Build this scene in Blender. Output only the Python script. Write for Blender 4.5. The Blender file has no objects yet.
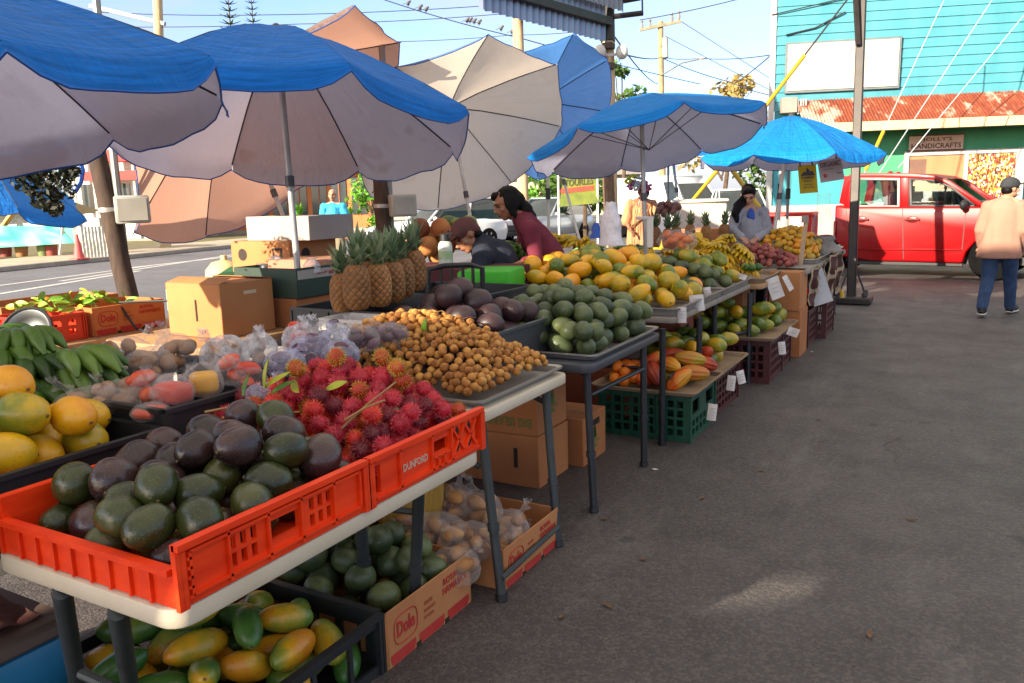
import bpy, bmesh, math, random
import numpy as np
from mathutils import Vector, Matrix, Euler, noise
random.seed(11); RNG = np.random.default_rng(11)
S = bpy.context.scene; COL = S.collection
rad = math.radians
# ------------------------------------------------------------------ camera
CAM_F, PITCH, ROLL, YAW, CAM_H = 793.19, 10.043, 1.584, 29.445, 1.513
def _cam_axes():
    y, p, r = rad(YAW), rad(PITCH), rad(ROLL)
    fw = Vector((-math.sin(y)*math.cos(p), math.cos(y)*math.cos(p), -math.sin(p)))
    rt = Vector((math.cos(y), math.sin(y), 0)); up = rt.cross(fw)
    return rt*math.cos(r)-up*math.sin(r), up*math.cos(r)+rt*math.sin(r), fw
RT, UP, FW = _cam_axes(); EYE = Vector((0, 0, CAM_H))
def ray(px, py): return FW + RT*((px-512)/CAM_F) - UP*((py-341.5)/CAM_F)
def D(px, py, d): return EYE + ray(px, py)*d
def P(px, py, z=0.0):
    v = ray(px, py); return EYE + v*((z-CAM_H)/v.z)
def on_plane(px, py, o, n):
    v = ray(px, py); return EYE + v*((Vector(o)-EYE).dot(n)/v.dot(n))
cd = bpy.data.cameras.new('camera'); cam = bpy.data.objects.new('camera', cd); COL.objects.link(cam)
cd.sensor_width = 36; cd.lens = CAM_F*36/1024; cd.clip_end = 2000; cd.clip_start = 0.05
M = Matrix((RT, UP, -FW)).transposed().to_4x4(); M.translation = EYE; cam.matrix_world = M
S.camera = cam
# ------------------------------------------------------------------ materials
def lin(h):
    if isinstance(h, str):
        h = h.lstrip('#'); c = [int(h[i:i+2], 16)/255 for i in (0, 2, 4)]
        return tuple((x/12.92 if x <= .04045 else ((x+.055)/1.055)**2.4) for x in c)
    return tuple(h)
class N:
    def __init__(s, name):
        s.m = bpy.data.materials.new(name); s.m.use_nodes = True; s.t = s.m.node_tree; s.t.nodes.clear()
        s.out = s.t.nodes.new('ShaderNodeOutputMaterial')
    def n(s, typ, **kw):
        nd = s.t.nodes.new('ShaderNode'+typ)
        for k, v in kw.items():
            if hasattr(nd, k): setattr(nd, k, v)
            else: nd.inputs[k.replace('_', ' ')].default_value = v
        return nd
    def l(s, a, b): s.t.links.new(a, b)
    def ramp(s, fac, stops, interp='LINEAR'):
        r = s.t.nodes.new('ShaderNodeValToRGB'); r.color_ramp.interpolation = interp
        e = r.color_ramp.elements
        while len(e) > 1: e.remove(e[0])
        e[0].position = stops[0][0]; e[0].color = (*lin(stops[0][1]), 1)
        for p, c in stops[1:]:
            x = e.new(p); x.color = (*lin(c), 1)
        s.l(fac, r.inputs[0]); return r.outputs[0]
    def noise(s, scale, detail=4, rough=.55, coord='Object', stretch=None, vec=None):
        if vec is None:
            tc = s.n('TexCoord'); vec = tc.outputs[coord]
        if stretch:
            mp = s.n('Mapping'); mp.inputs['Scale'].default_value = stretch; s.l(vec, mp.inputs[0]); vec = mp.outputs[0]
        x = s.n('TexNoise'); x.inputs['Scale'].default_value = scale; x.inputs['Detail'].default_value = detail; x.inputs['Roughness'].default_value = rough
        s.l(vec, x.inputs['Vector']); return x.outputs['Fac']
    def math(s, op, a, b=None):
        x = s.n('Math', operation=op)
        for i, v in enumerate((a, b)):
            if v is None: continue
            if isinstance(v, (int, float)): x.inputs[i].default_value = v
            else: s.l(v, x.inputs[i])
        return x.outputs[0]
    def mixc(s, f, a, b, mode='MIX'):
        x = s.n('Mix', data_type='RGBA', blend_type=mode)
        for i, v in ((0, f), (6, a), (7, b)):
            if isinstance(v, (int, float)): x.inputs[i].default_value = v
            elif isinstance(v, (tuple, str)): x.inputs[i].default_value = (*lin(v), 1)
            else: s.l(v, x.inputs[i])
        return x.outputs[2]
    def bsdf(s, col, rough=.6, metal=0, bump=None, bstr=.3, bdist=.01, spec=.5, coat=0, sss=0):
        b = s.n('BsdfPrincipled')
        if isinstance(col, (tuple, str)): b.inputs['Base Color'].default_value = (*lin(col), 1)
        else: s.l(col, b.inputs['Base Color'])
        if isinstance(rough, (int, float)): b.inputs['Roughness'].default_value = rough
        else: s.l(rough, b.inputs['Roughness'])
        b.inputs['Metallic'].default_value = metal; b.inputs['Specular IOR Level'].default_value = spec
        b.inputs['Coat Weight'].default_value = coat
        if bump is not None:
            u = s.n('Bump'); u.inputs['Strength'].default_value = bstr; u.inputs['Distance'].default_value = bdist
            s.l(bump, u.inputs['Height']); s.l(u.outputs[0], b.inputs['Normal'])
        s.l(b.outputs[0], s.out.inputs[0]); return b
_mc = {}
def mat(name, c1, c2=None, scale=6, rough=.6, metal=0, bump=0, bscale=60, rnd=0, detail=5, spec=.5, coat=0, stretch=None, coord='Object', bdist=.004):
    """general surface: two-tone noise, fine bump, per-object value shift"""
    if name in _mc: return _mc[name]
    n = N(name); c2 = c2 or c1
    f = n.noise(scale, detail, coord=coord, stretch=stretch)
    col = n.ramp(f, [(.3, c1), (.7, c2)])
    if rnd:
        oi = n.n('ObjectInfo'); h = n.n('HueSaturation')
        v = n.math('ADD', n.math('MULTIPLY', oi.outputs['Random'], rnd), 1-rnd/2)
        n.l(v, h.inputs['Value']); n.l(col, h.inputs['Color']); col = h.outputs[0]
    bp = n.noise(bscale, 3, coord=coord, stretch=stretch) if bump else None
    n.bsdf(col, rough, metal, bp, bump, bdist, spec, coat); _mc[name] = n.m; return n.m
def fruit_mat(name, stops, scale=7, na=1.0, axis=0.0, rndw=.3, rough=.4, bump=.05, bscale=80, coat=0, specks=None, off=0.0, detail=4, axn='Z', spec=.5, low=None):
    if name in _mc: return _mc[name]
    n = N(name); oi = n.n('ObjectInfo'); tc = n.n('TexCoord')
    va = n.n('VectorMath', operation='ADD'); n.l(tc.outputs['Object'], va.inputs[0])
    rv = n.n('CombineXYZ'); r10 = n.math('MULTIPLY', oi.outputs['Random'], 37.0)
    for i in range(3): n.l(r10, rv.inputs[i])
    n.l(rv.outputs[0], va.inputs[1])
    f = n.noise(scale, detail, vec=va.outputs[0])
    f = n.math('ADD', n.math('MULTIPLY', n.math('SUBTRACT', f, .5), na*1.6), .5+off)
    f = n.math('ADD', f, n.math('MULTIPLY', n.math('SUBTRACT', oi.outputs['Random'], .5), rndw))
    if axis:
        sx = n.n('SeparateXYZ'); n.l(tc.outputs['Object'], sx.inputs[0])
        f = n.math('ADD', f, n.math('MULTIPLY', sx.outputs[axn], axis))
    col = n.ramp(f, stops)
    if specks:
        sc, amt, sc_col = specks
        w = n.n('TexVoronoi'); w.inputs['Scale'].default_value = sc; n.l(va.outputs[0], w.inputs['Vector'])
        m = n.math('MULTIPLY', n.math('LESS_THAN', w.outputs['Distance'], .22), amt)
        col = n.mixc(m, col, sc_col)
    bp = n.noise(bscale, 3, vec=va.outputs[0])
    n.bsdf(col, rough, 0, bp, bump, .003, spec, coat); _mc[name] = n.m; return n.m
# ------------------------------------------------------------------ mesh builder
def Rz(a): return Matrix.Rotation(a, 3, 'Z')
class MB:
    def __init__(s): s.v = []; s.f = []; s.mi = []; s.m = 0
    def add(s, vs, fs):
        b = len(s.v); s.v += [tuple(v) for v in vs]
        for f in fs: s.f.append([b+i for i in f]); s.mi.append(s.m)
        return s
    def box(s, c, d, rot=None):
        x, y, z = d[0]/2, d[1]/2, d[2]/2
        vs = [Vector((a*x, b*y, e*z)) for e in (-1, 1) for b in (-1, 1) for a in (-1, 1)]
        if rot is not None: vs = [rot @ v for v in vs]
        c = Vector(c)
        return s.add([v+c for v in vs], [(0,2,3,1),(4,5,7,6),(0,1,5,4),(2,6,7,3),(0,4,6,2),(1,3,7,5)])
    def bb(s, x0, x1, y0, y1, z0, z1): return s.box(((x0+x1)/2, (y0+y1)/2, (z0+z1)/2), (x1-x0, y1-y0, z1-z0))
    def bar(s, p, q, w, h, up=(0,0,1)):
        p, q = Vector(p), Vector(q); d = (q-p); L = d.length; d.normalize(); up = Vector(up)
        a = d.cross(up)
        if a.length < 1e-4: a = d.cross(Vector((1, 0, 0)))
        a.normalize(); b = a.cross(d)
        return s.box((p+q)/2, (w, L, h), Matrix((a, d, b)).transposed())
    def tube(s, pts, r, n=8, cap=True):
        pts = [Vector(p) for p in pts]; rs = r if isinstance(r, (list, tuple)) else [r]*len(pts)
        vs = []; fs = []; pa = None
        for i, p in enumerate(pts):
            t = (pts[min(i+1, len(pts)-1)]-pts[max(i-1, 0)]).normalized()
            if pa is None:
                a = t.cross(Vector((0, 0, 1)))
                if a.length < .05: a = t.cross(Vector((1, 0, 0)))
            else: a = pa - t*pa.dot(t)
            a.normalize(); pa = a; b = t.cross(a)
            for k in range(n):
                w = 2*math.pi*k/n; vs.append(p+(a*math.cos(w)+b*math.sin(w))*rs[i])
        for i in range(len(pts)-1):
            for k in range(n):
                k2 = (k+1) % n; fs.append((i*n+k, i*n+k2, (i+1)*n+k2, (i+1)*n+k))
        if cap: fs.append(tuple(range(n))[::-1]); fs.append(tuple((len(pts)-1)*n+k for k in range(n)))
        return s.add(vs, fs)
    def lathe(s, prof, n=16, mtx=None, fn=None):
        vs = []; fs = []
        for (r, z) in prof:
            for k in range(n):
                a = 2*math.pi*k/n; v = Vector((r*math.cos(a), r*math.sin(a), z))
                if fn: v = fn(v, a, r, z)
                vs.append(mtx @ v if mtx is not None else v)
        for i in range(len(prof)-1):
            for k in range(n):
                k2 = (k+1) % n; fs.append((i*n+k, i*n+k2, (i+1)*n+k2, (i+1)*n+k))
        if prof[0][0] > 1e-5: fs.append(tuple(range(n))[::-1])
        if prof[-1][0] > 1e-5: fs.append(tuple((len(prof)-1)*n+k for k in range(n)))
        return s.add(vs, fs)
    def ball(s, c, r, nu=12, nv=8, rot=None, fn=None):
        r = (r, r, r) if isinstance(r, (int, float)) else r; c = Vector(c); vs = []; fs = []
        def pt(th, ph):
            v = Vector((r[0]*math.sin(th)*math.cos(ph), r[1]*math.sin(th)*math.sin(ph), r[2]*math.cos(th)))
            if fn: v = fn(v)
            if rot is not None: v = rot @ v
            return v+c
        vs.append(pt(0, 0))
        for i in range(1, nv):
            for k in range(nu): vs.append(pt(math.pi*i/nv, 2*math.pi*k/nu))
        vs.append(pt(math.pi, 0)); L = len(vs)-1
        for k in range(nu):
            k2 = (k+1) % nu
            fs.append((0, 1+k, 1+k2)); fs.append((L, L-nu+k2, L-nu+k))
            for i in range(nv-2):
                a = 1+i*nu; fs.append((a+k, a+nu+k, a+nu+k2, a+k2))
        return s.add(vs, fs)
    def poly(s, pts): return s.add(pts, [tuple(range(len(pts)))])
    def prism(s, pts, off):
        off = Vector(off); k = len(pts); a = [Vector(p) for p in pts]; b = [p+off for p in a]
        return s.add(a+b, [tuple(range(k))[::-1], tuple(range(k, 2*k))]+[(i, (i+1) % k, k+(i+1) % k, k+i) for i in range(k)])
    def grid(s, fn, nu, nv):
        vs = [fn(i/nu, j/nv) for j in range(nv+1) for i in range(nu+1)]
        return s.add(vs, [(j*(nu+1)+i, j*(nu+1)+i+1, (j+1)*(nu+1)+i+1, (j+1)*(nu+1)+i) for j in range(nv) for i in range(nu)])
    def mesh(s, me, mtx):
        return s.add([mtx @ v.co for v in me.vertices], [tuple(p.vertices) for p in me.polygons])
    def data(s, name, mats, bevel=0, smooth=40, seg=1, fixn=True):
        me = bpy.data.meshes.new(name); me.from_pydata(s.v, [], s.f); 
        for m in (mats if isinstance(mats, (list, tuple)) else [mats]): me.materials.append(m)
        me.polygons.foreach_set('material_index', s.mi)
        if bevel or fixn:
            bm = bmesh.new(); bm.from_mesh(me)
            if fixn: bmesh.ops.recalc_face_normals(bm, faces=bm.faces)
            if bevel:
                ed = [e for e in bm.edges if len(e.link_faces) == 2 and e.calc_face_angle(0) > .6]
                bmesh.ops.bevel(bm, geom=ed, offset=bevel, segments=seg, affect='EDGES', profile=.5, clamp_overlap=True)
            bm.to_mesh(me); bm.free()
        if smooth:
            me.polygons.foreach_set('use_smooth', [True]*len(me.polygons)); me.set_sharp_from_angle(angle=rad(smooth))
        me.update(); return me
    def build(s, name, mats, parent=None, local=False, bevel=0, smooth=40, seg=1, origin=None, fixn=True):
        """link as ONE object. Coordinates are world ones unless local"""
        if parent is not None and not local:
            inv = chain(parent).inverted(); s.v = [tuple(inv @ Vector(v)) for v in s.v]
        o0 = Vector((0, 0, 0))
        if parent is None and not local:
            a = np.array(s.v); o0 = Vector(origin) if origin is not None else Vector((float((a[:,0].min()+a[:,0].max())/2), float((a[:,1].min()+a[:,1].max())/2), float(a[:,2].min())))
            s.v = [tuple(Vector(v)-o0) for v in s.v]
        o = bpy.data.objects.new(name, s.data(name, mats, bevel, smooth, seg, fixn)); COL.objects.link(o)
        if parent is not None: o.parent = parent
        else: o.location = o0
        return o
def chain(o):
    m = Matrix.LocRotScale(o.location, o.rotation_euler, o.scale)
    return chain(o.parent) @ m if o.parent else m
def tag(o, label, cat, group=None):
    o['label'] = label; o['category'] = cat
    if group: o['group'] = group
    return o
def thing(name, label, cat, loc=(0, 0, 0), rz=0, group=None):
    o = bpy.data.objects.new(name, None); COL.objects.link(o); o.location = loc; o.rotation_euler = (0, 0, rz)
    o.empty_display_size = .1; return tag(o, label, cat, group)
def struct(o, kind='structure'): o['kind'] = kind; return o
def put(name, me, loc, rot=None, label='', cat='', group=None, scale=1, parent=None):
    o = bpy.data.objects.new(name, me); COL.objects.link(o); o.location = loc
    if rot is not None: o.rotation_euler = rot.to_euler() if isinstance(rot, Matrix) else rot
    o.scale = (scale,)*3 if isinstance(scale, (int, float)) else scale
    if parent is not None: o.parent = parent
    elif label: tag(o, label, cat, group)
    return o
_tc = {}
def text_mesh(txt, bold=0.0):
    k = (txt, bold)
    if k not in _tc:
        cu = bpy.data.curves.new('lettering', 'FONT'); cu.body = txt; cu.align_x = 'CENTER'; cu.align_y = 'CENTER'; cu.offset = bold; cu.resolution_u = 2
        cu.extrude = .01
        ob = bpy.data.objects.new('lettering', cu); COL.objects.link(ob)
        dg = bpy.context.evaluated_depsgraph_get(); me = bpy.data.meshes.new_from_object(ob.evaluated_get(dg))
        bpy.data.objects.remove(ob); _tc[k] = me
    return _tc[k]
def write(mb, txt, c, right, up, h, width=None, bold=.01):
    """lettering laid on a face: c centre, right/up unit directions, h letter height"""
    me = text_mesh(txt, bold); r = Vector(right).normalized(); u = Vector(up).normalized(); nn = r.cross(u)
    xs = [v.co.x for v in me.vertices]; ys = [v.co.y for v in me.vertices]; w = max(xs)-min(xs); hh = max(ys)-min(ys)
    sy = h/hh; sx = (width/w) if width else sy
    m = Matrix((r*sx, u*sy, nn*.06)).transposed().to_4x4(); m.translation = Vector(c)-r*sx*(max(xs)+min(xs))/2-u*sy*(max(ys)+min(ys))/2
    mb.mesh(me, m)
# ------------------------------------------------------------------ piles of fruit
MRAD = {'pap': .060, 'papr': .063, 'papg': .0615, 'avp': .0485, 'avg': .0465}
class Heap:
    def __init__(s): s.s = np.zeros((0, 4)); s.items = []
    def fill(s, inside, H, floor, shapes, nmax, tries=26, gap=.97, layer=None, tilt=.25):
        """drop items (dicts: r, half) one by one on the heap till it reaches the height H(x,y)"""
        x0, x1, y0, y1 = inside[:4]; test = inside[4] if len(inside) > 4 else None
        fails = 0
        while len(s.items) < nmax and fails < 12:
            sh = shapes[int(RNG.integers(len(shapes)))]; r = sh['r']*RNG.uniform(.92, 1.08); half = sh.get('half', 0)*r/sh['r']
            best = None
            for t in range(tries):
                x, y = RNG.uniform(x0+r*.9, x1-r*.9), RNG.uniform(y0+r*.9, y1-r*.9)
                if test and not test(x, y): continue
                az = RNG.uniform(0, 6.283); el = RNG.normal()*tilt if half else 0
                d = np.array([math.cos(az)*math.cos(el), math.sin(az)*math.cos(el), math.sin(el)])
                offs = [d*q for q in ((-half, 0, half) if half else (0,))]
                h = H(x, y); fl = floor(x, y) if callable(floor) else floor
                if layer: fl = max(fl, h-layer)
                z = max(fl+r-o[2] for o in offs)
                if any(not (x0 <= x+o[0] <= x1 and y0 <= y+o[1] <= y1) for o in offs): continue
                if len(s.s):
                    for o in offs:
                        dx = s.s[:, 0]-(x+o[0]); dy = s.s[:, 1]-(y+o[1]); rr = (s.s[:, 3]+r)*gap
                        q = rr*rr-dx*dx-dy*dy; k = q > 0
                        if k.any(): z = max(z, float((s.s[k, 2]+np.sqrt(q[k])).max())-o[2])
                c = z-h
                if best is None or c < best[0]: best = (c, x, y, z, d, offs, r, sh, az, el)
            if best is None or best[0] > r*.1: fails += 1; continue
            c, x, y, z, d, offs, r, sh, az, el = best
            s.s = np.vstack([s.s]+[[x+o[0], y+o[1], z+o[2], r] for o in offs])
            s.items.append((Vector((x, y, z)), Vector(d), r, sh)); fails = 0
        return s.items
def along(d, roll=None):
    """rotation taking local Z to d with a random roll"""
    return (Vector(d).to_track_quat('Z', 'Y').to_matrix() @ Rz(RNG.uniform(0, 6.28) if roll is None else roll))
def heap_fruit(items, name, meshes, label, cat, group, scale_by='r'):
    out = []
    for (loc, d, r, sh) in items:
        me = meshes[int(RNG.integers(len(meshes)))] if not sh.get('me') else sh['me'][int(RNG.integers(len(sh['me'])))]
        lab = label(loc, sh) if callable(label) else label
        out.append(put(sh.get('name') or name, me, loc, along(d if RNG.random() < .5 else -d), lab, cat if isinstance(cat, str) else cat(sh), group if isinstance(group, str) else group(sh), r/MRAD.get(sh.get('key'), sh['r'])))
    return out
# ------------------------------------------------------------------ light
SUN_EL = rad(20); SUN_H = Vector((-.30, -.954, 0)).normalized()
SUN_DIR = Vector((SUN_H.x*math.cos(SUN_EL), SUN_H.y*math.cos(SUN_EL), math.sin(SUN_EL)))
sl = bpy.data.lights.new('sun', 'SUN'); sl.energy = 5.0; sl.angle = rad(.5); sl.color = (1.0, .86, .66)
so = bpy.data.objects.new('sun', sl); COL.objects.link(so); so.rotation_euler = SUN_DIR.to_track_quat('Z', 'Y').to_euler()
so.location = (-5, -15, 12)
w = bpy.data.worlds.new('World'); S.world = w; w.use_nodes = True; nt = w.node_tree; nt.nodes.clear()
sk = nt.nodes.new('ShaderNodeTexSky'); sk.sky_type = 'NISHITA'; sk.sun_disc = False; sk.sun_elevation = SUN_EL
sk.sun_rotation = math.atan2(SUN_DIR.x, SUN_DIR.y); sk.air_density = 1.0; sk.dust_density = 1.2; sk.ozone_density = 1.0
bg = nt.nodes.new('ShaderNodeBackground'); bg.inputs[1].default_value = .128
ow = nt.nodes.new('ShaderNodeOutputWorld'); tc = nt.nodes.new('ShaderNodeTexCoord')
mp = nt.nodes.new('ShaderNodeMapping'); mp.inputs['Scale'].default_value = (1.2, 1.2, 3.6); mp.inputs['Location'].default_value = (3.1, .4, 0)
nz = nt.nodes.new('ShaderNodeTexNoise'); nz.inputs['Scale'].default_value = 1.7; nz.inputs['Detail'].default_value = 7; nz.inputs['Roughness'].default_value = .58
rp = nt.nodes.new('ShaderNodeValToRGB'); rp.color_ramp.elements[0].position = .44; rp.color_ramp.elements[1].position = .74
mx = nt.nodes.new('ShaderNodeMix'); mx.data_type = 'RGBA'
mx.inputs[7].default_value = (2.3, 2.3, 2.6, 1)
nt.links.new(tc.outputs['Generated'], mp.inputs[0]); nt.links.new(mp.outputs[0], nz.inputs['Vector']); nt.links.new(nz.outputs['Fac'], rp.inputs[0])
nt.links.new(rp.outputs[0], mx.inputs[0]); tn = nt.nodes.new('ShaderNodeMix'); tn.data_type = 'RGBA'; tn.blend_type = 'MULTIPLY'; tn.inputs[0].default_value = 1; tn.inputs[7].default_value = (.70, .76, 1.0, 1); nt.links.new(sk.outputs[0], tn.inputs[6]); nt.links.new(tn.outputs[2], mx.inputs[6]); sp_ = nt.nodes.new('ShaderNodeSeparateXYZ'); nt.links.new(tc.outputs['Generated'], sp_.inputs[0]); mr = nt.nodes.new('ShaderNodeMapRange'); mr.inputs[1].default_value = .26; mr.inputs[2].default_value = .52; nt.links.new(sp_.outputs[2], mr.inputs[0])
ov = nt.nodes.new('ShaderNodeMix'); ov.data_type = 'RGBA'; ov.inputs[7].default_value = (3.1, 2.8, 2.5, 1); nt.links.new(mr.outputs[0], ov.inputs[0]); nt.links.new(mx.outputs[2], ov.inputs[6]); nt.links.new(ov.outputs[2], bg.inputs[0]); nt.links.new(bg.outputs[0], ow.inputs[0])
vs = S.view_settings; vs.view_transform = 'Standard'; vs.look = 'None'; vs.exposure = 1.52; vs.gamma = 1; vs.use_curve_mapping = False
S.cycles.max_bounces = 8; S.cycles.transparent_max_bounces = 16; S.cycles.use_denoising = True; S.cycles.caustics_reflective = False; S.cycles.caustics_refractive = False
S.cycles.sample_clamp_indirect = 6
# ------------------------------------------------------------------ ground
def asphalt(name, dark, light, agg=1.0, big=.6):
    n = N(name)
    f1 = n.noise(.45, 6, .6); f2 = n.noise(2.6, 5, .6); f3 = n.noise(95, 2, .6)
    col = n.ramp(f1, [(.32, dark), (.68, light)])
    col = n.mixc(n.math('MULTIPLY', n.ramp(f2, [(.45, '#000000'), (.75, '#ffffff')]), .35*big), col, '#1d1a1a')
    pale = n.ramp(n.noise(1.1, 6, .7, stretch=(1.6, .5, 1)), [(.52, '#000000'), (.72, '#ffffff')])
    col = n.mixc(n.math('MULTIPLY', pale, .28*big), col, '#8a8682')
    v = n.n('TexVoronoi'); v.inputs['Scale'].default_value = 85; tcx = n.n('TexCoord'); n.l(tcx.outputs['Object'], v.inputs['Vector'])
    sv = n.n('SeparateColor'); n.l(v.outputs['Color'], sv.inputs[0])
    col = n.mixc(n.math('MULTIPLY', n.math('GREATER_THAN', sv.outputs[0], .72), .30*agg), col, '#8d8278')
    col = n.mixc(n.math('MULTIPLY', n.math('LESS_THAN', sv.outputs[0], .3), .45*agg), col, '#0e0d0e')
    ck = n.n('TexVoronoi', feature='DISTANCE_TO_EDGE'); ck.inputs['Scale'].default_value = .42
    wv = n.n('VectorMath', operation='ADD'); n.l(tcx.outputs['Object'], wv.inputs[0]); nn_ = n.n('TexNoise'); nn_.inputs['Scale'].default_value = 2.2; nn_.inputs['Detail'].default_value = 5; n.l(tcx.outputs['Object'], nn_.inputs['Vector']); vm = n.n('VectorMath', operation='SCALE'); vm.inputs['Scale'].default_value = .9; n.l(nn_.outputs['Color'], vm.inputs[0]); n.l(vm.outputs[0], wv.inputs[1]); n.l(wv.outputs[0], ck.inputs['Vector'])
    crk = n.math('MULTIPLY', n.math('LESS_THAN', ck.outputs['Distance'], .0045), n.ramp(n.noise(.35, 3), [(.5, '#000000'), (.6, '#ffffff')])); col = n.mixc(n.math('MULTIPLY', crk, .55), col, '#151313')
    spot = n.ramp(n.noise(5.5, 2, .4), [(.70, '#000000'), (.76, '#ffffff')]); col = n.mixc(n.math('MULTIPLY', spot, .5*big), col, '#171414')
    hgt = n.math('ADD', n.math('MULTIPLY', f3, .7), n.math('MULTIPLY', v.outputs['Distance'], -.6))
    ro = n.math('ADD', n.math('MULTIPLY', f2, .3), .5)
    n.bsdf(col, ro, 0, hgt, .65, .006, .5); return n.m
M_asph = asphalt('asphalt', '#3d3838', '#524c4c', .40, 1.0); M_road = asphalt('road_asphalt', '#5a5a61', '#6c6c74', .4, .4)
gb = MB(); gb.add([(-900, -900, 0), (900, -900, 0), (900, 900, 0), (-900, 900, 0)], [(0, 1, 2, 3)]); struct(gb.build('ground', M_asph, local=True, smooth=0))
rd = Vector((-.22, .975, 0)).normalized(); rn = Vector((.975, .22, 0)).normalized()   # along the street / towards the market
ro_ = Vector((-23.6, 17, 0))
def strip(name, m, a, b, s0, s1, z, h=0):
    q = [ro_+rn*a+rd*s0, ro_+rn*b+rd*s0, ro_+rn*b+rd*s1, ro_+rn*a+rd*s1]
    mb = MB(); q = [Vector((p.x, p.y, z)) for p in q]
    if h: mb.prism([p-Vector((0, 0, h)) for p in q], (0, 0, h))
    else: mb.poly(q)
    return struct(mb.build(name, m, bevel=.02 if h else 0, smooth=0))
M_conc = mat('concrete', '#8d857a', '#a59c90', 3, .85, bump=.25, bscale=40)
strip('road', M_road, 0, 12.2, -45, 160, .004)
strip('kerb', M_conc, -.35, 0, -45, 160, .14, .14)
strip('sidewalk', mat('sidewalk_concrete', '#9c8f7c', '#b3a592', 1.5, .9, bump=.2, bscale=30), -3.6, -.352, -45, 160, .13, .13)
strip('lawn', mat('verge_soil', '#5b5336', '#6f6a44', 2, .95, bump=.5, bscale=20), -60, -3.61, -45, 160, .06)
M_line = mat('road_paint', '#c9c7c2', '#a9a8a6', 9, .7, bump=.2, bscale=70)
lm = MB()
for (a, b, wd) in ((P(-60, 304), P(140, 271), .18), (P(-40, 291), P(150, 266), .16), (P(60, 281.5), P(330, 240), .16), (P(-60, 276), P(90, 262), .14), (P(130, 268), P(330, 246), .2)):
    a = Vector(a); b = Vector(b); t = (b-a).normalized(); s_ = Vector((-t.y, t.x, 0))*wd/2
    lm.poly([(p.x, p.y, .008+.0005*wd) for p in (a-s_, b-s_, b+s_, a+s_)])
struct(lm.build('road_marking', M_line, smooth=0))
# ------------------------------------------------------------------ umbrellas
def fabric(name, outer, inner, transl=.3, tcol=None, streak=.35, stain='#9a7a5c', staina=.0):
    n = N(name); g = n.n('NewGeometry'); tcx = n.n('TexCoord')
    s1 = n.noise(1.0, 5, .65, vec=tcx.outputs['UV'], stretch=(2.5, 55, 1)); s2 = n.noise(3, 4, .6, vec=tcx.outputs['Object'])
    dk = tuple(x*.55 for x in lin(outer)); lt = tuple(min(1, x*1.5+.004) for x in lin(outer))
    oc = n.ramp(s1, [(.28, dk), (.5, outer), (.74, lt)]); oc = n.mixc(streak, outer, oc)
    oc = n.mixc(n.math('MULTIPLY', s2, .25), oc, tuple(min(1, x*1.35) for x in lin(outer)))
    inn = n.ramp(n.noise(2.2, 6, .6, vec=tcx.outputs['Object']), [(.3, tuple(x*.86 for x in lin(inner))), (.7, inner)])
    if staina:
        st = n.ramp(n.noise(2.6, 2, .45, vec=tcx.outputs['Object']), [(.60, '#000000'), (.645, '#ffffff')])
        inn = n.mixc(n.math('MULTIPLY', st, staina), inn, stain)
    col = n.mixc(g.outputs['Backfacing'], oc, inn)
    wr = n.math('ADD', n.noise(7, 3, .5, vec=tcx.outputs['Object'], stretch=(1, 1, .4)), n.math('MULTIPLY', n.noise(1.0, 4, .6, vec=tcx.outputs['UV'], stretch=(9, 2.5, 1)), .8))
    b = n.bsdf(col, .6, 0, wr, .9, .035, .2)
    tr = n.n('BsdfTranslucent'); n.l(n.mixc(g.outputs['Backfacing'], oc, tcol or outer), tr.inputs[0])
    mxs = n.n('MixShader'); mxs.inputs[0].default_value = transl
    n.l(b.outputs[0], mxs.inputs[1]); n.l(tr.outputs[0], mxs.inputs[2]); n.l(mxs.outputs[0], n.out.inputs[0]); return n.m
F_blue = fabric('blue_woven_canopy', '#0a70c8', '#c6c2ca', .36, '#a3a4bd', 1.0, staina=.55)
F_blue2 = fabric('bright_blue_canopy', '#1484d8', '#cac6ce', .36, '#a8acc8', .85, staina=.3)
F_sky = fabric('sky_blue_canopy', '#2a80da', '#8fa9d6', .4, '#5fa0ea', .5)
F_tan = fabric('tan_canopy', '#927a72', '#c8a08e', .42, '#d2a08a', .3)
F_grey = fabric('grey_white_canopy', '#6d86b0', '#d8cec8', .5, '#e0d2c4', .3, staina=.3)
M_alu = mat('pole_aluminium', '#b9b5ae', '#8f8b86', 3, .42, .35, rnd=0)
M_whitepole = mat('white_pole_paint', '#cfc9bf', '#a8a29a', 4, .5)
M_rib = mat('rib_metal', '#55524f', '#3c3a39', 8, .45, .4)
M_seam = mat('seam_tape', '#2c2c33', '#3a3940', 8, .8)
M_hem = mat('hem_tape_blue', '#0a4a94', '#0c56a8', 6, .7)
def nearer(prm, s): c = EYE+(Vector(prm[:3])-EYE)*s; return (c.x, c.y, c.z, prm[3]*s, *prm[4:])
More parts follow.
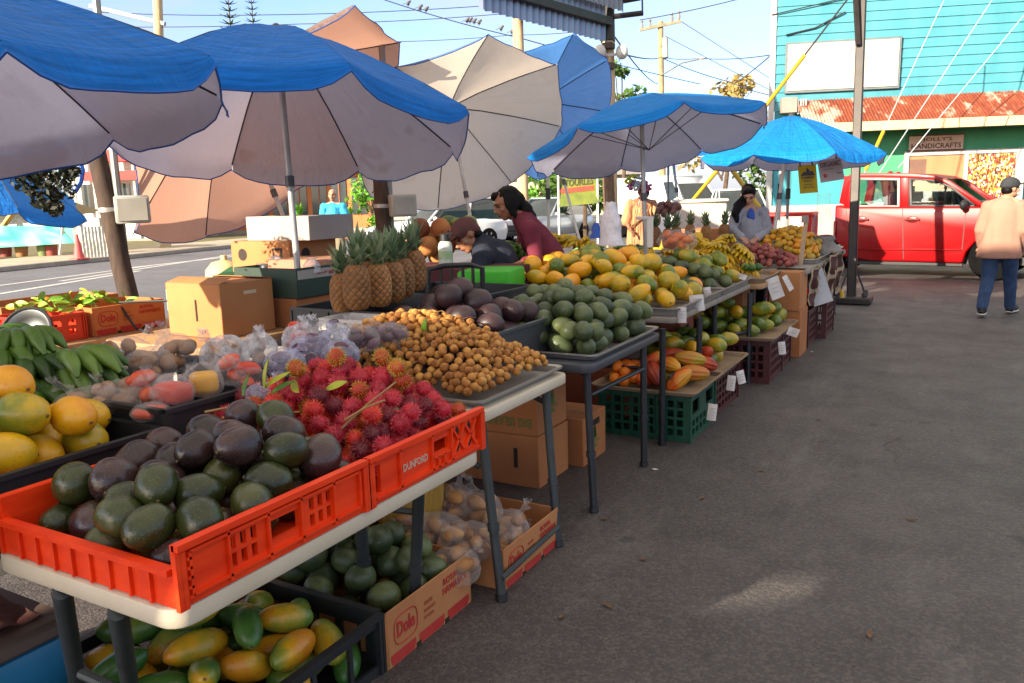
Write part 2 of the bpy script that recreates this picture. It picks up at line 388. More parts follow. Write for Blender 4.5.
def umbrella(label, prm, fab, base=None, valance=.1, ribs=True, pole_m=None, pr=.02, seams=True, flap=0, group='market umbrellas over the stalls', dome=1.35, cat='umbrella', vent=False):
    cx, cy, cz, R, tx, ty, rot, hr = prm
    n = Vector((tx, ty, 1)).normalized(); u = Vector((0, 1, 0)).cross(n).normalized(); v = n.cross(u); C = Vector((cx, cy, cz))
    A = C+n*R*hr
    root = thing('market_umbrella', label, cat, base or (cx, cy, 0), 0, group)
    def rib(k, t):
        a = rot+k*math.pi/4; return C+(u*math.cos(a)+v*math.sin(a))*R*t+n*R*hr*(1-t**dome)
    nu, nv = 10, 12; mb = MB(); uv = []
    for k in range(8):
        b0 = len(mb.v); vs = []
        rows = [j/nv for j in range(nv+1)]
        for t in rows:
            for i in range(nu+1):
                s = i/nu; p = rib(k, t).lerp(rib(k+1, t), s); sg = math.sin(math.pi*s)
                p = p-n*sg*.035*R*t + n*.006*noise.noise(p*5)
                vs.append(p); uv.append((k+s, t))
        for q in (.5, 1.0):
            for i in range(nu+1):
                s = i/nu; sg = min(1, math.sin(math.pi*s)*2.2)
                p = rib(k, 1).lerp(rib(k+1, 1), s); out = (p-C).normalized(); wob = noise.noise(Vector((k*3.1+s*4, q, cx)))
                p = p-n*.035*R*math.sin(math.pi*s)-n*valance*q*(.35+.65*sg)*(1+.18*wob)+out*(.02*q+.03*wob*q)
                vs.append(p); uv.append((k+s, 1+.1*q))
        W = nu+1; fs = []
        for j in range(len(vs)//W-1):
            for i in range(nu): fs.append((j*W+i, j*W+i+1, (j+1)*W+i+1, (j+1)*W+i))
        if (vs[W*4+1]-vs[W*4]).cross(vs[W*5]-vs[W*4]).dot(n) < 0: fs = [f[::-1] for f in fs]
        mb.add(vs, fs)
    can = mb.build('canopy', fab, root, smooth=75, fixn=False)
    ul = can.data.uv_layers.new(name='UVMap')
    for l in can.data.loops: ul.data[l.index].uv = uv[l.vertex_index]
    hm = MB(); row = len(mb.v)//8-(nu+1)
    for k in range(8): o_ = k*(len(mb.v)//8)+row; hm.tube([can.data.vertices[o_+i].co+can.location for i in range(nu+1)], .0045, 4)
    hm.build('hem', M_hem, root, local=True)
    for k in range(8):
        if ribs:
            r = MB(); r.tube([rib(k, t)-n*.014 for t in (.04, .3, .6, .8, .99)], .0055, 5)
            r.tube([rib(k, .55)-n*.018, A-n*(R*hr*.55+.28)], .004, 5)
            r.build('rib', M_rib, root)
        elif seams:
            r = MB(); r.tube([rib(k, t)-n*.004 for t in (.02, .3, .6, .8, 1)], .006, 4); r.build('seam', M_seam, root)
    f = MB(); f.lathe([(.0, .03), (.012, .026), (.03, .012), (.04, -.01)], 10, Matrix.LocRotScale(A, n.to_track_quat('Z', 'Y'), (1, 1, 1))); f.build('finial', M_rib, root)
    if base is not None:
        p = MB(); b = Vector(base); top = A-n*.02
        p.tube([b, top], pr, 12); p.build('pole', pole_m or M_alu, root)
        c = MB(); d = (top-b).normalized(); L = (top-b).length
        for q, w in ((.62, .032), (.9, .034)): c.tube([b+d*L*q, b+d*(L*q+.07)], pr+.009, 12)
        c.build('pole_collar', M_rib, root)
    return root
umbrella('nearest blue umbrella with grey underside and tan patches, top left of the stall', nearer((-3.724, 1.896, 1.93, 1.126, -.155, -.099, .435, .50), .93), F_blue, base=(-3.5, 1.75, 0), valance=.11, ribs=False)
umbrella('blue umbrella on a leaning metal pole above the cardboard carton', nearer((-3.468, 3.476, 1.985, 1.12, -.087, .159, 5.801, .50), 1.13), F_blue, base=(-3.62, 3.72, 0), valance=.12, pr=.021, ribs=False)
umbrella('tan umbrella tilted on edge between two blue umbrellas and the street', (-5.519, 5.426, 2.18, 1.473, -.825, -.207, 6.194, .384), F_tan, valance=.05, base=(-4.9, 5.5, 0), ribs=False)
umbrella('large grey white umbrella tipped on its side showing its vented underside', (-4.72, 7.357, 2.261, 1.209, -.762, .465, 5.766, .30), F_grey, valance=.04, base=(-4.25, 7.15, 0), pole_m=M_whitepole, pr=.018, ribs=False)
umbrella('light blue umbrella tipped almost upright beneath the metal eave', (-4.504, 9.212, 2.63, .894, -2.028, .922, 5.313, .30), F_sky, valance=.04, base=(-3.75, 8.9, 0), pole_m=M_whitepole, pr=.017, ribs=False)
umbrella('bright blue umbrella with white underside above the papaya table', (-2.504, 7.012, 2.035, 1.07, -.201, .089, 3.762, .36), F_blue2, valance=.075, base=(-2.46, 6.95, 0), ribs=True, pr=.02)
umbrella('small blue umbrella beside the dark steel post near the red truck', (-1.71, 9.437, 1.92, 1.0, .013, .013, 3.755, .44), F_blue2, valance=.085, base=(-1.93, 9.2, 0), pole_m=M_whitepole, ribs=True)
umbrella('pale blue umbrella mostly hidden behind the papaya table umbrella', (*D(672, 150, 11.5), 1.25, -.1, -.1, .3, .3), F_sky, valance=.08, base=(*D(690, 215, 11.5).xy, 0), ribs=False)
umbrella('blue umbrella behind the hanging dark leaves at the left edge', (*D(-42, 172, 6.6), 1.0, .35, .25, .7, .3), F_sky, valance=.08, base=(*D(-90, 240, 6.6).xy, 0), ribs=False)
# ------------------------------------------------------------------ posts, roof, wires
M_wood = mat('weathered_post_wood', '#4a3729', '#6f5743', 5, .85, bump=.5, bscale=30, stretch=(6, 6, .5), bdist=.01)
M_paintwood = mat('cream_painted_pole', '#c9b28a', '#9b7f5c', 4, .8, bump=.4, bscale=30, stretch=(5, 5, .5))
M_steel = mat('dark_steel_paint', '#2a2624', '#39322e', 5, .5, .3, bump=.15)
M_ebox = mat('electric_box_paint', '#a9aca6', '#94968f', 3, .55)
M_conduit = mat('conduit_grey', '#8b8d8c', '#75716c', 6, .5, .3)
def post(label, base, top, r, m, boxat=None, bdim=.32, side=1):
    base, top = Vector(base), Vector(top); d = (top-base)
    t = thing('wooden_post', label, 'post', (base.x, base.y, 0))
    mb = MB(); pts = [base+d*i/8+Vector((.01*noise.noise(Vector((i, base.x, 0))), .01*noise.noise(Vector((0, i, base.y))), 0)) for i in range(9)]
    mb.tube(pts, [r*(1.04-.07*i/8) for i in range(9)], 14); mb.build('timber', m, t)
    if boxat is not None:
        c = base+d*((boxat-base.z)/d.z); rt = RT*side
        b = MB(); cc = c+rt*(r+bdim*.48)-FW*.02; rot = Rz(rad(YAW+25))
        b.box(cc, (bdim, bdim*.62, bdim*.85), rot); b.build('electrical_box', M_ebox, t, bevel=.012)
        b = MB(); b.box(cc+rot @ Vector((0, -bdim*.33, 0)), (bdim*.86, .012, bdim*.7), rot); b.build('box_door', mat('electric_box_door', '#8f8d84', '#a39f95', 4, .5), t, bevel=.004)
        k = MB(); off = rt*(r*.95)+FW*.03
        k.tube([c+off+Vector((0, 0, 1.6)), c+off, c+off-Vector((0, 0, .9))], .03, 8); k.build('conduit', M_conduit, t)
        k = MB(); k.lathe([(r*1.08, -.018), (r*1.1, 0), (r*1.08, .018)], 14, Matrix.Translation(c)); k.build('strap', M_alu, t)
    return t
def dpost(label, p0, p1, d, r, m, boxat=None, bdim=.32, ztop=5.0):
    a, b = D(*p1, d), D(*p0, d); k = (b-a)/(b.z-a.z)   # p0 upper pixel, p1 lower pixel: same distance
    a = D(*p1, d); base = a-k*a.z; top = a+k*(ztop-a.z)
    return post(label, base, top, r, m, boxat, bdim), base, top
dpost('brown wooden post with grey electrical box behind the orange crates', (98, 160), (128, 295), 6.2, .072, mat('dark_post_wood', '#2e211a', '#4a382c', 5, .85, bump=.5, bscale=30, stretch=(6, 6, .5)), 1.53, .25, 2.2)
dpost('brown wooden post with grey electrical box behind the pineapples', (380, 170), (384, 235), 7.7, .077, mat('dark_post_wood', '#2e211a'), 1.50, .25, 2.3)
_, cb, ctp = dpost('cream post under the corrugated eave behind the tipped umbrellas', (517, 0), (523, 190), 14.5, .10, M_paintwood, None, .3, 5.6)
tD, db_, dtp = dpost('tall cream and brown utility post with dark clamps and floodlights', (607, 0), (612, 215), 16.5, .125, M_paintwood, None, .3, 7.5)
k = MB(); ax = (dtp-db_).normalized(); top0 = D(607, 0, 16.5)
k.tube([D(606.5, -25, 16.5), D(608, 42, 16.5)], .15, 14); k.build('steel_sleeve', M_steel, tD)
k = MB(); k.tube([D(608, 170, 16.45), D(610, 215, 16.45)], .128, 14); k.build('brown_wrap', M_wood, tD)
k = MB(); k.tube([D(610, 17, 16.4), D(643, 13, 16.4)], .055, 8); k.tube([D(642, -12, 16.4), D(642.5, 13, 16.4)], .018, 6); k.tube([D(612, 1, 16.4), D(640, -4, 16.4)], .09, 8); k.build('side_arm', M_steel, tD)
for (x, s) in ((600, -1), (622, 1)):
    k = MB(); k.ball(D(x, 52, 16.3), (.13, .13, .15), 10, 8); k.bar(D(608, 55, 16.4), D(x, 54, 16.4), .05, .05); k.build('floodlight', mat('lamp_white', '#d8d4cc', '#bdb9b0', 4, .5), tD, smooth=60)
for y in (46, 66):
    k = MB(); k.box(D(608.5, y, 16.35), (.22, .2, .12)); k.build('bracket', mat('rusty_bracket', '#5b4636', '#3d3431', 8, .8), tD, bevel=.01)
# corrugated eave between the cream post and the utility post
pa, pb = D(480, 4, 13.4), D(607, 38, 16.4)
zc = 4.72
def corr(p0, p1, z0, z1, amp=.03, pitch=.18, axis=None):
    p0, p1 = Vector(p0), Vector(p1); t = p1-p0; L = t.length; t.normalize(); nn = Vector((t.y, -t.x, 0)); k = int(L/pitch)*4; mb = MB()
    vs = []
    for i in range(k+1):
        s = L*i/k; o = amp*(1 if (i % 4) in (1, 2) else -1)
        for z in (z0, z1): vs.append(p0+t*s+nn*o+Vector((0, 0, z-p0.z)))
    return mb.add(vs, [(2*i, 2*i+1, 2*i+3, 2*i+2) for i in range(k)])
ev = thing('roof_eave', 'grey corrugated metal eave running between two tall posts', 'roof', (pa.x, pa.y, zc))
M_corr = mat('galvanised_sheet', '#8f99ac', '#747f95', 3, .4, .55, stretch=(1, 1, .3))
corr(pa, pb, zc, zc+.75).build('corrugated_sheet', M_corr, ev, smooth=30)
corr(pa+Vector((.25, .35, 0)), pb+Vector((.25, .35, 0)), zc+.62, zc+1.9).build('upper_sheet', mat('galvanised_sheet_grey', '#777c84', '#8b8f96', 3, .5, .4), ev, smooth=30)
k = MB(); off = (Vector((0, 0, 1)).cross(pb-pa)).normalized()*-.1
k.bar(Vector((pa.x, pa.y, zc+.36))+off, Vector((pb.x, pb.y, zc+.36))+off, .09, .16); k.build('eave_beam', M_steel, ev, bevel=.01)
# slab added out of view, high behind the camera, to shade the aisle
rf = thing('shade_slab', 'unseen slab added high behind the camera to shade the aisle', 'roof', (2, -6, 4.2))
mb = MB(); X0, X1, Y0, Y1, Z = -7.15, -3.9, -17, -4.0, 6.5
holes = []
def shine(p, l, wd, ang):
    p = Vector(p); q = p+SUN_DIR*((Z-p.z)/SUN_DIR.z); holes.append((q.x, q.y, l, wd, ang))
LOW = 3.2; qs_ = P(757, 593); ql = qs_+SUN_DIR*(LOW/SUN_DIR.z); qh = qs_+SUN_DIR*(Z/SUN_DIR.z); holes.append((qh.x, qh.y, 1.5, .75, math.pi/2)); shine(D(640, 374, 4.75), .6, .2, 0.2)
bmr = bmesh.new(); bmr_v = [bmr.verts.new(v) for v in ((X0, Y0, Z), (X1, Y0, Z), (X1, Y1, Z), (X0, Y1, Z))]; ed = [bmr.edges.new((bmr_v[i], bmr_v[(i+1) % 4])) for i in range(4)]
for (hx, hy, l, wd, an) in holes:
    ca, sa = math.cos(an), math.sin(an)
    # the slot is stretched along the sun's heading so that the spot keeps its size
    pts = [(-l/2, -wd*.15), (-l*.1, -wd), (l*.35, -wd), (l/2, 0), (l*.35, wd), (-l*.1, wd*.8)]
    q = [bmr.verts.new((hx+a*ca-b*sa, hy+a*sa+b*ca, Z)) for a, b in pts]; ed += [bmr.edges.new((q[i], q[(i+1) % len(q)])) for i in range(len(q))]
bmesh.ops.triangle_fill(bmr, edges=ed, use_beauty=True, use_dissolve=False)
me = bpy.data.meshes.new('slab_sheet'); bmr.to_mesh(me); bmr.free(); me.materials.append(mat('shade_sheet_paint', '#a7a49d', '#8f8c86', 1, .6))
o = bpy.data.objects.new('slab_sheet', me); COL.objects.link(o); o.parent = rf; o.location = (-2, 6, -4.2)
an = math.atan2(.33, .31); ca, sa = math.cos(an), math.sin(an); lp = thing('sun_slit_panel', 'unseen low panel added with a slit to cast a streak of sun', 'awning', (ql.x, ql.y, LOW))  # added unseen panel, its slit shaped to throw the sun streak
bmr = bmesh.new(); ed = []
for ring in ([(-1.3, -1.7), (1.3, -1.7), (1.3, 1.7), (-1.3, 1.7)], [(a*ca-b*sa, a*sa+b*ca) for a, b in ((-.27, -.02), (0, -.085), (.18, -.09), (.28, 0), (.18, .085), (0, .06))]):
    q = [bmr.verts.new((x, y, 0)) for x, y in ring]; ed += [bmr.edges.new((q[i], q[(i+1) % len(q)])) for i in range(len(q))]
bmesh.ops.triangle_fill(bmr, edges=ed, use_beauty=True, use_dissolve=False)
me = bpy.data.meshes.new('slit_sheet'); bmr.to_mesh(me); bmr.free(); me.materials.append(mat('shade_sheet_paint', '#a7a49d'))
o = bpy.data.objects.new('slit_sheet', me); COL.objects.link(o); o.parent = lp
# dark steel post in front of the truck
sp = thing('steel_post', 'dark square steel post with bolted base plate in front of the red truck', 'post', (-1.19, 11.54, 0))
b0 = P(851, 303); tp = b0+Vector((.03, 0, 0)); axv = (D(862, 0, 11.0)-b0)
k = MB(); k.bar(b0, b0+axv*1.15, .115, .12, (0, 1, 0)); k.build('column', M_steel, sp, bevel=.012)
k = MB(); k.box(b0+Vector((0, 0, .05)), (.52, .46, .10)); k.build('base_plate', M_steel, sp, bevel=.02)
for a in ((-.17, -.15), (.17, -.15), (-.17, .15), (.17, .15)):
    k = MB(); k.lathe([(.025, .1), (.025, .15), (.015, .17), (0, .17)], 6, Matrix.Translation(b0+Vector((a[0], a[1], 0)))); k.build('bolt', M_steel, sp)
k = MB(); k.bar(b0+Vector((-.16, -.1, .1)), b0+Vector((-.06, -.06, .42)), .02, .02); k.bar(b0+Vector((.2, -.1, .1)), b0+Vector((.08, -.06, .4)), .02, .02); k.build('gusset', M_steel, sp)
k = MB(); k.bar(D(855, -10, 10.9), D(858, 45, 10.9), .05, .05); k.build('brace', M_steel, sp)
# far utility pole, wires, lamps
up_ = thing('utility_pole', 'tall cream utility pole with crossarm, transformer and lamp arm on the far street', 'pole', (*D(662, 215, 46).xy, 0))
k = MB(); k.tube([Vector((*D(663, 215, 46).xy, 0)), D(660.5, 22, 46)], [.2, .15], 12); k.build('pole_shaft', mat('sunlit_pole_wood', '#b3976f', '#8b7352', 3, .85, bump=.3), up_)
k = MB(); k.bar(D(640, 30, 45.8), D(681, 21, 45.8), .14, .16); k.build('crossarm', mat('crossarm_wood', '#a39678', '#7c7058', 3, .85), up_)
for x, y in ((642, 27), (650, 26), (672, 20), (679, 18)):
    k = MB(); k.lathe([(.05, -.1), (.09, .1), (.05, .22), (.09, .3), (.03, .42)], 8, Matrix.Translation(D(x, y, 45.8))); k.build('insulator', M_conduit, up_)
k = MB(); k.tube([D(665.5, 58, 45.6), D(665, 38, 45.6)], .17, 12); k.build('transformer', M_ebox, up_)
k = MB(); k.tube([D(662, 75, 45.8), D(682, 63, 45.8), D(700, 59, 45.8)], .045, 6); k.box(D(701, 58.5, 45.8), (.5, .2, .1)); k.build('street_lamp_arm', M_conduit, up_)
p2 = thing('utility_pole', 'cream pole top rising behind the nearest blue umbrella', 'pole', (*D(160, 215, 30).xy, 0))
k = MB(); k.tube([Vector((*D(162, 215, 30).xy, 0)), D(157, -20, 30)], [.2, .17], 10); k.build('pole_shaft', M_paintwood, p2)
k = MB(); k.bar(D(90, 6, 30), D(165, 24, 30), .16, .14); k.build('crossarm', M_conduit, p2)
M_wire = mat('wire_black', '#2b2b30', '#2b2b30', 1, .6)
def wire(label, pts, r, m=None, sag=0.0):
    pts = [Vector(p) for p in pts]; q = []
    for a, b in zip(pts[:-1], pts[1:]):
        for i in range(12): t = i/12; q.append(a.lerp(b, t)-Vector((0, 0, sag*4*t*(1-t))))
    q.append(pts[-1]); mb = MB(); mb.tube(q, r, 5); o = mb.build('overhead_wire', m or M_wire, smooth=60); return tag(o, label, 'wire')
wire('overhead wire with small birds sitting on it, upper middle of the sky', [D(300, -35, 22), D(385, 0, 22), D(520, 38, 22), D(700, 84, 30)], .014, sag=.05)
wire('upper one of two nearly level wires behind the tan umbrella', [D(60, 10, 40), D(260, 15, 40), D(510, 4, 40), D(700, -20, 44)], .02, sag=.1)
wire('lower one of two nearly level wires behind the tan umbrella', [D(60, 26, 42), D(300, 24, 42), D(512, 13, 42)], .02, sag=.1)
wire('thin wire just above the grey white tipped umbrella', [D(360, 42, 44), D(512, 35, 44), D(607, 28, 44)], .018, sag=.1)
wire('dark wire running from the utility post clamps down to the far pole', [D(612, 33, 16.5), D(658, 84, 45)], .02, sag=.2)
wire('wire from the floodlight post past the far lamp arm to the teal building corner', [D(622, 54, 17), D(662, 57, 45), D(700, 58, 44), D(770, 55, 30)], .02, sag=.1)
wire('wire sloping down right from the far utility pole', [D(662, 58, 46), D(730, 82, 46), D(780, 97, 40)], .025, sag=.1)
wire('wire leaving the teal building corner down left towards the trees', [D(770, 56, 28), D(735, 83, 46)], .022, sag=.05)
wire('long wire crossing the upper sky to the right of the utility post', [D(640, 20, 40), D(735, 0, 40), D(790, -14, 40)], .022, sag=.05)
wire('faint wire slanting from the crossarm over the small tree', [D(679, 20, 46), D(735, 56, 46), D(800, 98, 50)], .018)
wire('second faint wire slanting from the pole over the small tree', [D(665, 36, 46), D(730, 70, 46), D(790, 100, 50)], .018)
birds = [(420, 9), (426, 11), (467, 22), (470, 22), (474, 23), (479, 24), (501, 30), (512, 33), (408, 5)]
M_bird = mat('bird_grey', '#4a4541', '#5e5852', 8, .8)
for i, (x, y) in enumerate(birds):
    c = D(x, y-1.5, 22); mb = MB(); mb.ball(c, (.05, .09, .055), 8, 6, Rz(.7)); mb.ball(c+Vector((.03, .05, .06)), .035, 8, 6); mb.bar(c+Vector((-.03, -.08, -.01)), c+Vector((-.06, -.17, -.05)), .03, .012); mb.bar(c+Vector((0, 0, -.05)), c+Vector((0, 0, -.09)), .01, .01)
    tag(mb.build('bird', M_bird, smooth=60), 'small grey bird perched on the overhead wire', 'bird', 'birds on the overhead wire')
# ------------------------------------------------------------------ teal building
FA = rad(20); FU = Vector((math.cos(FA), math.sin(FA), 0)); FN = Vector((math.sin(FA), -math.cos(FA), 0))
FO = D(853, 130, 20.5); FO.z = 0
def FP(px, py, off=0.0):
    q = on_plane(px, py, FO+FN*off, FN); return ((q-FO).dot(FU), q.z)
tb = thing('teal_building', 'turquoise clapboard shop building with rusty awning, blank billboard and a handicrafts sign', 'building', FO, FA)
def fbox(name, x0, x1, y0, y1, z0, z1, m, bevel=0, parent=None):
    mb = MB(); mb.bb(x0, x1, y0, y1, z0, z1); return mb.build(name, m, parent or tb, local=True, bevel=bevel)
xl = FP(774, 100)[0]; xr = xl+16
M_teal = mat('teal_clapboard_paint', '#347c8a', '#4c929e', 1.6, .6, bump=.15, bscale=50, stretch=(1, 1, .25), detail=8)
M_teal2 = mat('teal_wall_paint', '#358692', '#40919b', 1.2, .6); M_green = mat('green_wall_paint', '#3f8f68', '#4c9a70', 2, .7)
M_cream = mat('cream_trim', '#b5aa82', '#c2b790', 3, .6); M_white = mat('white_trim', '#c0bdb6', '#aeaba4', 3, .6)
zaw = FP(870, 122.5, 1.2)[1]; zat = FP(880, 97)[1]
mb = MB(); z = zat-.25
while z < 9.5:   # lapped boards
    mb.add([(xl, 0, z), (xr, 0, z), (xr, -.028, z), (xl, -.028, z), (xl, 0, z+.235), (xr, 0, z+.235)], [(0, 1, 2, 3), (3, 2, 5, 4), (0, 3, 4), (1, 5, 2)]); z += .235
mb.build('clapboard', M_teal, tb, local=True, smooth=0)
mb = MB(); mb.prism([(xl+.02, .004, 0), (xr, .004, 0), (xr, 7, 0), (xl+5.2, 7, 0)], (0, 0, 9.4)); mb.build('body', M_teal2, tb, local=True); fbox('corner_board', xl-.12, xl, -.05, .12, 0, 9.5, M_white)
a, zt = FP(899, 149, .03)
fbox('lower_wall', xl+.05, a, -.03, .002, .9, zaw+.1, M_teal2)
fbox('green_wall', FP(846, 150, .03)[0], FP(904, 150)[0], -.05, -.032, .9, zaw+.2, M_green)
fbox('green_header', FP(846, 140)[0]+.01, xr, -.06, -.052, FP(960, 151, .05)[1], zaw+.25, M_green)
fbox('base_wall', xl-.05, xr, -.09, .0, 0, FP(815, 205, .09)[1], mat('pink_base_paint', '#c99a95', '#d3a8a2', 2, .8))
# billboard
x0, z0 = FP(787, 91, .12); x1, z1 = FP(900, 38.5, .12)
fbox('billboard_frame', x0-.06, x1+.06, -.10, -.03, z0-.06, z1+.06, mat('billboard_frame_grey', '#6d7a7c', '#5d6a6c', 4, .6), .01)
fbox('billboard', x0, x1, -.125, -.101, z0, z1, mat('blank_billboard', '#b5aa9b', '#c2b7a8', .9, .6))
# awning
xa0, xa1 = FP(800, 110, .6)[0], xr
mb = MB(); k = int((xa1-xa0)/.075)*2
for i in range(k+1):
    x = xa0+(xa1-xa0)*i/k; o_ = .018*(1 if i % 2 else -1)
    for t in range(9): mb.v.append((x, -.03-1.2*t/8, zat+(zaw-zat)*t/8+o_))
mb.f = [(i*9+t, (i+1)*9+t, (i+1)*9+t+1, i*9+t+1) for i in range(k) for t in range(8)]; mb.mi = [0]*len(mb.f)
n = N('rusty_corrugated_iron'); tcx = n.n('TexCoord')
f1 = n.noise(.9, 5, .65, stretch=(1.3, .5, 1)); f2 = n.noise(5, 5, .7, stretch=(3, .35, 1))
rc = n.ramp(f2, [(.3, '#5e2616'), (.55, '#7f3a22'), (.75, '#985e40')]); col = n.mixc(n.ramp(f1, [(.54, '#000000'), (.62, '#ffffff')]), rc, '#b09a88')
n.bsdf(col, .75, 0, f2, .2, .01)
mb.build('awning', n.m, tb, local=True, smooth=60)
zf1 = FP(863, 131, 1.24)[1]
fbox('fascia', xa0-.02, xr, -1.27, -1.225, zf1, zaw+.02, M_cream, .008); fbox('soffit', xa0, xr, -1.224, -.06, zf1+.06, zf1+.08, M_cream)
for x in np.arange(xa0+.4, xr, 1.6): fbox('awning_batten', x, x+.06, -1.2, -.05, zf1+.082, zf1+.14, M_cream)
# shop front
xd0 = FP(903, 160)[0]; xd1 = FP(907.5, 160)[0]; xm = FP(964.5, 160)[0]; xe0 = FP(1014, 160)[0]; xe1 = FP(1023, 160)[0]; zd = FP(935, 152.5)[1]; zw = FP(990, 148.5)[1]
zh = FP(960, 150)[1]
fbox('door_frame', xd0, xd1, -.14, -.061, 0, zh, M_white, .006); fbox('door_frame', xm-.04, xm+.05, -.14, -.061, 0, zh, M_white, .006); fbox('door_frame', xe0, xe1, -.14, -.061, 0, zh, M_white, .006)
fbox('door_frame', xd1+.001, xe0-.001, -.135, -.061, zh-.11, zh-.002, M_white, .006)
dr = fbox('door', xd1, xm-.041, -.09, -.062, .05, zh-.111, mat('plywood_door', '#b5855f', '#a5744e', 2, .7, stretch=(3, 3, .4)))
fbox('darker_panel', xd1+.001, FP(924, 180)[0], -.096, -.0905, .4, zh-.2, mat('darker_door_brown', '#6d5145', '#7a5c4c', 3, .7), parent=dr)  # darker brown panel over the left part of the door
n = N('bead_curtain'); tcx = n.n('TexCoord'); v = n.n('TexVoronoi'); v.inputs['Scale'].default_value = 24; mpn = n.n('Mapping'); mpn.inputs['Scale'].default_value = (1, 1, .8); n.l(tcx.outputs['Object'], mpn.inputs[0]); n.l(mpn.outputs[0], v.inputs['Vector'])
sc = n.n('SeparateColor'); n.l(v.outputs['Color'], sc.inputs[0])
col = n.ramp(sc.outputs[0], [(0, '#7a1a14'), (.2, '#b98a2a'), (.4, '#d8d0b4'), (.6, '#8a3a1c'), (.8, '#c9a23a'), (.95, '#41361f')], 'CONSTANT'); n.bsdf(col, .4)
mb = MB()
for i in range(60):
    x = xm+.07+(xe0-xm-.09)*i/59
    pts = [(x+.008*math.sin(j*1.7+i), -.085+.006*math.sin(j+i*2), zh-.115-(zh-.6)*j/24) for j in range(25)]
    mb.tube(pts, [.013+.006*((j*7+i*3) % 3) for j in range(25)], 6)
mb.build('bead_curtain', n.m, tb, local=True, smooth=60)
fbox('window_back', xm+.051, xe0, -.064, -.0605, 0, zh-.11, mat('shop_interior_dark', '#4a3526', '#5a4030', 2, .8))
x0, z0 = FP(909, 150.5, .2); x1, z1 = FP(964, 134.5, .2)
sg = fbox('shop_sign', x0, x1, -.2, -.15, z0, z1, mat('sign_board_wood', '#d6b8a2', '#c4a48e', 4, .7), .006)
fbox('sign_border', x0-.03, x1+.03, -.195, -.151, z0-.03, z0, mat('sign_border_wood', '#6d4334', '#5a382c', 4, .7), parent=sg); fbox('sign_border', x0-.03, x1+.03, -.195, -.151, z1, z1+.03, mat('sign_border_wood', '#6d4334'), parent=sg)
mb = MB(); zm = (z0+z1)/2; write(mb, "JOLLY'S", ((x0+x1)/2+.02, -.206, zm+(z1-z0)*.22), (1, 0, 0), (0, 0, 1), (z1-z0)*.33, (x1-x0)*.55, .015); write(mb, "HANDICRAFTS", ((x0+x1)/2, -.206, zm-(z1-z0)*.22), (1, 0, 0), (0, 0, 1), (z1-z0)*.36, (x1-x0)*.92, .015)
mb.build('sign_lettering', mat('sign_letter_paint', '#4a120c', '#5a1c12', 8, .6), sg, local=True, smooth=0)
x0, z0 = FP(780, 114, .1); x1, z1 = FP(796, 98, .1); fbox('vent_box', x0, x1, -.35, -.031, z0, z1, mat('vent_box_brown', '#8a7f78', '#978b82', 4, .7), .01)
for j in range(4):
    fbox('white_slat', FP(797.5+j*2.6, 105, .3)[0], FP(798.8+j*2.6, 105, .3)[0], -.3, -.29, FP(798, 114, .3)[1], FP(798, 99, .3)[1], M_white)
mb = MB(); pts = [FP(786, 35, .05), FP(815, 28, .05), FP(845, 12, .05)]
mb.tube([(p[0], -.06, p[1]) for p in pts], .018, 5)
mb.tube([(FP(772, 13, .05)[0], -.07, FP(772, 15, .05)[1]), (FP(850, -3, .05)[0], -.07, FP(850, -3, .05)[1])], .015, 5); mb.build('cable', M_wire, tb, local=True)
# guy wires with yellow guards
M_guy = mat('guy_wire_steel', '#a7b3b5', '#c1c8c8', 3, .4, .4); M_yel = mat('yellow_guard_plastic', '#b08a0c', '#c29c1c', 3, .45)
def guy(label, p0, p1, d0, d1, g0=None, g1=None, r=.012, m=None):
    a, b = D(*p0, d0), D(*p1, d1); t = thing('guy_wire', label, 'guy wire', (b.x, b.y, 0), 0, 'guy wires with yellow guards')
    k = MB(); k.tube([a, b], r, 6); k.build('wire', m or M_guy, t)
    if g0 is not None:
        k = MB(); k.tube([a.lerp(b, g0), a.lerp(b, g1)], .036, 10); k.build('guard', M_yel, t)
    return t
guy('guy wire with a short yellow guard left of the handicrafts sign', (944, 0), (862, 178), 17.5, 15.6, .76, .96)
guy('plain pale guy wire just left of the handicrafts sign', (994, -3), (878, 175), 17.5, 16)
guy('plain pale guy wire crossing the handicrafts sign', (1030, 8), (898, 168), 17.5, 16.3)
guy('guy wire with a long yellow guard in front of the blank billboard', (850, -4), (755, 120), 15, 14, .5, 1.0, .016, M_wire)
guy('yellow guarded guy wire leaning right behind the woman in grey', (716, 148), (783, 240), 13, 12.4, .05, 1.0, .012)
guy('yellow guarded guy wire leaning left beside the white cooler box', (722, 165), (683, 212), 15, 14.6, .1, 1.0, .012)
# ------------------------------------------------------------------ far side of the street
def shopblock(name, label, cat, px0, px1, py_top, d, m, depth=5, zb=0):
    a, b = D(px0, 210, d), D(px1, 210, d); z = D((px0+px1)/2, py_top, d).z; u = (b-a); u.z = 0; L = u.length; u.normalize()
    t = thing(name, label, cat, (a.x, a.y, 0), math.atan2(u.y, u.x)); k = MB(); k.bb(0, L, 0, depth, zb, z); k.build('wall', m, t, local=True)
    return t, L, z
def lb(t, name, x0, x1, y0, y1, z0, z1, m, bevel=0):
    k = MB(); k.bb(x0, x1, y0, y1, z0, z1); return k.build(name, m, t, local=True, bevel=bevel)
M_glassd = mat('dark_window_glass', '#2b3338', '#3b444a', 2, .1, spec=.8)
M_redp = mat('red_banner_paint', '#a62a26', '#b53a32', 3, .6); M_whitew = mat('white_wall_paint', '#cfc8bb', '#dad4c8', 2, .8); M_orange_w = mat('orange_shop_paint', '#b5683a', '#c27845', 2, .75); M_dkwood = mat('dark_shop_wood', '#5a3d2b', '#6d4c36', 5, .8)
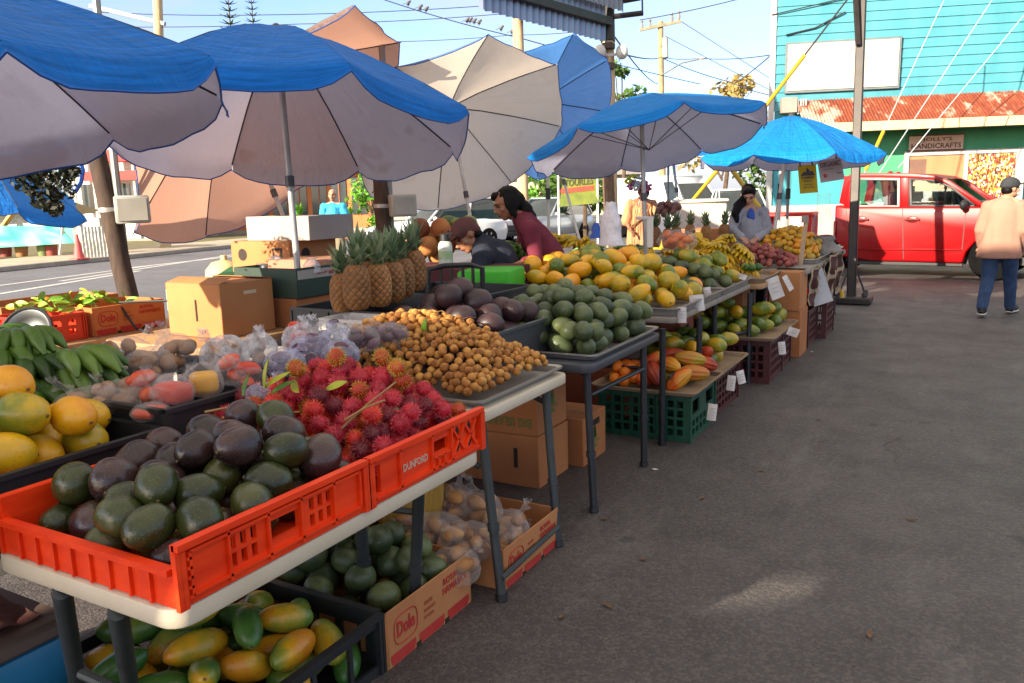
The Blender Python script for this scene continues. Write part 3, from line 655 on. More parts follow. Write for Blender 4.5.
t, L, z = shopblock('white_shop', 'white two storey shop with red banners behind the brown post', 'building', 78, 180, 120, 40, M_whitew)
for i in range(4): lb(t, 'window', .3+i*1.35, 1.4+i*1.35, -.05, .01, 1.5, 2.9, M_glassd)
for i in range(6): lb(t, 'porch_post', .2+i*1.0, .3+i*1.0, -.6, -.5, 0, 4.4, M_whitew)
lb(t, 'red_banner', .8, 4.8, -.72, -.62, 3.05, 3.5, M_redp); lb(t, 'red_awning', 1.8, 4.6, -.9, -.64, 3.9, 4.5, M_redp, .05); lb(t, 'porch_floor', 0, 5.2, -.7, -.001, 0, .16, M_conc)
lb(t, 'lower_panel', .02, 5, -.49, -.45, .17, 1.25, mat('fence_white', '#c5c4bd', '#b6b5ae', 2, .8))
t, L, z = shopblock('orange_shop', 'orange wooden shop with tall windows across the street behind the man in blue', 'building', 225, 372, 150, 46, M_orange_w)
M_sash = mat('window_sash_wood', '#a5613a', '#94532f', 4, .7)
for i in range(7):
    w_ = lb(t, 'window', .5+i*1.15, 1.35+i*1.15, -.06, .01, 1.0, 3.1, M_glassd)
    lb(t, 'window_frame', .9+i*1.15, .96+i*1.15, -.1, -.061, 1.0, 3.1, M_sash)
lb(t, 'eave', -.2, L+.2, -1.1, 5.2, 3.6, 3.75, M_dkwood); lb(t, 'step', 0, L, -1, -.001, 0, .25, M_conc)
t, L, z = shopblock('low_far_building', 'long low pale building far behind the tipped grey white umbrella', 'building', 380, 640, 178, 75, mat('far_wall_cream', '#b8ab95', '#c3b7a2', 1, .9), 8)
lb(t, 'roof', -.4, L+.4, -.8, 8.3, z, z+.5, mat('far_roof_grey', '#7d7a78', '#8b8784', 1, .9)); 
for i in range(10): lb(t, 'window', 1+i*2.4, 2.2+i*2.4, -.06, .01, 1.2, 2.6, M_glassd)
# turquoise stall tent on the left across the street
tt = thing('canopy_tent', 'white tent with turquoise side curtain and yellow trusses across the street', 'tent', (*D(30, 240, 27).xy, 0))
mtq = mat('turquoise_tarp', '#0f9d86', '#19b39a', 1.5, .5, bump=.2, bscale=4)
def dq(pts, d): return [D(x, y, d) for x, y in pts]
k = MB(); a = dq([(-40, 226), (58, 226), (75, 243), (-40, 250)], 26); b = [p+FW*.25+Vector((0, 0, .25)) for p in a]
k.grid(lambda s, t_: a[0].lerp(a[1], s).lerp(a[3].lerp(a[2], s), t_)+FW*(.12*noise.noise(Vector((s*6, t_*2, 1)))), 16, 5); k.build('side_curtain', mtq, tt, smooth=60)
k = MB(); a2 = dq([(56, 198), (66, 194), (76, 244), (60, 226)], 26); k.prism(a2, FW*.1); k.build('corner_flap', mtq, tt)
k = MB(); k.prism(dq([(-45, 207), (30, 196), (62, 198), (30, 205), (-45, 212)], 26.5), FW*2.5); k.build('tent_roof', M_whitew, tt)
for (p, q) in (((2, 228), (18, 206)), ((32, 205), (58, 227)), ((-20, 228), (-34, 210))):
    k = MB(); k.tube([D(*p, 26.4), D(*q, 26.4)], .09, 6); k.build('truss', mat('yellow_truss', '#b98a35', '#c79a48', 3, .6), tt)
n = N('white_lattice'); f = n.noise(16, 3); n.bsdf(n.ramp(f, [(.35, '#b9b2a4'), (.6, '#e0ddd6')]), .8)
k = MB(); k.prism(dq([(-45, 228), (-30, 212), (20, 204), (55, 228)], 27.5), FW*.1); k.build('back_panel', n.m, tt)
k = MB(); k.bar(D(60, 255, 26), D(66, 196, 26), .07, .07); k.bar(D(78, 256, 26), D(70, 192, 26), .12, .12); k.build('tent_leg', M_whitepole, tt)
for i, x in enumerate((-30, -8, 6, 22, 44, 52)):
    c = D(x, 254, 26.6); c.z = .13; k = MB(); hh = .3+.12*(i % 3); k.lathe([(.16, 0), (.2, hh*.6), (.19, hh), (.0, hh)], 10, Matrix.Translation(c)); k.ball(c+Vector((0, 0, hh)), (.22, .22, .12), 8, 6)
    tag(k.build('produce_bucket', mat('bucket_mix%d' % (i % 3), ('#a06a40', '#6d7a46', '#8a3f35')[i % 3], None, 3, .7)), 'small round bucket of produce below the turquoise curtain', 'bucket', 'buckets below the turquoise curtain')
k = MB(); c = D(79, 256, 24); c.z = .13; k.lathe([(.0, .75), (.04, .75), (.15, .04)], 14, Matrix.Translation(c)); k.box(c+Vector((0, 0, .02)), (.42, .42, .04)); 
cn = k.build('traffic_cone', mat('cone_pink', '#c8504c', '#d45d58', 3, .6), smooth=40); tag(cn, 'faded red and white traffic cone on the far pavement', 'cone')
k = MB(); k.lathe([(.075, .42), (.105, .28)], 14, Matrix.Translation(c+Vector((0, 0, .006)))); k.build('white_band', M_white, cn)
fn = thing('picket_fence', 'low white fence panel right of the traffic cone', 'fence', (*D(92, 245, 25).xy, 0))
for i in range(9):
    k = MB(); p = D(84+i*3.4, 250-i*.4, 25); q = Vector((p.x, p.y, .13)); k.bar(q, q+Vector((0, 0, .95)), .07, .03); k.build('picket', M_white, fn)
k = MB(); k.bar(Vector((*D(83, 245, 25.1).xy, .9)), Vector((*D(113, 243, 25.1).xy, .9)), .03, .06); k.bar(Vector((*D(83, 245, 25.1).xy, .45)), Vector((*D(113, 243, 25.1).xy, .45)), .03, .06); k.build('rail', M_white, fn)
# banner
bp = [D(559, 207, 26), D(598, 203, 26), D(597, 172, 26), D(560, 173, 26)]
bn = thing('banner', 'yellow green roadside banner with dark lettering and a red arrow strip', 'banner', (*((bp[0]+bp[1])/2).xy, 0))
n = N('banner_print'); n.bsdf(n.ramp(n.noise(2.2, 4), [(.3, '#827c24'), (.5, '#6c7626'), (.7, '#4e5f26')]), .6)
k = MB(); k.prism(bp, FW*.03); k.build('sheet', n.m, bn)
ux = (bp[1]-bp[0]).normalized(); uy = (bp[3]-bp[0]).normalized(); cc = (bp[0]+bp[1]+bp[2]+bp[3])/4-FW*.02
k = MB(); write(k, 'TOURLES', cc+uy*.22, ux, uy, .24, .95, .02); k.build('lettering', mat('banner_ink', '#3d3a1c', '#4a4624', 4, .6), bn, smooth=0)
k = MB(); k.prism([cc-ux*.55-uy*.1, cc+ux*.5-uy*.1, cc+ux*.5+uy*.06, cc-ux*.55+uy*.06, cc-ux*.66-uy*.02], FW*.01); k.build('arrow_strip', mat('banner_red', '#b03526', '#bd4632', 4, .6), bn)
for p in (bp[0], bp[1]): k = MB(); k.bar(Vector((p.x, p.y, .05))+FW*.06, p+Vector((0, 0, 1.1))+FW*.06, .06, .06); k.build('stake', M_whitepole, bn)
# trees and bushes --------------------------------------------------
def leafmat(name, a, b, c):
    n = N(name); g = n.n('NewGeometry'); f = n.noise(.9, 3, coord='Object')
    col = n.ramp(n.math('ADD', n.math('MULTIPLY', g.outputs['Random Per Island'], .6), n.math('MULTIPLY', f, .4)), [(.2, a), (.5, b), (.8, c)])
    bs = n.bsdf(col, .6); tr = n.n('BsdfTranslucent'); n.l(col, tr.inputs[0]); m = n.n('MixShader'); m.inputs[0].default_value = .25; n.l(bs.outputs[0], m.inputs[1]); n.l(tr.outputs[0], m.inputs[2]); n.l(m.outputs[0], n.out.inputs[0]); return n.m
L_mid = leafmat('leaf_mid', '#2f4a1c', '#48692a', '#6b8a3a'); L_dark = leafmat('leaf_dark', '#1d2a16', '#2c3a20', '#3d4c2a'); L_yel = leafmat('leaf_dry', '#7a6a3a', '#9a8548', '#b39c5c'); L_lime = leafmat('leaf_lime', '#3f7a1a', '#5f9a24', '#86b83a')
M_bark = mat('bark', '#4a3a2d', '#5f4c3b', 5, .9, bump=.5, bscale=20)
def tree(label, base, h, cr, m, leaf=.25, n=900, trunk=.14, flat=.8, low=.35):
    t = thing('tree', label, 'tree', base); rs = np.random.default_rng(int(abs(base[0]*97+base[1]*31)) % 9999); k = MB()
    k.tube([(0, 0, 0), (.1*cr, 0, h*.3), (0, .08*cr, h*.6), (0, 0, h*.85)], [trunk, trunk*.8, trunk*.5, trunk*.15], 8)
    cl = []
    for i in range(11):
        a = rs.uniform(0, 6.28); rr = cr*rs.uniform(.25, .85); zz = h*rs.uniform(low+.1, .95); c = Vector((rr*math.cos(a), rr*math.sin(a), zz)); cl.append((c, cr*rs.uniform(.28, .5)))
        k.tube([(0, 0, h*rs.uniform(.25, .6)), c*.6+Vector((0, 0, zz*.32)), c], [trunk*.4, trunk*.25, trunk*.08], 5)
    k.build('trunk', M_bark, t, local=True); q = MB()
    for i in range(n):
        c, r = cl[int(rs.integers(len(cl)))]; d = Vector(rs.normal(size=3)).normalized()*r*rs.uniform(.45, 1.05)**.6; d.z *= flat; p = c+d
        a = Vector(rs.normal(size=3)).normalized(); b = a.cross(Vector(rs.normal(size=3))).normalized(); s = leaf*rs.uniform(.5, 1.2)
        q.add([p-a*s, p+b*s*.5, p+a*s, p-b*s*.5], [(0, 1, 2, 3)])
    q.build('crown', m, t, local=True, smooth=0, fixn=False); return t
def gz(px, py, d): v = D(px, py, d); return (v.x, v.y, 0)
tree('dry yellowish tree crown showing above the bright blue umbrella', gz(722, 200, 60), D(725, 78, 60).z, 3.4, L_yel, .3, 1300, .2)
tree('green tree beside the utility post above the light blue umbrella', gz(622, 200, 62), D(622, 56, 62).z, 1.9, L_mid, .3, 700, .18)
tree('green leafy tree behind the roadside banner', gz(578, 200, 52), D(580, 160, 52).z, 3, L_mid, .3, 900, .18, low=.1)
tree('dark green bushy tree left of the floodlight post', gz(545, 200, 60), D(550, 158, 60).z, 3, L_lime, .3, 900, .18, low=.1)
tree('broad green tree behind the pale van roof', gz(775, 205, 70), D(760, 165, 70).z, 4, L_mid, .35, 900, .2, low=.1)
tree('round green garden tree by the orange shop entrance', gz(372, 210, 40), D(365, 178, 40).z, 1.4, L_lime, .16, 700, .08, low=.05)
def norfolk(label, px, d, py):
    b = gz(px, 210, d); h = D(px, py, d).z; t = thing('pine_tree', label, 'tree', b); k = MB(); k.tube([(0, 0, 0), (0, 0, h)], [.4, .05], 7); k.build('trunk', M_bark, t, local=True); q = MB()
    for i in range(26):
        z = h*(.3+.69*i/26); R_ = (h-z)*.13+.5
        for j in range(7):
            a = 6.283*j/7+i*.4; e = Vector((math.cos(a), math.sin(a), .22)); s = Vector((-math.sin(a), math.cos(a), 0))
            for m_ in range(5):
                p = Vector((0, 0, z))+e*R_*(m_+1)/5; wv = R_*.16*(1.3-m_/5)
                q.add([p-s*wv, p-e*.3, p+s*wv, p+e*.5+Vector((0, 0, .1))], [(0, 1, 2, 3)])
    q.build('crown', L_mid, t, local=True, smooth=0, fixn=False)
norfolk('taller left one of two Norfolk pines far behind the umbrellas', 246, 130, -14); norfolk('shorter right one of two Norfolk pines far behind the umbrellas', 268, 135, -2)
def spiky(label, px, d, py0, py1, wpx, m, n=70):
    b = D(px, py0, d); h = (py0-py1)/CAM_F*d; w_ = wpx/CAM_F*d/2; t = thing('spiky_bush', label, 'bush', (b.x, b.y, max(.0, b.z))); q = MB(); rs = np.random.default_rng(int(px))
    for i in range(n):
        a = rs.uniform(0, 6.28); l = rs.uniform(.3, 1); e = Vector((math.cos(a)*w_*l, math.sin(a)*w_*l, h*rs.uniform(.6, 1)*(1.15-.45*l))); s = Vector((-math.sin(a), math.cos(a), 0))*w_*.06; mid = e*.5+Vector((0, 0, h*.16))
        q.add([-s, s, mid+s, mid-s, e], [(0, 1, 2, 3), (3, 2, 4)])
    q.build('foliage', m, t, local=True, smooth=0, fixn=False); k = MB(); k.tube([(0, 0, -b.z if b.z > 0 else 0), (0, 0, h*.3)], w_*.12, 6); k.build('stem', M_bark, t, local=True)
spiky('bright green grassy bush left of the man in blue', 299, 36, 219, 200, 22, L_lime); spiky('lime green grassy bush right of the man in blue', 350, 38, 216, 205, 20, L_lime)
spiky('spiky green plant by the far kerb under the banner', 585, 30, 206, 196, 34, L_lime, 60)
# ------------------------------------------------------------------ vehicles
M_tyre = mat('tyre_rubber', '#0b0b0c', '#121213', 9, 1.0, spec=.1); M_rim = mat('wheel_alloy', '#b3b4b6', '#8e9093', 4, .3, .7); M_carglass = mat('car_glass', '#1c2426', '#2c3638', 2, .05, spec=.9)
M_black = mat('black_trim', '#17181a', '#222326', 6, .5); M_headl = mat('headlight_glass', '#c9ccd0', '#e2e4e6', 4, .1, spec=.9)
def wheel(t, x, y, r, w_, s=1):
    k = MB(); ry = Matrix.Rotation(math.pi/2, 4, 'X'); mt = Matrix.Translation((x, y, r)) @ ry
    k.lathe([(r*.62, -w_/2), (r*.95, -w_/2), (r, -w_*.32), (r, w_*.32), (r*.95, w_/2), (r*.62, w_/2)], 28, mt); o = k.build('wheel', M_tyre, t, local=True, smooth=40)
    k = MB(); k.lathe([(0, -w_*.36), (r*.14, -w_*.38), (r*.16, -w_*.25), (r*.55, -w_*.3), (r*.63, -w_*.42), (r*.63, w_*.4)], 24, mt)
    for i in range(6):
        a = i*math.pi/3; k.bar(mt @ Vector((r*.1*math.cos(a), r*.1*math.sin(a), -w_*.36)), mt @ Vector((r*.58*math.cos(a), r*.58*math.sin(a), -w_*.4)), .05, .05)
    k.build('rim', M_rim, o, local=True)
def car(label, px, py, d, rz, m, kind='suv', L=4.4, W_=1.75, Hh=1.6, name='parked_car', cat='car'):
    b = D(px, py, d); t = thing(name, label, cat, (b.x, b.y, .012), rz); k = MB()
    belt = Hh*.58; hood = Hh*.56
    # lower body: lofted cross-sections along x, rounded corners
    st = [(-L/2, .38, .75, .80), (-L/2+.15, .25, belt*.98, .95), (-L*.28, .22, belt, 1), (L*.12, .22, belt, 1), (L*.3, .22, hood, .98), (L/2-.15, .25, hood*.86, .92), (L/2, .4, .66, .78)]
    secs = []
    for (x, z0, z1, ws) in st:
        h_ = W_/2*ws; secs.append([(x, -h_*.93, z0), (x, -h_, z0+.18), (x, -h_, z1-.14), (x, -h_*.9, z1), (x, h_*.9, z1), (x, h_, z1-.14), (x, h_, z0+.18), (x, h_*.93, z0)])
    vs = [p for s_ in secs for p in s_]; fs = [(i*8+j, i*8+(j+1) % 8, (i+1)*8+(j+1) % 8, (i+1)*8+j) for i in range(len(secs)-1) for j in range(8)]
    fs += [tuple(range(8))[::-1], tuple((len(secs)-1)*8+j for j in range(8))]; k.add(vs, fs); k.build('body', m, t, local=True, smooth=50)
    xb0, xb1 = {'suv': (-L/2+.12, L*.17), 'sedan': (-L*.33, L*.14), 'van': (-L/2+.06, L*.32), 'pickup': (-L*.12, L*.2)}[kind]; xt0, xt1 = {'suv': (-L/2+.45, -L*.0), 'sedan': (-L*.2, -.0), 'van': (-L/2+.12, L*.2), 'pickup': (-L*.05, L*.08)}[kind]
    k = MB(); bw, tw = W_*.45, W_*.37
    ca = [(xb0, bw, belt-.02), (xb1, bw, belt-.02), (xt1, tw, Hh-.04), (xt0, tw, Hh-.04)]
    k.add([(x, -y, z) for x, y, z in ca]+[(x, y, z) for x, y, z in ca], [(0, 1, 2, 3), (7, 6, 5, 4), (0, 3, 7, 4), (1, 5, 6, 2), (3, 2, 6, 7)]); k.build('glasshouse', m if kind == 'van' else M_carglass, t, local=True, bevel=.03, smooth=40)
    if kind == 'van':
        for s_ in (-1, 1):
            k = MB(); k.prism([(xb1-.75, s_*(bw+.005), belt+.06), (xb1-.2, s_*(bw+.005), belt+.06), (xt1-.02, s_*(tw+.03), Hh-.22), (xt1-.5, s_*(tw+.03), Hh-.22)], (0, s_*.02, 0)); k.build('side_window', M_carglass, t, local=True)
        k = MB(); k.prism([(xb1+.01, -bw*.9, belt+.02), (xb1+.01, bw*.9, belt+.02), (xt1+.03, tw*.9, Hh-.14), (xt1+.03, -tw*.9, Hh-.14)], (.015, 0, .01)); k.build('windscreen', M_carglass, t, local=True)
    k = MB(); k.bb(xt0-.04, xt1+.04, -tw-.02, tw+.02, Hh-.06, Hh)
    for s_ in (-1, 1):
        for fr in (0, .5, 1):
            pb_ = Vector((xb0+(xb1-xb0)*fr, s_*(bw+.012), belt-.02)); pt_ = Vector((xt0+(xt1-xt0)*fr, s_*(tw+.012), Hh-.04)); k.bar(pb_, pt_, .07, .04, (0, 1, 0))
    k.build('roof', m, t, local=True, bevel=.015)
    if kind == 'pickup':
        k = MB(); k.bb(-L/2+.1, xb0-.02, -W_*.42, W_*.42, belt-.004, belt+.005); k.build('bed', M_black, t, local=True)
    for x in (-L*.31, L*.31):
        for s_ in (-1, 1): wheel(t, x, s_*(W_/2-.1), Hh*.2, .22)
    for s_ in (-1, 1):
        k = MB(); k.ball((L/2-.1, s_*W_*.34, hood*.74), (.13, .2, .09), 10, 6); k.build('headlight', M_headl, t, local=True)
        k = MB(); k.ball((-L/2+.1, s_*W_*.38, belt*.75), (.1, .12, .14), 10, 6); k.build('tail_light', M_redp, t, local=True)
        k = MB(); k.ball((xb1-.15, s_*W_*.56, belt+.06), (.07, .1, .07), 8, 6); k.build('mirror', m, t, local=True)
    k = MB(); k.bb(L/2-.08, L/2+.02, -W_*.3, W_*.3, .42, hood*.72); k.build('grille', M_black, t, local=True, bevel=.02)
    k = MB(); k.bb(L/2-.06, L/2+.06, -W_*.4, W_*.4, .3, .42); k.bb(-L/2-.05, -L/2+.06, -W_*.4, W_*.4, .32, .46); k.build('bumper', M_black, t, local=True, bevel=.02)
    return t
M_cwhite = mat('car_paint_white', '#c9ccd0', '#d5d8dc', 1, .25, coat=.5); M_csil = mat('car_paint_silver', '#8d97a5', '#9aa4b2', 1, .3, .3, coat=.5)
car('white parked car seen from its front beside the rear pineapple post', 438, 222, 26, rad(-118), M_cwhite, 'suv', 4.5, 1.8, 1.65)
car('white parked car behind the woman in the maroon top', 512, 218, 31, rad(-105), M_cwhite, 'sedan', 4.4, 1.8, 1.45)
car('silver grey parked car left of the roadside banner', 545, 212, 30, rad(-100), M_csil, 'suv', 4.3, 1.75, 1.6)
car('white panel van parked behind the flower sellers tent', 668, 222, 30, rad(-28), M_cwhite, 'van', 5.2, 1.95, 2.25, 'white_van', 'van')
car('white pickup truck parked behind the woman in grey', 735, 222, 27, rad(-60), M_cwhite, 'pickup', 4.9, 1.75, 1.7, 'white_pickup', 'pickup')
# red four-door truck, built to its real width behind the aisle
TA = rad(-10); TU = Vector((math.cos(TA), math.sin(TA), 0)); TN = Vector((math.sin(TA), -math.cos(TA), 0))
TO = P(993, 281); TRK = thing('red_truck', 'red four door truck parked side on at the end of the aisle', 'truck', TO, TA)
def TP(px, py): q = on_plane(px, py, TO, TN); return ((q-TO).dot(TU), q.z)
M_red = mat('truck_paint_red', '#85050a', '#8f070d', .8, .38, coat=.12, spec=.25); W_T = 1.75
def side_poly(pix, y0, y1, m, name, bevel=.03, parent=None):
    pts = [TP(*p) for p in pix]; k = MB(); k.prism([(x, y0, z) for x, z in pts], (0, y1-y0, 0)); return k.build(name, m, parent or TRK, local=True, bevel=bevel, smooth=50, seg=2)
lower = [(836, 256), (833.5, 236), (835, 205), (845, 207), (985, 206.5), (1010, 210), (1040, 217), (1048, 226), (1050, 256), (1030, 259), (1026, 248), (1016, 240), (994, 237), (975, 242), (966, 252), (962, 263.5), (915, 262), (870, 261)]
side_poly(lower, 0, W_T, M_red, 'body', .035)
# greenhouse: roof, pillars, glass, seats inside
zr = TP(900, 173)[1]; zb_ = TP(900, 207)[1]
roofp = [(838, 203), (843, 180), (848, 175), (862, 173), (912, 173), (935, 175.5), (950, 181), (985, 205.5), (977, 206), (946, 184), (934, 180), (912, 178.4), (858, 178.4), (850, 181), (846, 206)]
side_poly(roofp, .05, .16, M_red, 'roof_rail', .012); side_poly(roofp, W_T-.16, W_T-.05, M_red, 'roof_rail', .012)
side_poly([(846, 178.8), (862, 173.2), (912, 173.2), (935, 176), (944, 180), (934, 179), (912, 177), (862, 177)], .12, W_T-.12, M_red, 'roof', .02)
def pillar(px0, px1, y0=.052, y1=.15): side_poly([(px0, 176), (px1, 176), (px1+.3, 207.5), (px0+.3, 207.5)], y0, y1, M_red, 'door_pillar', .01)
pillar(898, 908); pillar(843, 857)
n = N('truck_window_glass'); gl = n.n('BsdfGlossy'); gl.inputs['Roughness'].default_value = .02; gl.inputs[0].default_value = (.8, .9, .95, 1); tr = n.n('BsdfTransparent'); tr.inputs[0].default_value = (.62, .72, .74, 1)
fr = n.n('Fresnel'); fr.inputs[0].default_value = 1.6; m_ = n.n('MixShader'); n.l(n.math('ADD', fr.outputs[0], .06), m_.inputs[0]); n.l(tr.outputs[0], m_.inputs[1]); n.l(gl.outputs[0], m_.inputs[2]); n.l(m_.outputs[0], n.out.inputs[0]); G_win = n.m
side_poly([(856, 178.5), (899, 178.5), (899, 207), (856, 207)], .085, .093, G_win, 'rear_window', 0); side_poly([(907, 178.5), (936, 180), (952, 188), (973, 206), (907, 206)], .085, .093, G_win, 'front_window', 0)
side_poly([(840, 178.5), (936, 179), (975, 206), (840, 206)], W_T-.093, W_T-.085, G_win, 'far_window', 0)
side_poly([(908, 178), (936, 180), (953, 187.5), (975, 205), (972, 205.5), (950, 188.5), (935, 181.5), (911, 179.8), (911, 205), (974, 205), (974, 207), (908, 207)], .045, .075, M_black, 'window_trim', .003)
side_poly([(857, 177.5), (899, 178), (899, 207.5), (857, 207.5), (857, 205.3), (896.5, 205.5), (896.5, 180.3), (857, 180)], .045, .075, M_conduit, 'window_trim', .003)
a = TP(977, 206); b = TP(940, 179); k = MB(); k.prism([(a[0], .1, a[1]), (b[0], .1, b[1]), (b[0]+.03, .1, b[1]+.01), (a[0]+.05, .1, a[1])], (0, W_T-.2, 0)); k.build('windscreen', G_win, TRK, local=True)
M_seat = mat('red_seat_cover', '#8e1420', '#a01a28', 6, .8); M_int = mat('truck_interior', '#26282a', '#34373a', 4, .8)
for (px, y) in ((885, .35), (882, 1.1)):
    x, z_ = TP(px, 208); k = MB(); k.box((x, y, z_+.22), (.16, .5, .66), Matrix.Rotation(rad(-12), 3, 'Y')); k.box((x-.03, y, z_+.56), (.1, .26, .16)); k.build('seat', M_seat, TRK, local=True, bevel=.05)
for (px, y) in ((935, .45), (935, 1.25)):
    x, z_ = TP(px, 208); k = MB(); k.box((x, y, z_+.12), (.16, .5, .5), Matrix.Rotation(rad(-12), 3, 'Y')); k.box((x-.05, y, z_+.42), (.1, .26, .14)); k.build('seat', M_int, TRK, local=True, bevel=.05)
x, z_ = TP(957, 203); k = MB(); mt = Matrix.Translation((x, .45, z_)) @ Matrix.Rotation(rad(62), 4, 'Y'); pts = [mt @ Vector((.19*math.cos(i*.4488), .19*math.sin(i*.4488), 0)) for i in range(15)]; k.tube(pts, .018, 6); k.tube([pts[0], pts[7]], .018, 6); k.build('steering_wheel', M_black, TRK, local=True)
x, z_ = TP(968, 206); k = MB(); k.bb(x-.1, x+.35, .12, W_T-.12, z_-.12, z_+.08); k.build('dashboard', M_int, TRK, local=True, bevel=.04)
x0, z0 = TP(846, 207.5); x1, z1 = TP(975, 206); k = MB(); k.bb(x0, x1, .1, W_T-.1, z0-.06, z0-.001); k.build('cabin_floor', M_int, TRK, local=True)
for (pa_, pb2) in (((902.5, 208), (903.5, 259)), ((846, 209), (852, 259)), ((966, 209), (962, 250))):
    a, b = TP(*pa_), TP(*pb2); k = MB(); k.bar((a[0], -.0005, a[1]), (b[0], -.0005, b[1]), .012, .006, (0, 1, 0)); k.build('door_gap', M_black, TRK, local=True)
for px in (912, 861):
    a = TP(px-7, 219.5); b = TP(px+8, 219.5); k = MB(); k.bar((a[0], -.02, a[1]), (b[0], -.02, b[1]), .03, .045, (0, 1, 0)); k.ball(((a[0]+b[0])/2, .0, a[1]), (.1, .012, .06), 12, 6); k.build('door_handle', mat('handle_dark_red', '#5c0a0d', '#6b0d10', 3, .3), TRK, local=True, bevel=.008)
a = TP(855, 249); b = TP(962, 250); k = MB(); k.bar((a[0], -.006, a[1]), (b[0], -.006, b[1]), .018, .05, (0, 1, 0)); k.build('side_moulding', M_red, TRK, local=True, bevel=.006)
a = TP(850, 262.5); b = TP(962, 265); k = MB(); k.bar((a[0], .09, a[1]), (b[0], .09, b[1]), .07, .05, (0, 1, 0)); k.build('running_board', M_black, TRK, local=True, bevel=.01)
x, z_ = TP(965, 205); k = MB(); k.ball((x, -.12, z_), (.06, .10, .085), 12, 8); k.bar((x+.05, .06, z_-.07), (x, -.1, z_-.05), .04, .04); k.build('door_mirror', M_black, TRK, local=True)
x, z_ = TP(835, 229); k = MB(); k.box((x, .06, z_), (.05, .18, .3)); k.build('tail_light', mat('tail_lens', '#7c0508', '#8c0a0d', 2, .2), TRK, local=True, bevel=.015)
xw = TP(993, 260)[0]
wheel(TRK, xw, .12, .37, .25); wheel(TRK, xw, W_T-.12, .37, .25); wheel(TRK, xw-2.75, .12, .37, .25); wheel(TRK, xw-2.75, W_T-.12, .37, .25)
k = MB(); k.bb(TP(838, 258)[0], TP(1045, 258)[0], .2, W_T-.2, .25, TP(900, 256)[1]); k.build('chassis', M_black, TRK, local=True)
for y in (.25, W_T-.25): k = MB(); x, z_ = TP(1046, 226); k.ball((x, y, z_), (.08, .2, .1), 10, 6); k.build('headlight', M_headl, TRK, local=True)
# ------------------------------------------------------------------ tables
M_ttop = mat('cream_table_plastic', '#d0c4ae', '#c0b298', 3, .5, bump=.1, bscale=120); M_tdark = mat('dark_table_plastic', '#34363c', '#44464c', 3, .45, bump=.1, bscale=120)
M_twood = mat('tan_table_laminate', '#b08a60', '#9a7550', 2.5, .6, stretch=(2, 9, 2)); M_leg = mat('table_leg_steel', '#33383a', '#43484a', 8, .5, .4); M_legd = mat('table_leg_black', '#24262a', '#303238', 8, .5, .4)
M_tgrey = mat('grey_board_top', '#7d746a', '#928a80', 3, .7, stretch=(1, 8, 1))
def table(label, x0, x1, y0, y1, z, mt, ml, legs=None, th=.045, skirt=True, bars=(), group='stall tables', lr=.019):
    t = thing('folding_table', label, 'table', ((x0+x1)/2, (y0+y1)/2, 0), 0, group)
    k = MB(); r = .05; pts = []
    for cx, cy, a0 in ((x1-r, y1-r, 0), (x0+r, y1-r, 90), (x0+r, y0+r, 180), (x1-r, y0+r, 270)):
        for i in range(6): a = rad(a0+i*18); pts.append((cx+r*math.cos(a), cy+r*math.sin(a), z-th))
    k.prism(pts, (0, 0, th)); k.build('tabletop', mt, t, bevel=.008, seg=2)
    if legs is None: legs = [((x, y, z-th-.002), (x+(.0), y, 0)) for x in (x0+.12, x1-.1) for y in (y0+.1, y1-.1)]
    for a, b in legs:
        k = MB(); a = Vector(a); b = Vector(b); k.tube([a, b], lr, 10); k.build('leg', ml, t)
        k = MB(); k.tube([b+(a-b)*.0, b+(a-b)*.035], lr+.006, 10); k.build('leg_cap', M_black, t); k = MB(); k.tube([a.lerp(b, .58), a.lerp(b, .62)], lr+.005, 10); k.build('leg_collar', ml, t)
    for a, b in bars: k = MB(); k.tube([a, b], .012, 8); k.build('crossbar', ml, t)
    return t
def V(*a): return Vector(a)
la = [(P(62, 592, .69), P(79, 690, .25)), (P(118, 612, .69), P(131, 690, .3))]
def ext(a, b, z): d = (b-a); return a+d*((z-a.z)/d.z)
table('small cream folding table carrying the two orange crates', -1.93, -1.285, .915, 2.065, .74, M_ttop, M_leg,
      [(ext(*la[0], .693), ext(*la[0], 0)), (ext(*la[1], .693), ext(*la[1], 0)), (V(-1.47, 1.98, .693), V(-1.64, 2.12, .0)), (V(-1.70, 1.94, .693), V(-1.80, 2.06, 0))],
      bars=[(V(-1.74, 1.98, .5), V(-1.52, 2.02, .5)), (V(-1.70, .955, .47), V(-1.51, .955, .47))], lr=.021)
table('second cream folding table behind the orange crates', -2.75, -1.96, .55, 2.1, .70, M_ttop, M_leg)
table('long cream folding table carrying the longan tray', -3.25, -1.50, 2.42, 3.175, .745, M_ttop, M_leg,
      [(V(-1.56, 2.50, .70), P(502, 600)), (V(-1.57, 3.07, .70), P(558, 546)), (V(-3.1, 2.5, .7), V(-3.1, 2.5, 0)), (V(-3.1, 3.1, .7), V(-3.1, 3.1, 0))],
      bars=[(P(502, 600)+V(0, 0, .09), P(558, 546)+V(0, 0, .09)), (V(-1.57, 2.5, .5), V(-1.9, 2.5, .69)), (V(-1.57, 3.07, .62), V(-1.75, 3.07, .69))])
table('dark grey folding table carrying the green avocado tray', -2.55, -1.47, 3.34, 4.36, .745, M_tdark, M_legd,
      [(V(-1.56, 3.5, .70), P(594, 512)), (V(-1.52, 4.2, .70), P(644, 466)), (V(-2.4, 3.5, .7), V(-2.4, 3.4, 0)), (V(-2.4, 4.25, .7), V(-2.4, 4.3, 0))],
      bars=[(V(-1.54, 3.5, .56), V(-1.51, 4.2, .56)), (V(-1.56, 3.5, .66), V(-1.75, 3.6, .69))])
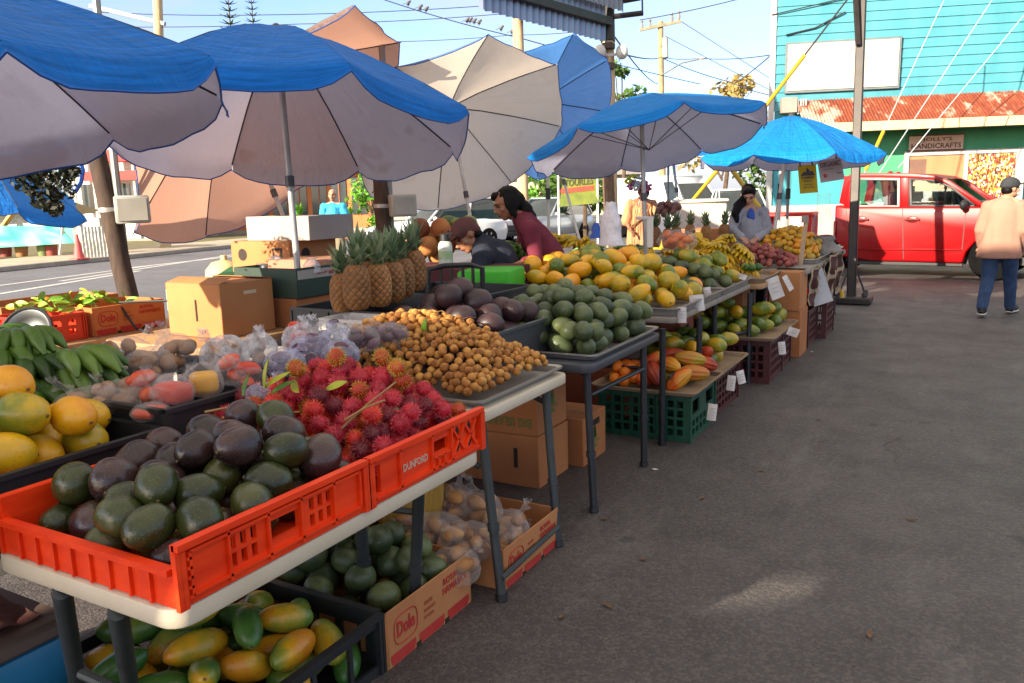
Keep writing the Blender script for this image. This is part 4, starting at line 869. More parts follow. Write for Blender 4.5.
table('dark table behind the green avocado tray', -3.5, -2.58, 2.9, 4.5, .745, M_tdark, M_legd)
table('grey board table heaped with ripe papayas', -3.05, -1.5, 4.72, 6.78, .775, M_tgrey, M_legd,
      [(P(662, 445)+V(0, 0, .73), P(662, 445)), (P(690, 440)+V(-.05, .35, .73), P(690, 440)+V(-.05, .35, 0)), (V(-1.6, 6.0, .73), V(-1.6, 6.0, 0)), (V(-1.45, 6.5, .73), P(748, 383)), (V(-2.9, 4.9, .73), V(-2.9, 4.9, 0)), (V(-2.9, 6.6, .73), V(-2.9, 6.6, 0))],
      bars=[(V(-1.5, 4.6, .42), V(-1.6, 5.9, .42)), (V(-1.6, 6, .42), V(-1.46, 6.45, .42)), (V(-2.9, 4.8, .42), V(-1.53, 4.8, .42))], th=.04)
table('tan topped table carrying hands of yellow bananas', -3.05, -1.42, 6.82, 7.72, .765, M_twood, M_legd)
table('far table carrying the heap of small yellow fruit', -3.3, -1.22, 7.8, 10.7, .80, M_tgrey, M_legd)
table('back row table behind the bananas near the pale cooler', -5.2, -3.15, 6.0, 8.2, .80, M_tgrey, M_legd)
table('back row table before the woman in grey', -4.6, -3.35, 8.3, 10.6, .82, M_tgrey, M_legd)
# tan tables along the street side
table('tan table carrying the tall cardboard carton', -4.55, -3.66, 2.95, 4.5, .745, M_twood, M_leg)
table('tan table carrying the orange crate of greens and the printed fruit carton', -5.25, -4.57, 1.9, 3.75, .745, M_twood, M_leg)
# ------------------------------------------------------------------ cartons
M_card = mat('corrugated_card', '#ad6f40', '#9a5f36', 2.5, .85, bump=.1, bscale=90); M_card2 = mat('pale_card', '#b57c4c', '#a66c40', 2.5, .85, bump=.1, bscale=90); M_cardw = mat('card_white', '#aea59b', '#9d958c', 2.5, .8)
M_cutout = mat('hand_hole_dark', '#1e140d', '#2a1c12', 4, .9); M_tape = mat('parcel_tape', '#b98d5e', '#a87b50', 4, .3)
M_dred = mat('carton_print_red', '#a3231c', '#b0302a', 9, .8); M_ink = mat('carton_print_green', '#5a6030', '#67703a', 9, .85); M_inkb = mat('carton_print_black', '#2a211c', '#352a24', 9, .85)
def carton(label, x0, x1, y0, y1, z0, z1, m=None, rz=0, holes=(), flaps=False, lid=True, prints=None, name='cardboard_box', group=None, cat='box', seam=True):
    c = V((x0+x1)/2, (y0+y1)/2, z0); w_, d_, h_ = x1-x0, y1-y0, z1-z0; t = thing(name, label, cat, c, rz, group); m = m or M_card
    k = MB(); th = .006
    if lid: k.bb(-w_/2, w_/2, -d_/2, d_/2, 0, h_)
    else:
        k.bb(-w_/2, w_/2, -d_/2, -d_/2+th, 0, h_); k.bb(-w_/2, w_/2, d_/2-th, d_/2, 0, h_); k.bb(-w_/2, -w_/2+th, -d_/2+th, d_/2-th, 0, h_); k.bb(w_/2-th, w_/2, -d_/2+th, d_/2-th, 0, h_); k.bb(-w_/2+th, w_/2-th, -d_/2+th, d_/2-th, 0, .008)
    k.build('carton', m, t, local=True, bevel=.004)
    if flaps:
        for (a, b) in ((((-w_/2, -d_/2+.003, h_), (w_/2, -d_/2+.003, h_), (w_/2*.96, -d_/2+.10, h_+.03), (-w_/2*.96, -d_/2+.10, h_+.03)), (0, .004, 0)), (((-w_/2, d_/2-.003, h_), (w_/2, d_/2-.003, h_), (w_/2*.96, d_/2-.08, h_+.012), (-w_/2*.96, d_/2-.08, h_+.012)), (0, 0, .004))):
            k = MB(); k.prism(a, b); k.build('flap', m, t, local=True)
    for (f, u, v, hw, hh) in holes:   # f face: 'y' front (-Y) or 'x' right (+X)
        k = MB()
        if f == 'y': k.box((u*w_/2, -d_/2-.001, v*h_), (hw, .004, hh))
        else: k.box((w_/2+.001, u*d_/2, v*h_), (.004, hw, hh))
        k.build('hand_hole', M_cutout, t, local=True)
    if seam and lid:
        k = MB(); k.bb(-w_/2+.002, w_/2-.002, -.025, .025, h_+.0008, h_+.0016); k.bb(-.0, .0, 0, 0, 0, 0) if False else None; k.build('tape', M_tape, t, local=True)
    if prints: prints(t, w_, d_, h_)
    return t
def oval(cx, cy, a, b, n=28): return [(cx+a*math.cos(6.2832*i/n), cy+b*math.sin(6.2832*i/n)) for i in range(n)]
def dole_print(t, w_, d_, h_, face='x'):
    """the printed logo oval, word, small lines and the red scalloped foot on the long side"""
    L = d_ if face == 'x' else w_
    def q(s, z, o=.002): return (w_/2+o, -d_/2+s, z) if face == 'x' else (-w_/2+s, -d_/2-o, z)
    rt = (0, 1, 0) if face == 'x' else (1, 0, 0); a = h_*.40; cx = L*.20; cz = h_*.56
    ring = [(cx+L*.125*abs(math.cos(x))**.6*(1 if math.cos(x) > 0 else -1), cz+h_*.25*abs(math.sin(x))**.6*(1 if math.sin(x) > 0 else -1)) for x in [6.2832*i/36 for i in range(36)]]
    k = MB(); k.tube([q(*p, .0015) for p in ring]+[q(*ring[0], .0015)], .0022, 4, cap=False); k.build('logo_ring', M_dred, t, local=True)
    k = MB(); write(k, 'Dole', q(cx, cz+.004), rt, (0, 0, 1), h_*.27, L*.19, .03); k.build('logo_word', M_dred, t, local=True, smooth=0)
    for (tx, a_, b_2, hh, ww) in (('ROYAL', .74, .80, .13, .20), ('HAWAIIAN', .78, .63, .13, .30), ('FRUIT', .46, .68, .07, .10), ('PRODUCE', .47, .55, .06, .13), ('OF U.S.A.', .46, .43, .06, .12)):
        k = MB(); write(k, tx, q(L*a_, h_*b_2), rt, (0, 0, 1), h_*hh, L*ww, .02 if hh > .1 else .01); k.build('print_line', M_dred if hh > .1 else mat('faded_print_red', '#9c4a33', '#a5553c', 9, .85), t, local=True, smooth=0)
    k = MB(); o_ = .0018
    for (s0, s1) in ((.05, .30), (.36, .64), (.70, .96)):
        k.poly([q(L*s0, h_*.03, o_), q(L*(s1-.02), h_*.03, o_), q(L*s1, h_*.13, o_), q(L*s1, h_*.22, o_), q(L*(s0-.02), h_*.22, o_), q(L*(s0-.02), h_*.13, o_)])
    k.build('foot_stripe', M_dred, t, local=True, smooth=0, fixn=False)
    k = MB()
    for s in (.33, .67): k.box(q(L*s, h_*.05, 0), (.005, L*.05, h_*.09) if face == 'x' else (L*.05, .005, h_*.09))
    k.build('foot_notch', M_cutout, t, local=True)
carton('open printed fruit carton of green avocados on the asphalt below the orange crates', -2.2, -1.55, 1.86, 2.375, 0, .205, M_card2, lid=False, prints=dole_print, name='fruit_carton')
carton('open printed fruit carton of bagged roots beside the table leg', -2.15, -1.475, 2.50, 2.985, .0, .175, M_card2, lid=False, prints=dole_print, name='fruit_carton')
carton('printed fruit carton half hidden behind the orange crates under the table', -2.75, -2.12, 2.30, 2.75, .0, .33, M_card2, prints=lambda t, a, b, c: dole_print(t, a, b, c, 'y'), name='fruit_carton', rz=.12)
def big_island(t, w_, d_, h_):
    k = MB(); write(k, 'BIG ISLAND', (w_*.18, -d_/2-.002, h_*.22), (-1, 0, 0), (0, 0, -1), h_*.17, w_*.52, .02); k.build('lettering', M_ink, t, local=True, smooth=0)
    tree_mark(t, w_, d_, h_)
def tree_mark(t, w_, d_, h_):
    k = MB(); x = w_/2+.002; c = h_*.42
    for i, (ww, z0) in enumerate(((.085, 0), (.075, .022), (.06, .044), (.04, .066))): k.poly([(x, -ww/2, c+z0), (x, ww/2, c+z0), (x, 0, c+z0+.045)])
    k.poly([(x, -.07, c-.012), (x, .07, c-.012), (x, .07, c-.004), (x, -.07, c-.004)]); k.poly([(x, -.04, c-.045), (x, .04, c-.045), (x, .02, c-.02), (x, -.02, c-.02)])
    k.build('tree_emblem', M_ink, t, local=True, smooth=0, fixn=False)
carton('lower of two stacked brown cartons under the longan table', -2.42, -1.865, 3.555, 3.92, 0, .285, M_card, holes=[('y', .5, .55, .022, .11), ('y', -.75, .4, .02, .05)])
carton('upper brown carton printed upside down, stacked under the longan table', -2.42, -1.875, 3.55, 3.925, .287, .60, M_card, rz=.02, holes=[('y', .35, .75, .02, .12)], prints=big_island)
carton('brown carton with green tree emblem beside the leaning table leg', -2.22, -1.795, 3.97, 4.30, 0, .285, M_card, holes=[('x', .1, .80, .10, .035), ('y', .4, .55, .02, .1)], prints=tree_mark)
carton('plain brown carton behind the tree emblem carton under the dark table', -2.75, -2.28, 3.98, 4.4, 0, .33, M_card)
carton('reddish open carton under the grey papaya table', -2.45, -1.95, 5.05, 5.5, .0, .33, mat('reddish_card', '#8c4a33', '#9a563c', 3, .85), holes=[('x', .2, .7, .08, .03)])
carton('small reddish carton under the papaya table near its far leg', -2.25, -1.85, 5.95, 6.3, .34, .56, mat('reddish_card', '#8c4a33'), holes=[('x', 0, .7, .07, .03)])
carton('wide brown carton under the banana table', -2.6, -1.62, 7.0, 7.5, .40, .74, M_card, holes=[('y', -.2, .5, .06, .03)])
carton('tall upright brown carton standing at the aisle edge beside the maroon crates', -1.50, -1.235, 7.62, 8.02, 0, .44, M_card)
carton('brown carton on top of the tall upright carton at the aisle edge', -1.52, -1.245, 7.60, 8.0, .442, .80, M_card2)
cb1 = carton('tall brown carton in full sun on the tan table, shaded on its right side', -4.27, -3.79, 3.22, 3.64, .747, 1.075, M_card2, holes=[('y', .1, .5, .015, .13)], flaps=True, seam=False)
k = MB(); k.box((.24+.001, .02, .26), (.004, .10, .022)); k.build('grip_hole', mat('pale_card_inside', '#cbb596', '#bfa888', 4, .8), cb1, local=True, bevel=.001)
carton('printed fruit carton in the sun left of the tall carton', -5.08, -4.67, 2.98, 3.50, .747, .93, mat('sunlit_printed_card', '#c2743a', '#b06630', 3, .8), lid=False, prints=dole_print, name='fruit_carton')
carton('long brown carton behind the greens', -5.6, -5.15, 2.7, 3.5, .747, .95, M_card, lid=False)
def organics(t, w_, d_, h_):
    k = MB(); k.bb(w_/2+.001, w_/2+.003, -d_/2+.01, d_/2-.01, h_*.62, h_*.92); k.build('label_band', M_cardw, t, local=True)
    k = MB(); write(k, 'organics', (w_/2+.005, .0, h_*.77), (0, 1, 0), (0, 0, 1), h_*.14, d_*.5, .02); k.build('lettering', M_dred, t, local=True, smooth=0)
carton('brown carton half hidden behind the umbrella pole', -4.15, -3.66, 3.70, 4.15, .747, .935, M_card, lid=True)
carton('dark green and white produce carton stacked behind the umbrella pole', -4.2, -3.64, 3.70, 4.45, .937, 1.13, mat('dark_green_print_card', '#22352b', '#2b4034', 3, .7), lid=False, prints=organics)
def round_marks(t, w_, d_, h_):
    for (f, u) in (('y', -.6), ('x', -.35)):
        k = MB(); pts = oval(0, 0, .045, .045); o_ = .002
        k.poly([(u*w_/2+a, -d_/2-o_, h_*.6+b) if f == 'y' else (w_/2+o_, u*d_/2+a, h_*.6+b) for a, b in pts]); k.build('round_mark', M_inkb, t, local=True, smooth=0, fixn=False)
    k = MB(); k.bb(w_*.22, w_*.38, -d_/2-.003, -d_/2-.001, h_*.45, h_*.8); k.build('square_mark', M_inkb, t, local=True); k = MB(); k.bb(w_*.25, w_*.35, -d_/2-.005, -d_/2-.0035, h_*.52, h_*.73); k.build('square_mark_centre', M_card2, t, local=True)
q = D(300, 262, 5.9)
carton('tan carton with round black marks below the white carton', q.x-.55, q.x+.05, q.y-.15, q.y+.35, 1.02, 1.27, M_card2, prints=round_marks)
carton('plain carton supporting the tan carton with round marks', q.x-.55, q.x+.05, q.y-.15, q.y+.35, 0.0, 1.018, M_card)
carton('white topped carton resting on the tan carton with round marks', q.x-.42, q.x+.18, q.y-.1, q.y+.42, 1.272, 1.45, M_cardw, rz=.05)
carton('low crumpled pinkish carton beside the pineapples', q.x+.1, q.x+.55, q.y-.42, q.y+.0, 1.0, 1.16, mat('pink_card', '#a8765c', '#b5836a', 3, .85), rz=.2)
q = D(712, 212, 9.6); carton('pale cardboard carton behind the far pineapples', q.x-.35, q.x+.3, q.y-.2, q.y+.3, .82, 1.12, M_card2)
# ------------------------------------------------------------------ plastic crates
M_orng = mat('orange_crate_plastic', '#d62e08', '#f24412', 11, .45, bump=.12, bscale=90, spec=.35, detail=9, stretch=(1, .4, 2)); M_blkp = mat('black_crate_plastic', '#17191c', '#24272a', 5, .5, bump=.1); M_grnp = mat('dark_green_crate_plastic', '#10402f', '#164b38', 5, .45); M_marp = mat('maroon_crate_plastic', '#3d1418', '#4c191d', 5, .5); M_whp = mat('white_crate_plastic', '#c3bfb8', '#d2cec6', 4, .45); M_redp2 = mat('red_orange_crate_plastic', '#c2260f', '#d03216', 4, .4)
def wall_strip(k, A, B, z0, z1, th, cells, inn):
    """vertical wall from A to B split in cells: (s0, s1, t0, t1) rectangles are left open, the rest is filled by bars"""
    A, B = Vector(A), Vector(B); L = (B-A).length; u = (B-A)/L; n_ = Vector(inn)
    xs = sorted({0, 1, *[c[0] for c in cells], *[c[1] for c in cells]}); zs = sorted({0, 1, *[c[2] for c in cells], *[c[3] for c in cells]})
    for i in range(len(xs)-1):
        run = None
        for j in range(len(zs)-1):
            mx_, mz = (xs[i]+xs[i+1])/2, (zs[j]+zs[j+1])/2
            op = any(c[0] < mx_ < c[1] and c[2] < mz < c[3] for c in cells)
            if not op and run is None: run = zs[j]
            if (op or j == len(zs)-2) and run is not None:
                e = zs[j] if op else zs[j+1]
                p0, p1 = A+u*L*xs[i], A+u*L*xs[i+1]; za, zb = z0+(z1-z0)*run, z0+(z1-z0)*e
                k.prism([(p0.x, p0.y, za), (p1.x, p1.y, za), (p1.x, p1.y, zb), (p0.x, p0.y, zb)], n_*th); run = None
def grid_cells(s0, s1, t0, t1, nx, nz, fx=.7, fz=.75):
    dx, dz = (s1-s0)/nx, (t1-t0)/nz; return [(s0+dx*(i+.5-fx/2), s0+dx*(i+.5+fx/2), t0+dz*(j+.5-fz/2), t0+dz*(j+.5+fz/2)) for i in range(nx) for j in range(nz)]
def crate(label, x0, x1, y0, y1, z0, h, m, cx=(), cy=(), rim=.012, rz=0, name='plastic_crate', lowx=None, ribs=8, group=None, cat='crate', th=.012):
    c = V((x0+x1)/2, (y0+y1)/2, z0); a, b = (x1-x0)/2, (y1-y0)/2; t = thing(name, label, cat, c, rz, group); hx = lowx or h
    for (A, B, inn, cells, nm, hh) in (((a, -b), (a, b), (-1, 0, 0), cx, 'long_side', h), ((-a, -b), (-a, b), (1, 0, 0), cx, 'long_side', h), ((-a, -b), (a, -b), (0, 1, 0), cy, 'short_side', hx), ((-a, b), (a, b), (0, -1, 0), cy, 'short_side', hx)):
        if nm == 'short_side': A = (A[0]+th, A[1]); B = (B[0]-th, B[1])
        k = MB(); wall_strip(k, (*A, 0), (*B, 0), 0.001, hh, th, list(cells), inn)
        A3, B3 = V(*A, hh), V(*B, hh); o_ = V(*inn)*-1
        k.bar(A3+o_*rim*.2-V(0, 0, .006), B3+o_*rim*.2-V(0, 0, .006), rim*1.6, .014)
        if nm == 'long_side':
            for s in (0.0, .02, .98, 1.0): p = A3.lerp(B3, s); k.bar((p.x+o_.x*.004, p.y+o_.y*.004, .0), (p.x+o_.x*.004, p.y+o_.y*.004, hh-.015), .012, .012, (0, 1, 0))
        else:
            for i in range(1, ribs): p = A3.lerp(B3, i/ribs); k.bar((p.x+o_.x*.004, p.y+o_.y*.004, .002), (p.x+o_.x*.004, p.y+o_.y*.004, hh-.015), .007, .008, (0, 1, 0))
        k.build(nm, m, t, local=True)
    k = MB(); k.bb(-a+th, a-th, -b+th, b-th, .002, .010); k.build('floor_panel', m, t, local=True)
    return t
def frame_bars(t, x, segs, w_, m, off=.005, name='moulded_rib'):
    k = MB()
    for (y0, z0, y1, z1) in segs: k.bar((x+off, y0, z0), (x+off, y1, z1), w_, .008, (1, 0, 0))
    k.build(name, m, t, local=True)
OH = .135
oc = crate('nearest orange plastic crate holding big dark avocados', -1.885, -1.283, .925, 1.495, .742, OH, M_orng,
           cx=grid_cells(.22, .37, .20, .78, 3, 2, .55, .78)+[(.42, .58, .34, .68)]+grid_cells(.63, .78, .20, .78, 3, 2, .55, .78), lowx=.085, ribs=9)
b_ = .285
frame_bars(oc, .301, [(-b_+.03, .022, b_-.03, .022), (-b_+.03, .113, b_-.03, .113), (-b_+.03, .022, -b_+.03, .113), (b_-.03, .022, b_-.03, .113), (-.16, .01, -.16, .125), (.16, .01, .16, .125), (-.05, .01, -.05, .125), (.05, .01, .05, .125), (-b_+.012, .02, -b_+.012, .12), (b_-.012, .02, b_-.012, .12)]+[(-b_+.006+.014*(i % 2), .02+.02*(i//2), -b_+.018+.014*(i % 2), .02+.02*(i//2)) for i in range(10)], .006, M_orng)
oc2 = crate('orange plastic crate with a printed maker name holding red rambutans', -1.885, -1.283, 1.503, 2.062, .742, OH, M_orng,
            cx=[(.04, .09, .2, .78), (.50, .66, .42, .70), (.93, .97, .25, .8)], lowx=.085, ribs=9)
k = MB(); write(k, 'DUNFORD', (.302, -.075, .062), (0, 1, 0), (0, 0, 1), .022, .115, .03); k.build('maker_name', mat('faded_white_print', '#d0a795', '#c99a86', 20, .7), oc2, local=True, smooth=0)
frame_bars(oc2, .301, [(-b_+.03, .018, b_-.03, .018), (-b_+.03, .12, b_-.03, .12), (-.15, .01, -.15, .125), (0.0, .01, 0.0, .125), (.10, .01, .10, .125)]+[(.105, .03, .17, .11), (.105, .11, .17, .03), (.17, .03, .235, .11), (.17, .11, .235, .03), (0.0, .05, .09, .05), (.03, .012, .03, .05), (.06, .012, .06, .05)], .007, M_orng)
k = MB()
for (y, z) in ((.137, .095), (.137, .045), (.203, .095), (.203, .045)): k.prism([(.3025, y-.011, z), (.3025, y, z-.016), (.3025, y+.011, z), (.3025, y, z+.016)], (-.0005, 0, 0))
k.build('diamond_opening', M_cutout, oc2, local=True, smooth=0)
crate('black plastic crate of ripe papayas at the left edge', -2.62, -1.96, .62, 1.42, .702, .20, M_blkp, ribs=5, cx=grid_cells(.1, .9, .3, .8, 3, 1, .5))
crate('black plastic crate of bagged red and yellow produce', -2.62, -1.97, 1.44, 2.06, .702, .245, M_blkp, ribs=5, cx=[(.12, .44, .45, .8), (.56, .88, .45, .8)])
crate('black plastic crate of long green papayas on the asphalt', -2.3, -1.565, 1.06, 1.855, 0, .21, M_blkp, cx=[(.03, .2, .16, .8), (.22, .4, .16, .8), (.42, .6, .16, .8), (.62, .8, .16, .8), (.82, .97, .16, .8)], cy=grid_cells(.05, .95, .15, .8, 5, 1, .8), rim=.016)
crate('black plastic crate of pineapples with a grey tray edge', -3.02, -2.28, 3.02, 3.72, .747, .25, M_blkp, ribs=6)
crate('white plastic crate side beneath the purple avocados', -2.62, -2.05, 2.80, 3.0, .86, .13, M_whp, ribs=4, cx=[(.2, .8, .3, .75)], cy=[(.12, .4, .35, .75), (.5, .62, .2, .8), (.9, .95, .2, .8)])
crate('grey crate of large purple avocados beside the pineapples', -2.52, -1.80, 2.99, 3.62, .747, .18, mat('grey_crate_plastic', '#33363b', '#42454a', 4, .5), ribs=6)
gcell = grid_cells(.04, .96, .1, .9, 9, 4, .72, .72)
crate('dark green slatted crate on the asphalt under the cacao tray', -1.985, -1.385, 4.66, 5.24, 0, .30, M_grnp, cx=[(.1, .36, .55, .85), (.62, .9, .55, .85)]+grid_cells(.08, .92, .08, .45, 6, 2), cy=gcell)
for i, (y0, y1, x0, x1, hh, lab) in enumerate(((5.27, 5.95, -2.0, -1.40, .28, 'maroon slatted crate under papayas just behind the green crate'), (6.45, 7.0, -1.9, -1.275, .35, 'maroon slatted crate under papayas before the upright carton'), (7.02, 7.45, -1.9, -1.29, .33, 'maroon slatted crate tucked against the upright carton'), (8.75, 9.35, -1.7, -1.17, .38, 'far maroon crate below the patterned cloth'), (8.15, 8.7, -1.75, -1.25, .36, 'black crate beside the far maroon crate'))):
    crate(lab, x0, x1, y0, y1, 0, hh, M_marp if 'maroon' in lab else M_blkp, cx=grid_cells(.04, .96, .1, .9, 7, 4, .72, .7), cy=grid_cells(.04, .96, .1, .9, 9, 4, .72, .72))
oc3 = crate('small red orange crate of leafy greens in the sun', -5.08, -4.69, 2.60, 2.94, .747, .165, M_redp2, cy=grid_cells(.1, .9, .15, .85, 3, 2, .5, .6), cx=grid_cells(.1, .9, .15, .85, 3, 2, .5, .6))
k = MB()
for sx in (-.09, .06): 
    for sz in (.05, .11): k.tube([(sx+.03*math.cos(i*.523), -.176, sz+.022*math.sin(i*.523)) for i in range(13)], .004, 4)
k.build('moulded_ring', mat('crate_red_deep', '#8a1a0a', '#93200e', 4, .5), oc3, local=True)
# ------------------------------------------------------------------ trays
M_tray = mat('aluminium_tray', '#b5b1aa', '#9a968f', 4, .38, .6); M_trayt = mat('wood_tray_edge', '#9c8467', '#86705a', 4, .7)
def tray(label, x0, x1, y0, y1, z, h=.03, m=None, lip=.02, rz=0):
    m = m or M_tray; c = V((x0+x1)/2, (y0+y1)/2, z); a, b = (x1-x0)/2, (y1-y0)/2; k = MB(); o_ = [(-1, -1), (1, -1), (1, 1), (-1, 1)]; vs = []
    for (e, zz) in ((-.02, .004), (0, .001), (.012, h), (.012+lip, h+.004), (.012+lip, h-.004)):
        rr = .04
        for sx, sy in o_:
            for j in range(4):
                an = math.atan2(sy, sx)-.785+j*.5236; vs.append((sx*(a+e-rr)+rr*math.cos(an), sy*(b+e-rr)+rr*math.sin(an), zz))
    n_ = 16; fs = [tuple(range(n_))[::-1]]+[(i*n_+j, i*n_+(j+1) % n_, (i+1)*n_+(j+1) % n_, (i+1)*n_+j) for i in range(4) for j in range(n_)]
    k.add(vs, fs); o = bpy.data.objects.new('metal_tray', k.data('metal_tray', m, 0, 40)); COL.objects.link(o); o.location = c; o.rotation_euler = (0, 0, rz); tag(o, label, 'tray'); return o
tray('silver tray of longans with a pale rim', -2.52, -1.545, 2.47, 3.13, .747, .028)
tray('silver tray of green avocados on the dark table', -2.30, -1.50, 3.44, 4.31, .747, .03)
tray('tan tray of cacao pods and oranges on the dark green crate', -2.0, -1.36, 4.63, 5.27, .302, .03, M_trayt)
tray('tan tray of papayas behind the cacao pods', -2.0, -1.36, 5.29, 5.97, .302, .03, M_trayt)
tray('tan tray of papayas on the maroon crate under the bananas', -2.3, -1.25, 6.42, 7.42, .352, .03, M_trayt)
tray('wide grey tray edge along the front of the ripe papayas', -3.0, -1.52, 4.76, 5.9, .777, .05, M_tgrey)
tray('grey tray holding dark avocados and green papayas', -3.0, -1.52, 5.93, 6.75, .777, .05, M_tgrey)
tray('tan tray under the hands of yellow bananas', -2.6, -1.45, 6.88, 7.66, .767, .04, M_trayt)
tray('pale tray under the heap of small yellow fruit', -2.7, -1.26, 8.5, 10.5, .802, .05)
# cooler, cloth, basket under the first table
cl = thing('cool_box', 'blue cool box with white label under the first table', 'cooler', (-2.45, .95, 0)); q = P(30, 640, .35)
M_blue = mat('cooler_blue', '#1d6f97', '#2580aa', 3, .45)
k = MB(); k.bb(-2.85, -2.14, .62, 1.18, .0, .34); k.build('body', M_blue, cl, bevel=.03, seg=2); k = MB(); k.bb(-2.87, -2.12, .60, 1.20, .345, .40); k.build('lid', mat('cooler_lid_brown', '#5c4a40', '#6b574b', 3, .6), cl, bevel=.015)
k = MB(); k.bb(-2.6, -2.18, .70, .95, .401, .404); k.build('label_sheet', mat('cooler_label', '#3f95b5', '#b5c6cc', 14, .5), cl)
n = N('patterned_cloth'); f = n.noise(26, 4, .6); wv = n.n('TexWave'); wv.inputs['Scale'].default_value = 9; wv.inputs['Distortion'].default_value = 8; tcx = n.n('TexCoord'); n.l(tcx.outputs['Object'], wv.inputs['Vector'])
n.bsdf(n.mixc(f, n.ramp(wv.outputs['Fac'], [(.3, '#5a2432'), (.6, '#4d3b2a')]), '#74493c'), .9, 0, f, .4, .01); M_cloth = n.m
k = MB(); c0 = V(-2.5, .95, .48)
k.grid(lambda s, t_: V(-2.8+.62*s, .78+.36*t_, .41+.10*math.sin(math.pi*t_)*math.sin(math.pi*min(1, s*1.0+.05))+.025*noise.noise(V(s*7, t_*5, 2))), 30, 20)
k.grid(lambda s, t_: V(-2.8+.62*s, .78+.36*t_, .403), 2, 2)
tag(k.build('folded_cloth', M_cloth, smooth=70), 'folded maroon and brown patterned cloth on the blue cool box', 'cloth')
k = MB(); c0 = D(408, 490, 3.35); k.lathe([(.13, 0), (.15, .1), (.155, .2), (.145, .2), (.13, .02), (0, .02)], 26, Matrix.Translation((c0.x, c0.y, c0.z-.14)), lambda v, a, r, z: v+V(math.cos(a), math.sin(a), 0)*.004*math.sin(a*13))
tag(k.build('wicker_basket', mat('yellow_wicker', '#8f6a22', '#b28a38', 40, .8, stretch=(1, 1, .1)), smooth=60), 'yellowish woven basket under the orange rambutan crate', 'basket')
# ------------------------------------------------------------------ fruit shapes (long axis on local Z)
def body(name, m, L, r, shape, nu=20, nv=14, lump=.02, ridges=0, rdepth=0, bend=0, seed=0, stem=None, stemm=None):
    k = MB(); prof = []
    for i in range(nv+1):
        t = i/nv; a = math.pi*t; z = -math.cos(a)*L/2; prof.append((max(1e-6, r*shape(t)*math.sin(a)**.92), z))
    def fn(v, a, rr, z):
        q = 1+lump*noise.noise(V(v.x/r*1.1+seed*7, v.y/r*1.1, z/r*1.1))*2
        if ridges: q *= 1-rdepth*(.5-.5*math.cos(a*ridges))
        w_ = V(v.x*q, v.y*q, z)
        if bend: w_.x += bend*(1-(2*z/L)**2)
        return w_
    k.lathe(prof, nu, None, fn)
    mats = [m]
    if stem: k.m = 1; k.tube([(0, 0, L/2*.96), (0, 0, L/2+stem)], [r*.10, r*.08], 6); mats.append(stemm)
    return k.data(name, mats, 0, 70)
M_stem = mat('fruit_stem', '#6b5a35', '#4c4428', 20, .8)
FM = {}
FM['avp'] = fruit_mat('avocado_purple_skin', [(.1, '#1c1413'), (.4, '#332222'), (.62, '#452e2c'), (.8, '#433828'), (.97, '#7a5a40')], 7, 1.25, 0, .35, .27, .3, 140, .0, specks=(150, .35, '#6b5348'))
FM['avg'] = fruit_mat('avocado_green_skin', [(.15, '#20260f'), (.5, '#353c1a'), (.8, '#4a4c22'), (.97, '#705c38')], 7, 1.2, 0, .35, .29, .3, 140, .0, specks=(150, .35, '#6f7046'))
FM['avs'] = fruit_mat('small_avocado_skin', [(.15, '#2a361c'), (.5, '#465230'), (.85, '#656e40')], 9, 1.0, 0, .4, .45, .35, 130, 0, specks=(190, .4, '#717a50'))
FM['pap'] = fruit_mat('ripe_papaya_skin', [(.16, '#66741a'), (.32, '#b8981a'), (.52, '#dda614'), (.78, '#e29a12'), (.97, '#d07a12')], 5, .9, 1.2, .55, .38, .06, 60, .1, specks=(60, .22, '#6d5a16'))
FM['papg'] = fruit_mat('green_papaya_skin', [(.2, '#39501a'), (.45, '#5d7022'), (.65, '#97922a'), (.88, '#cf9a1c')], 4.5, 1.0, 1.0, .5, .38, .06, 60, .1, specks=(55, .2, '#3d4418'))
FM['papl'] = fruit_mat('long_papaya_skin', [(.2, '#2f5a22'), (.45, '#4d7430'), (.62, '#8a8c2c'), (.8, '#cf9b1a'), (.95, '#cf8416')], 5, 1.0, 1.6, .7, .38, .08, 60, .05, specks=(70, .25, '#3f4a18'))
FM['ban'] = fruit_mat('ripe_banana_skin', [(.2, '#a8921e'), (.5, '#d9ac16'), (.8, '#e0b82a')], 6, .9, 0, .4, .45, .05, 60, specks=(90, .3, '#5a4312'))
FM['bag_'] = fruit_mat('green_banana_skin', [(.2, '#2f5118'), (.5, '#48701f'), (.8, '#6b8a30')], 6, .9, 0, .4, .45, .05, 60)
FM['cac'] = fruit_mat('cacao_red_skin', [(.2, '#7a2213'), (.45, '#b03d14'), (.7, '#cf5f16'), (.9, '#c88a22')], 5, 1.0, 0, .9, .5, .3, 70)
FM['cag'] = fruit_mat('cacao_green_skin', [(.2, '#6f6a1c'), (.5, '#a08a22'), (.8, '#b56a22')], 5, 1.0, 0, .6, .5, .3, 70)
FM['ora'] = fruit_mat('orange_peel', [(.2, '#c85f0c'), (.6, '#dd7410'), (.9, '#d98e1a')], 5, .7, 0, .4, .42, .35, 140)
FM['coc'] = fruit_mat('brown_husk_fruit', [(.2, '#7d4020'), (.5, '#a5602e'), (.8, '#b87a40')], 5, 1, 0, .7, .75, .5, 70)
FM['mam'] = fruit_mat('purple_avocado_skin', [(.15, '#21151a'), (.5, '#382226'), (.8, '#4a302e')], 5, 1, 0, .5, .46, .2, 100, specks=(140, .3, '#775a50'))
FM['lon'] = fruit_mat('longan_skin', [(.2, '#86521c'), (.5, '#ae7230'), (.8, '#c69044')], 40, 1.0, 0, .5, .7, .5, 300)
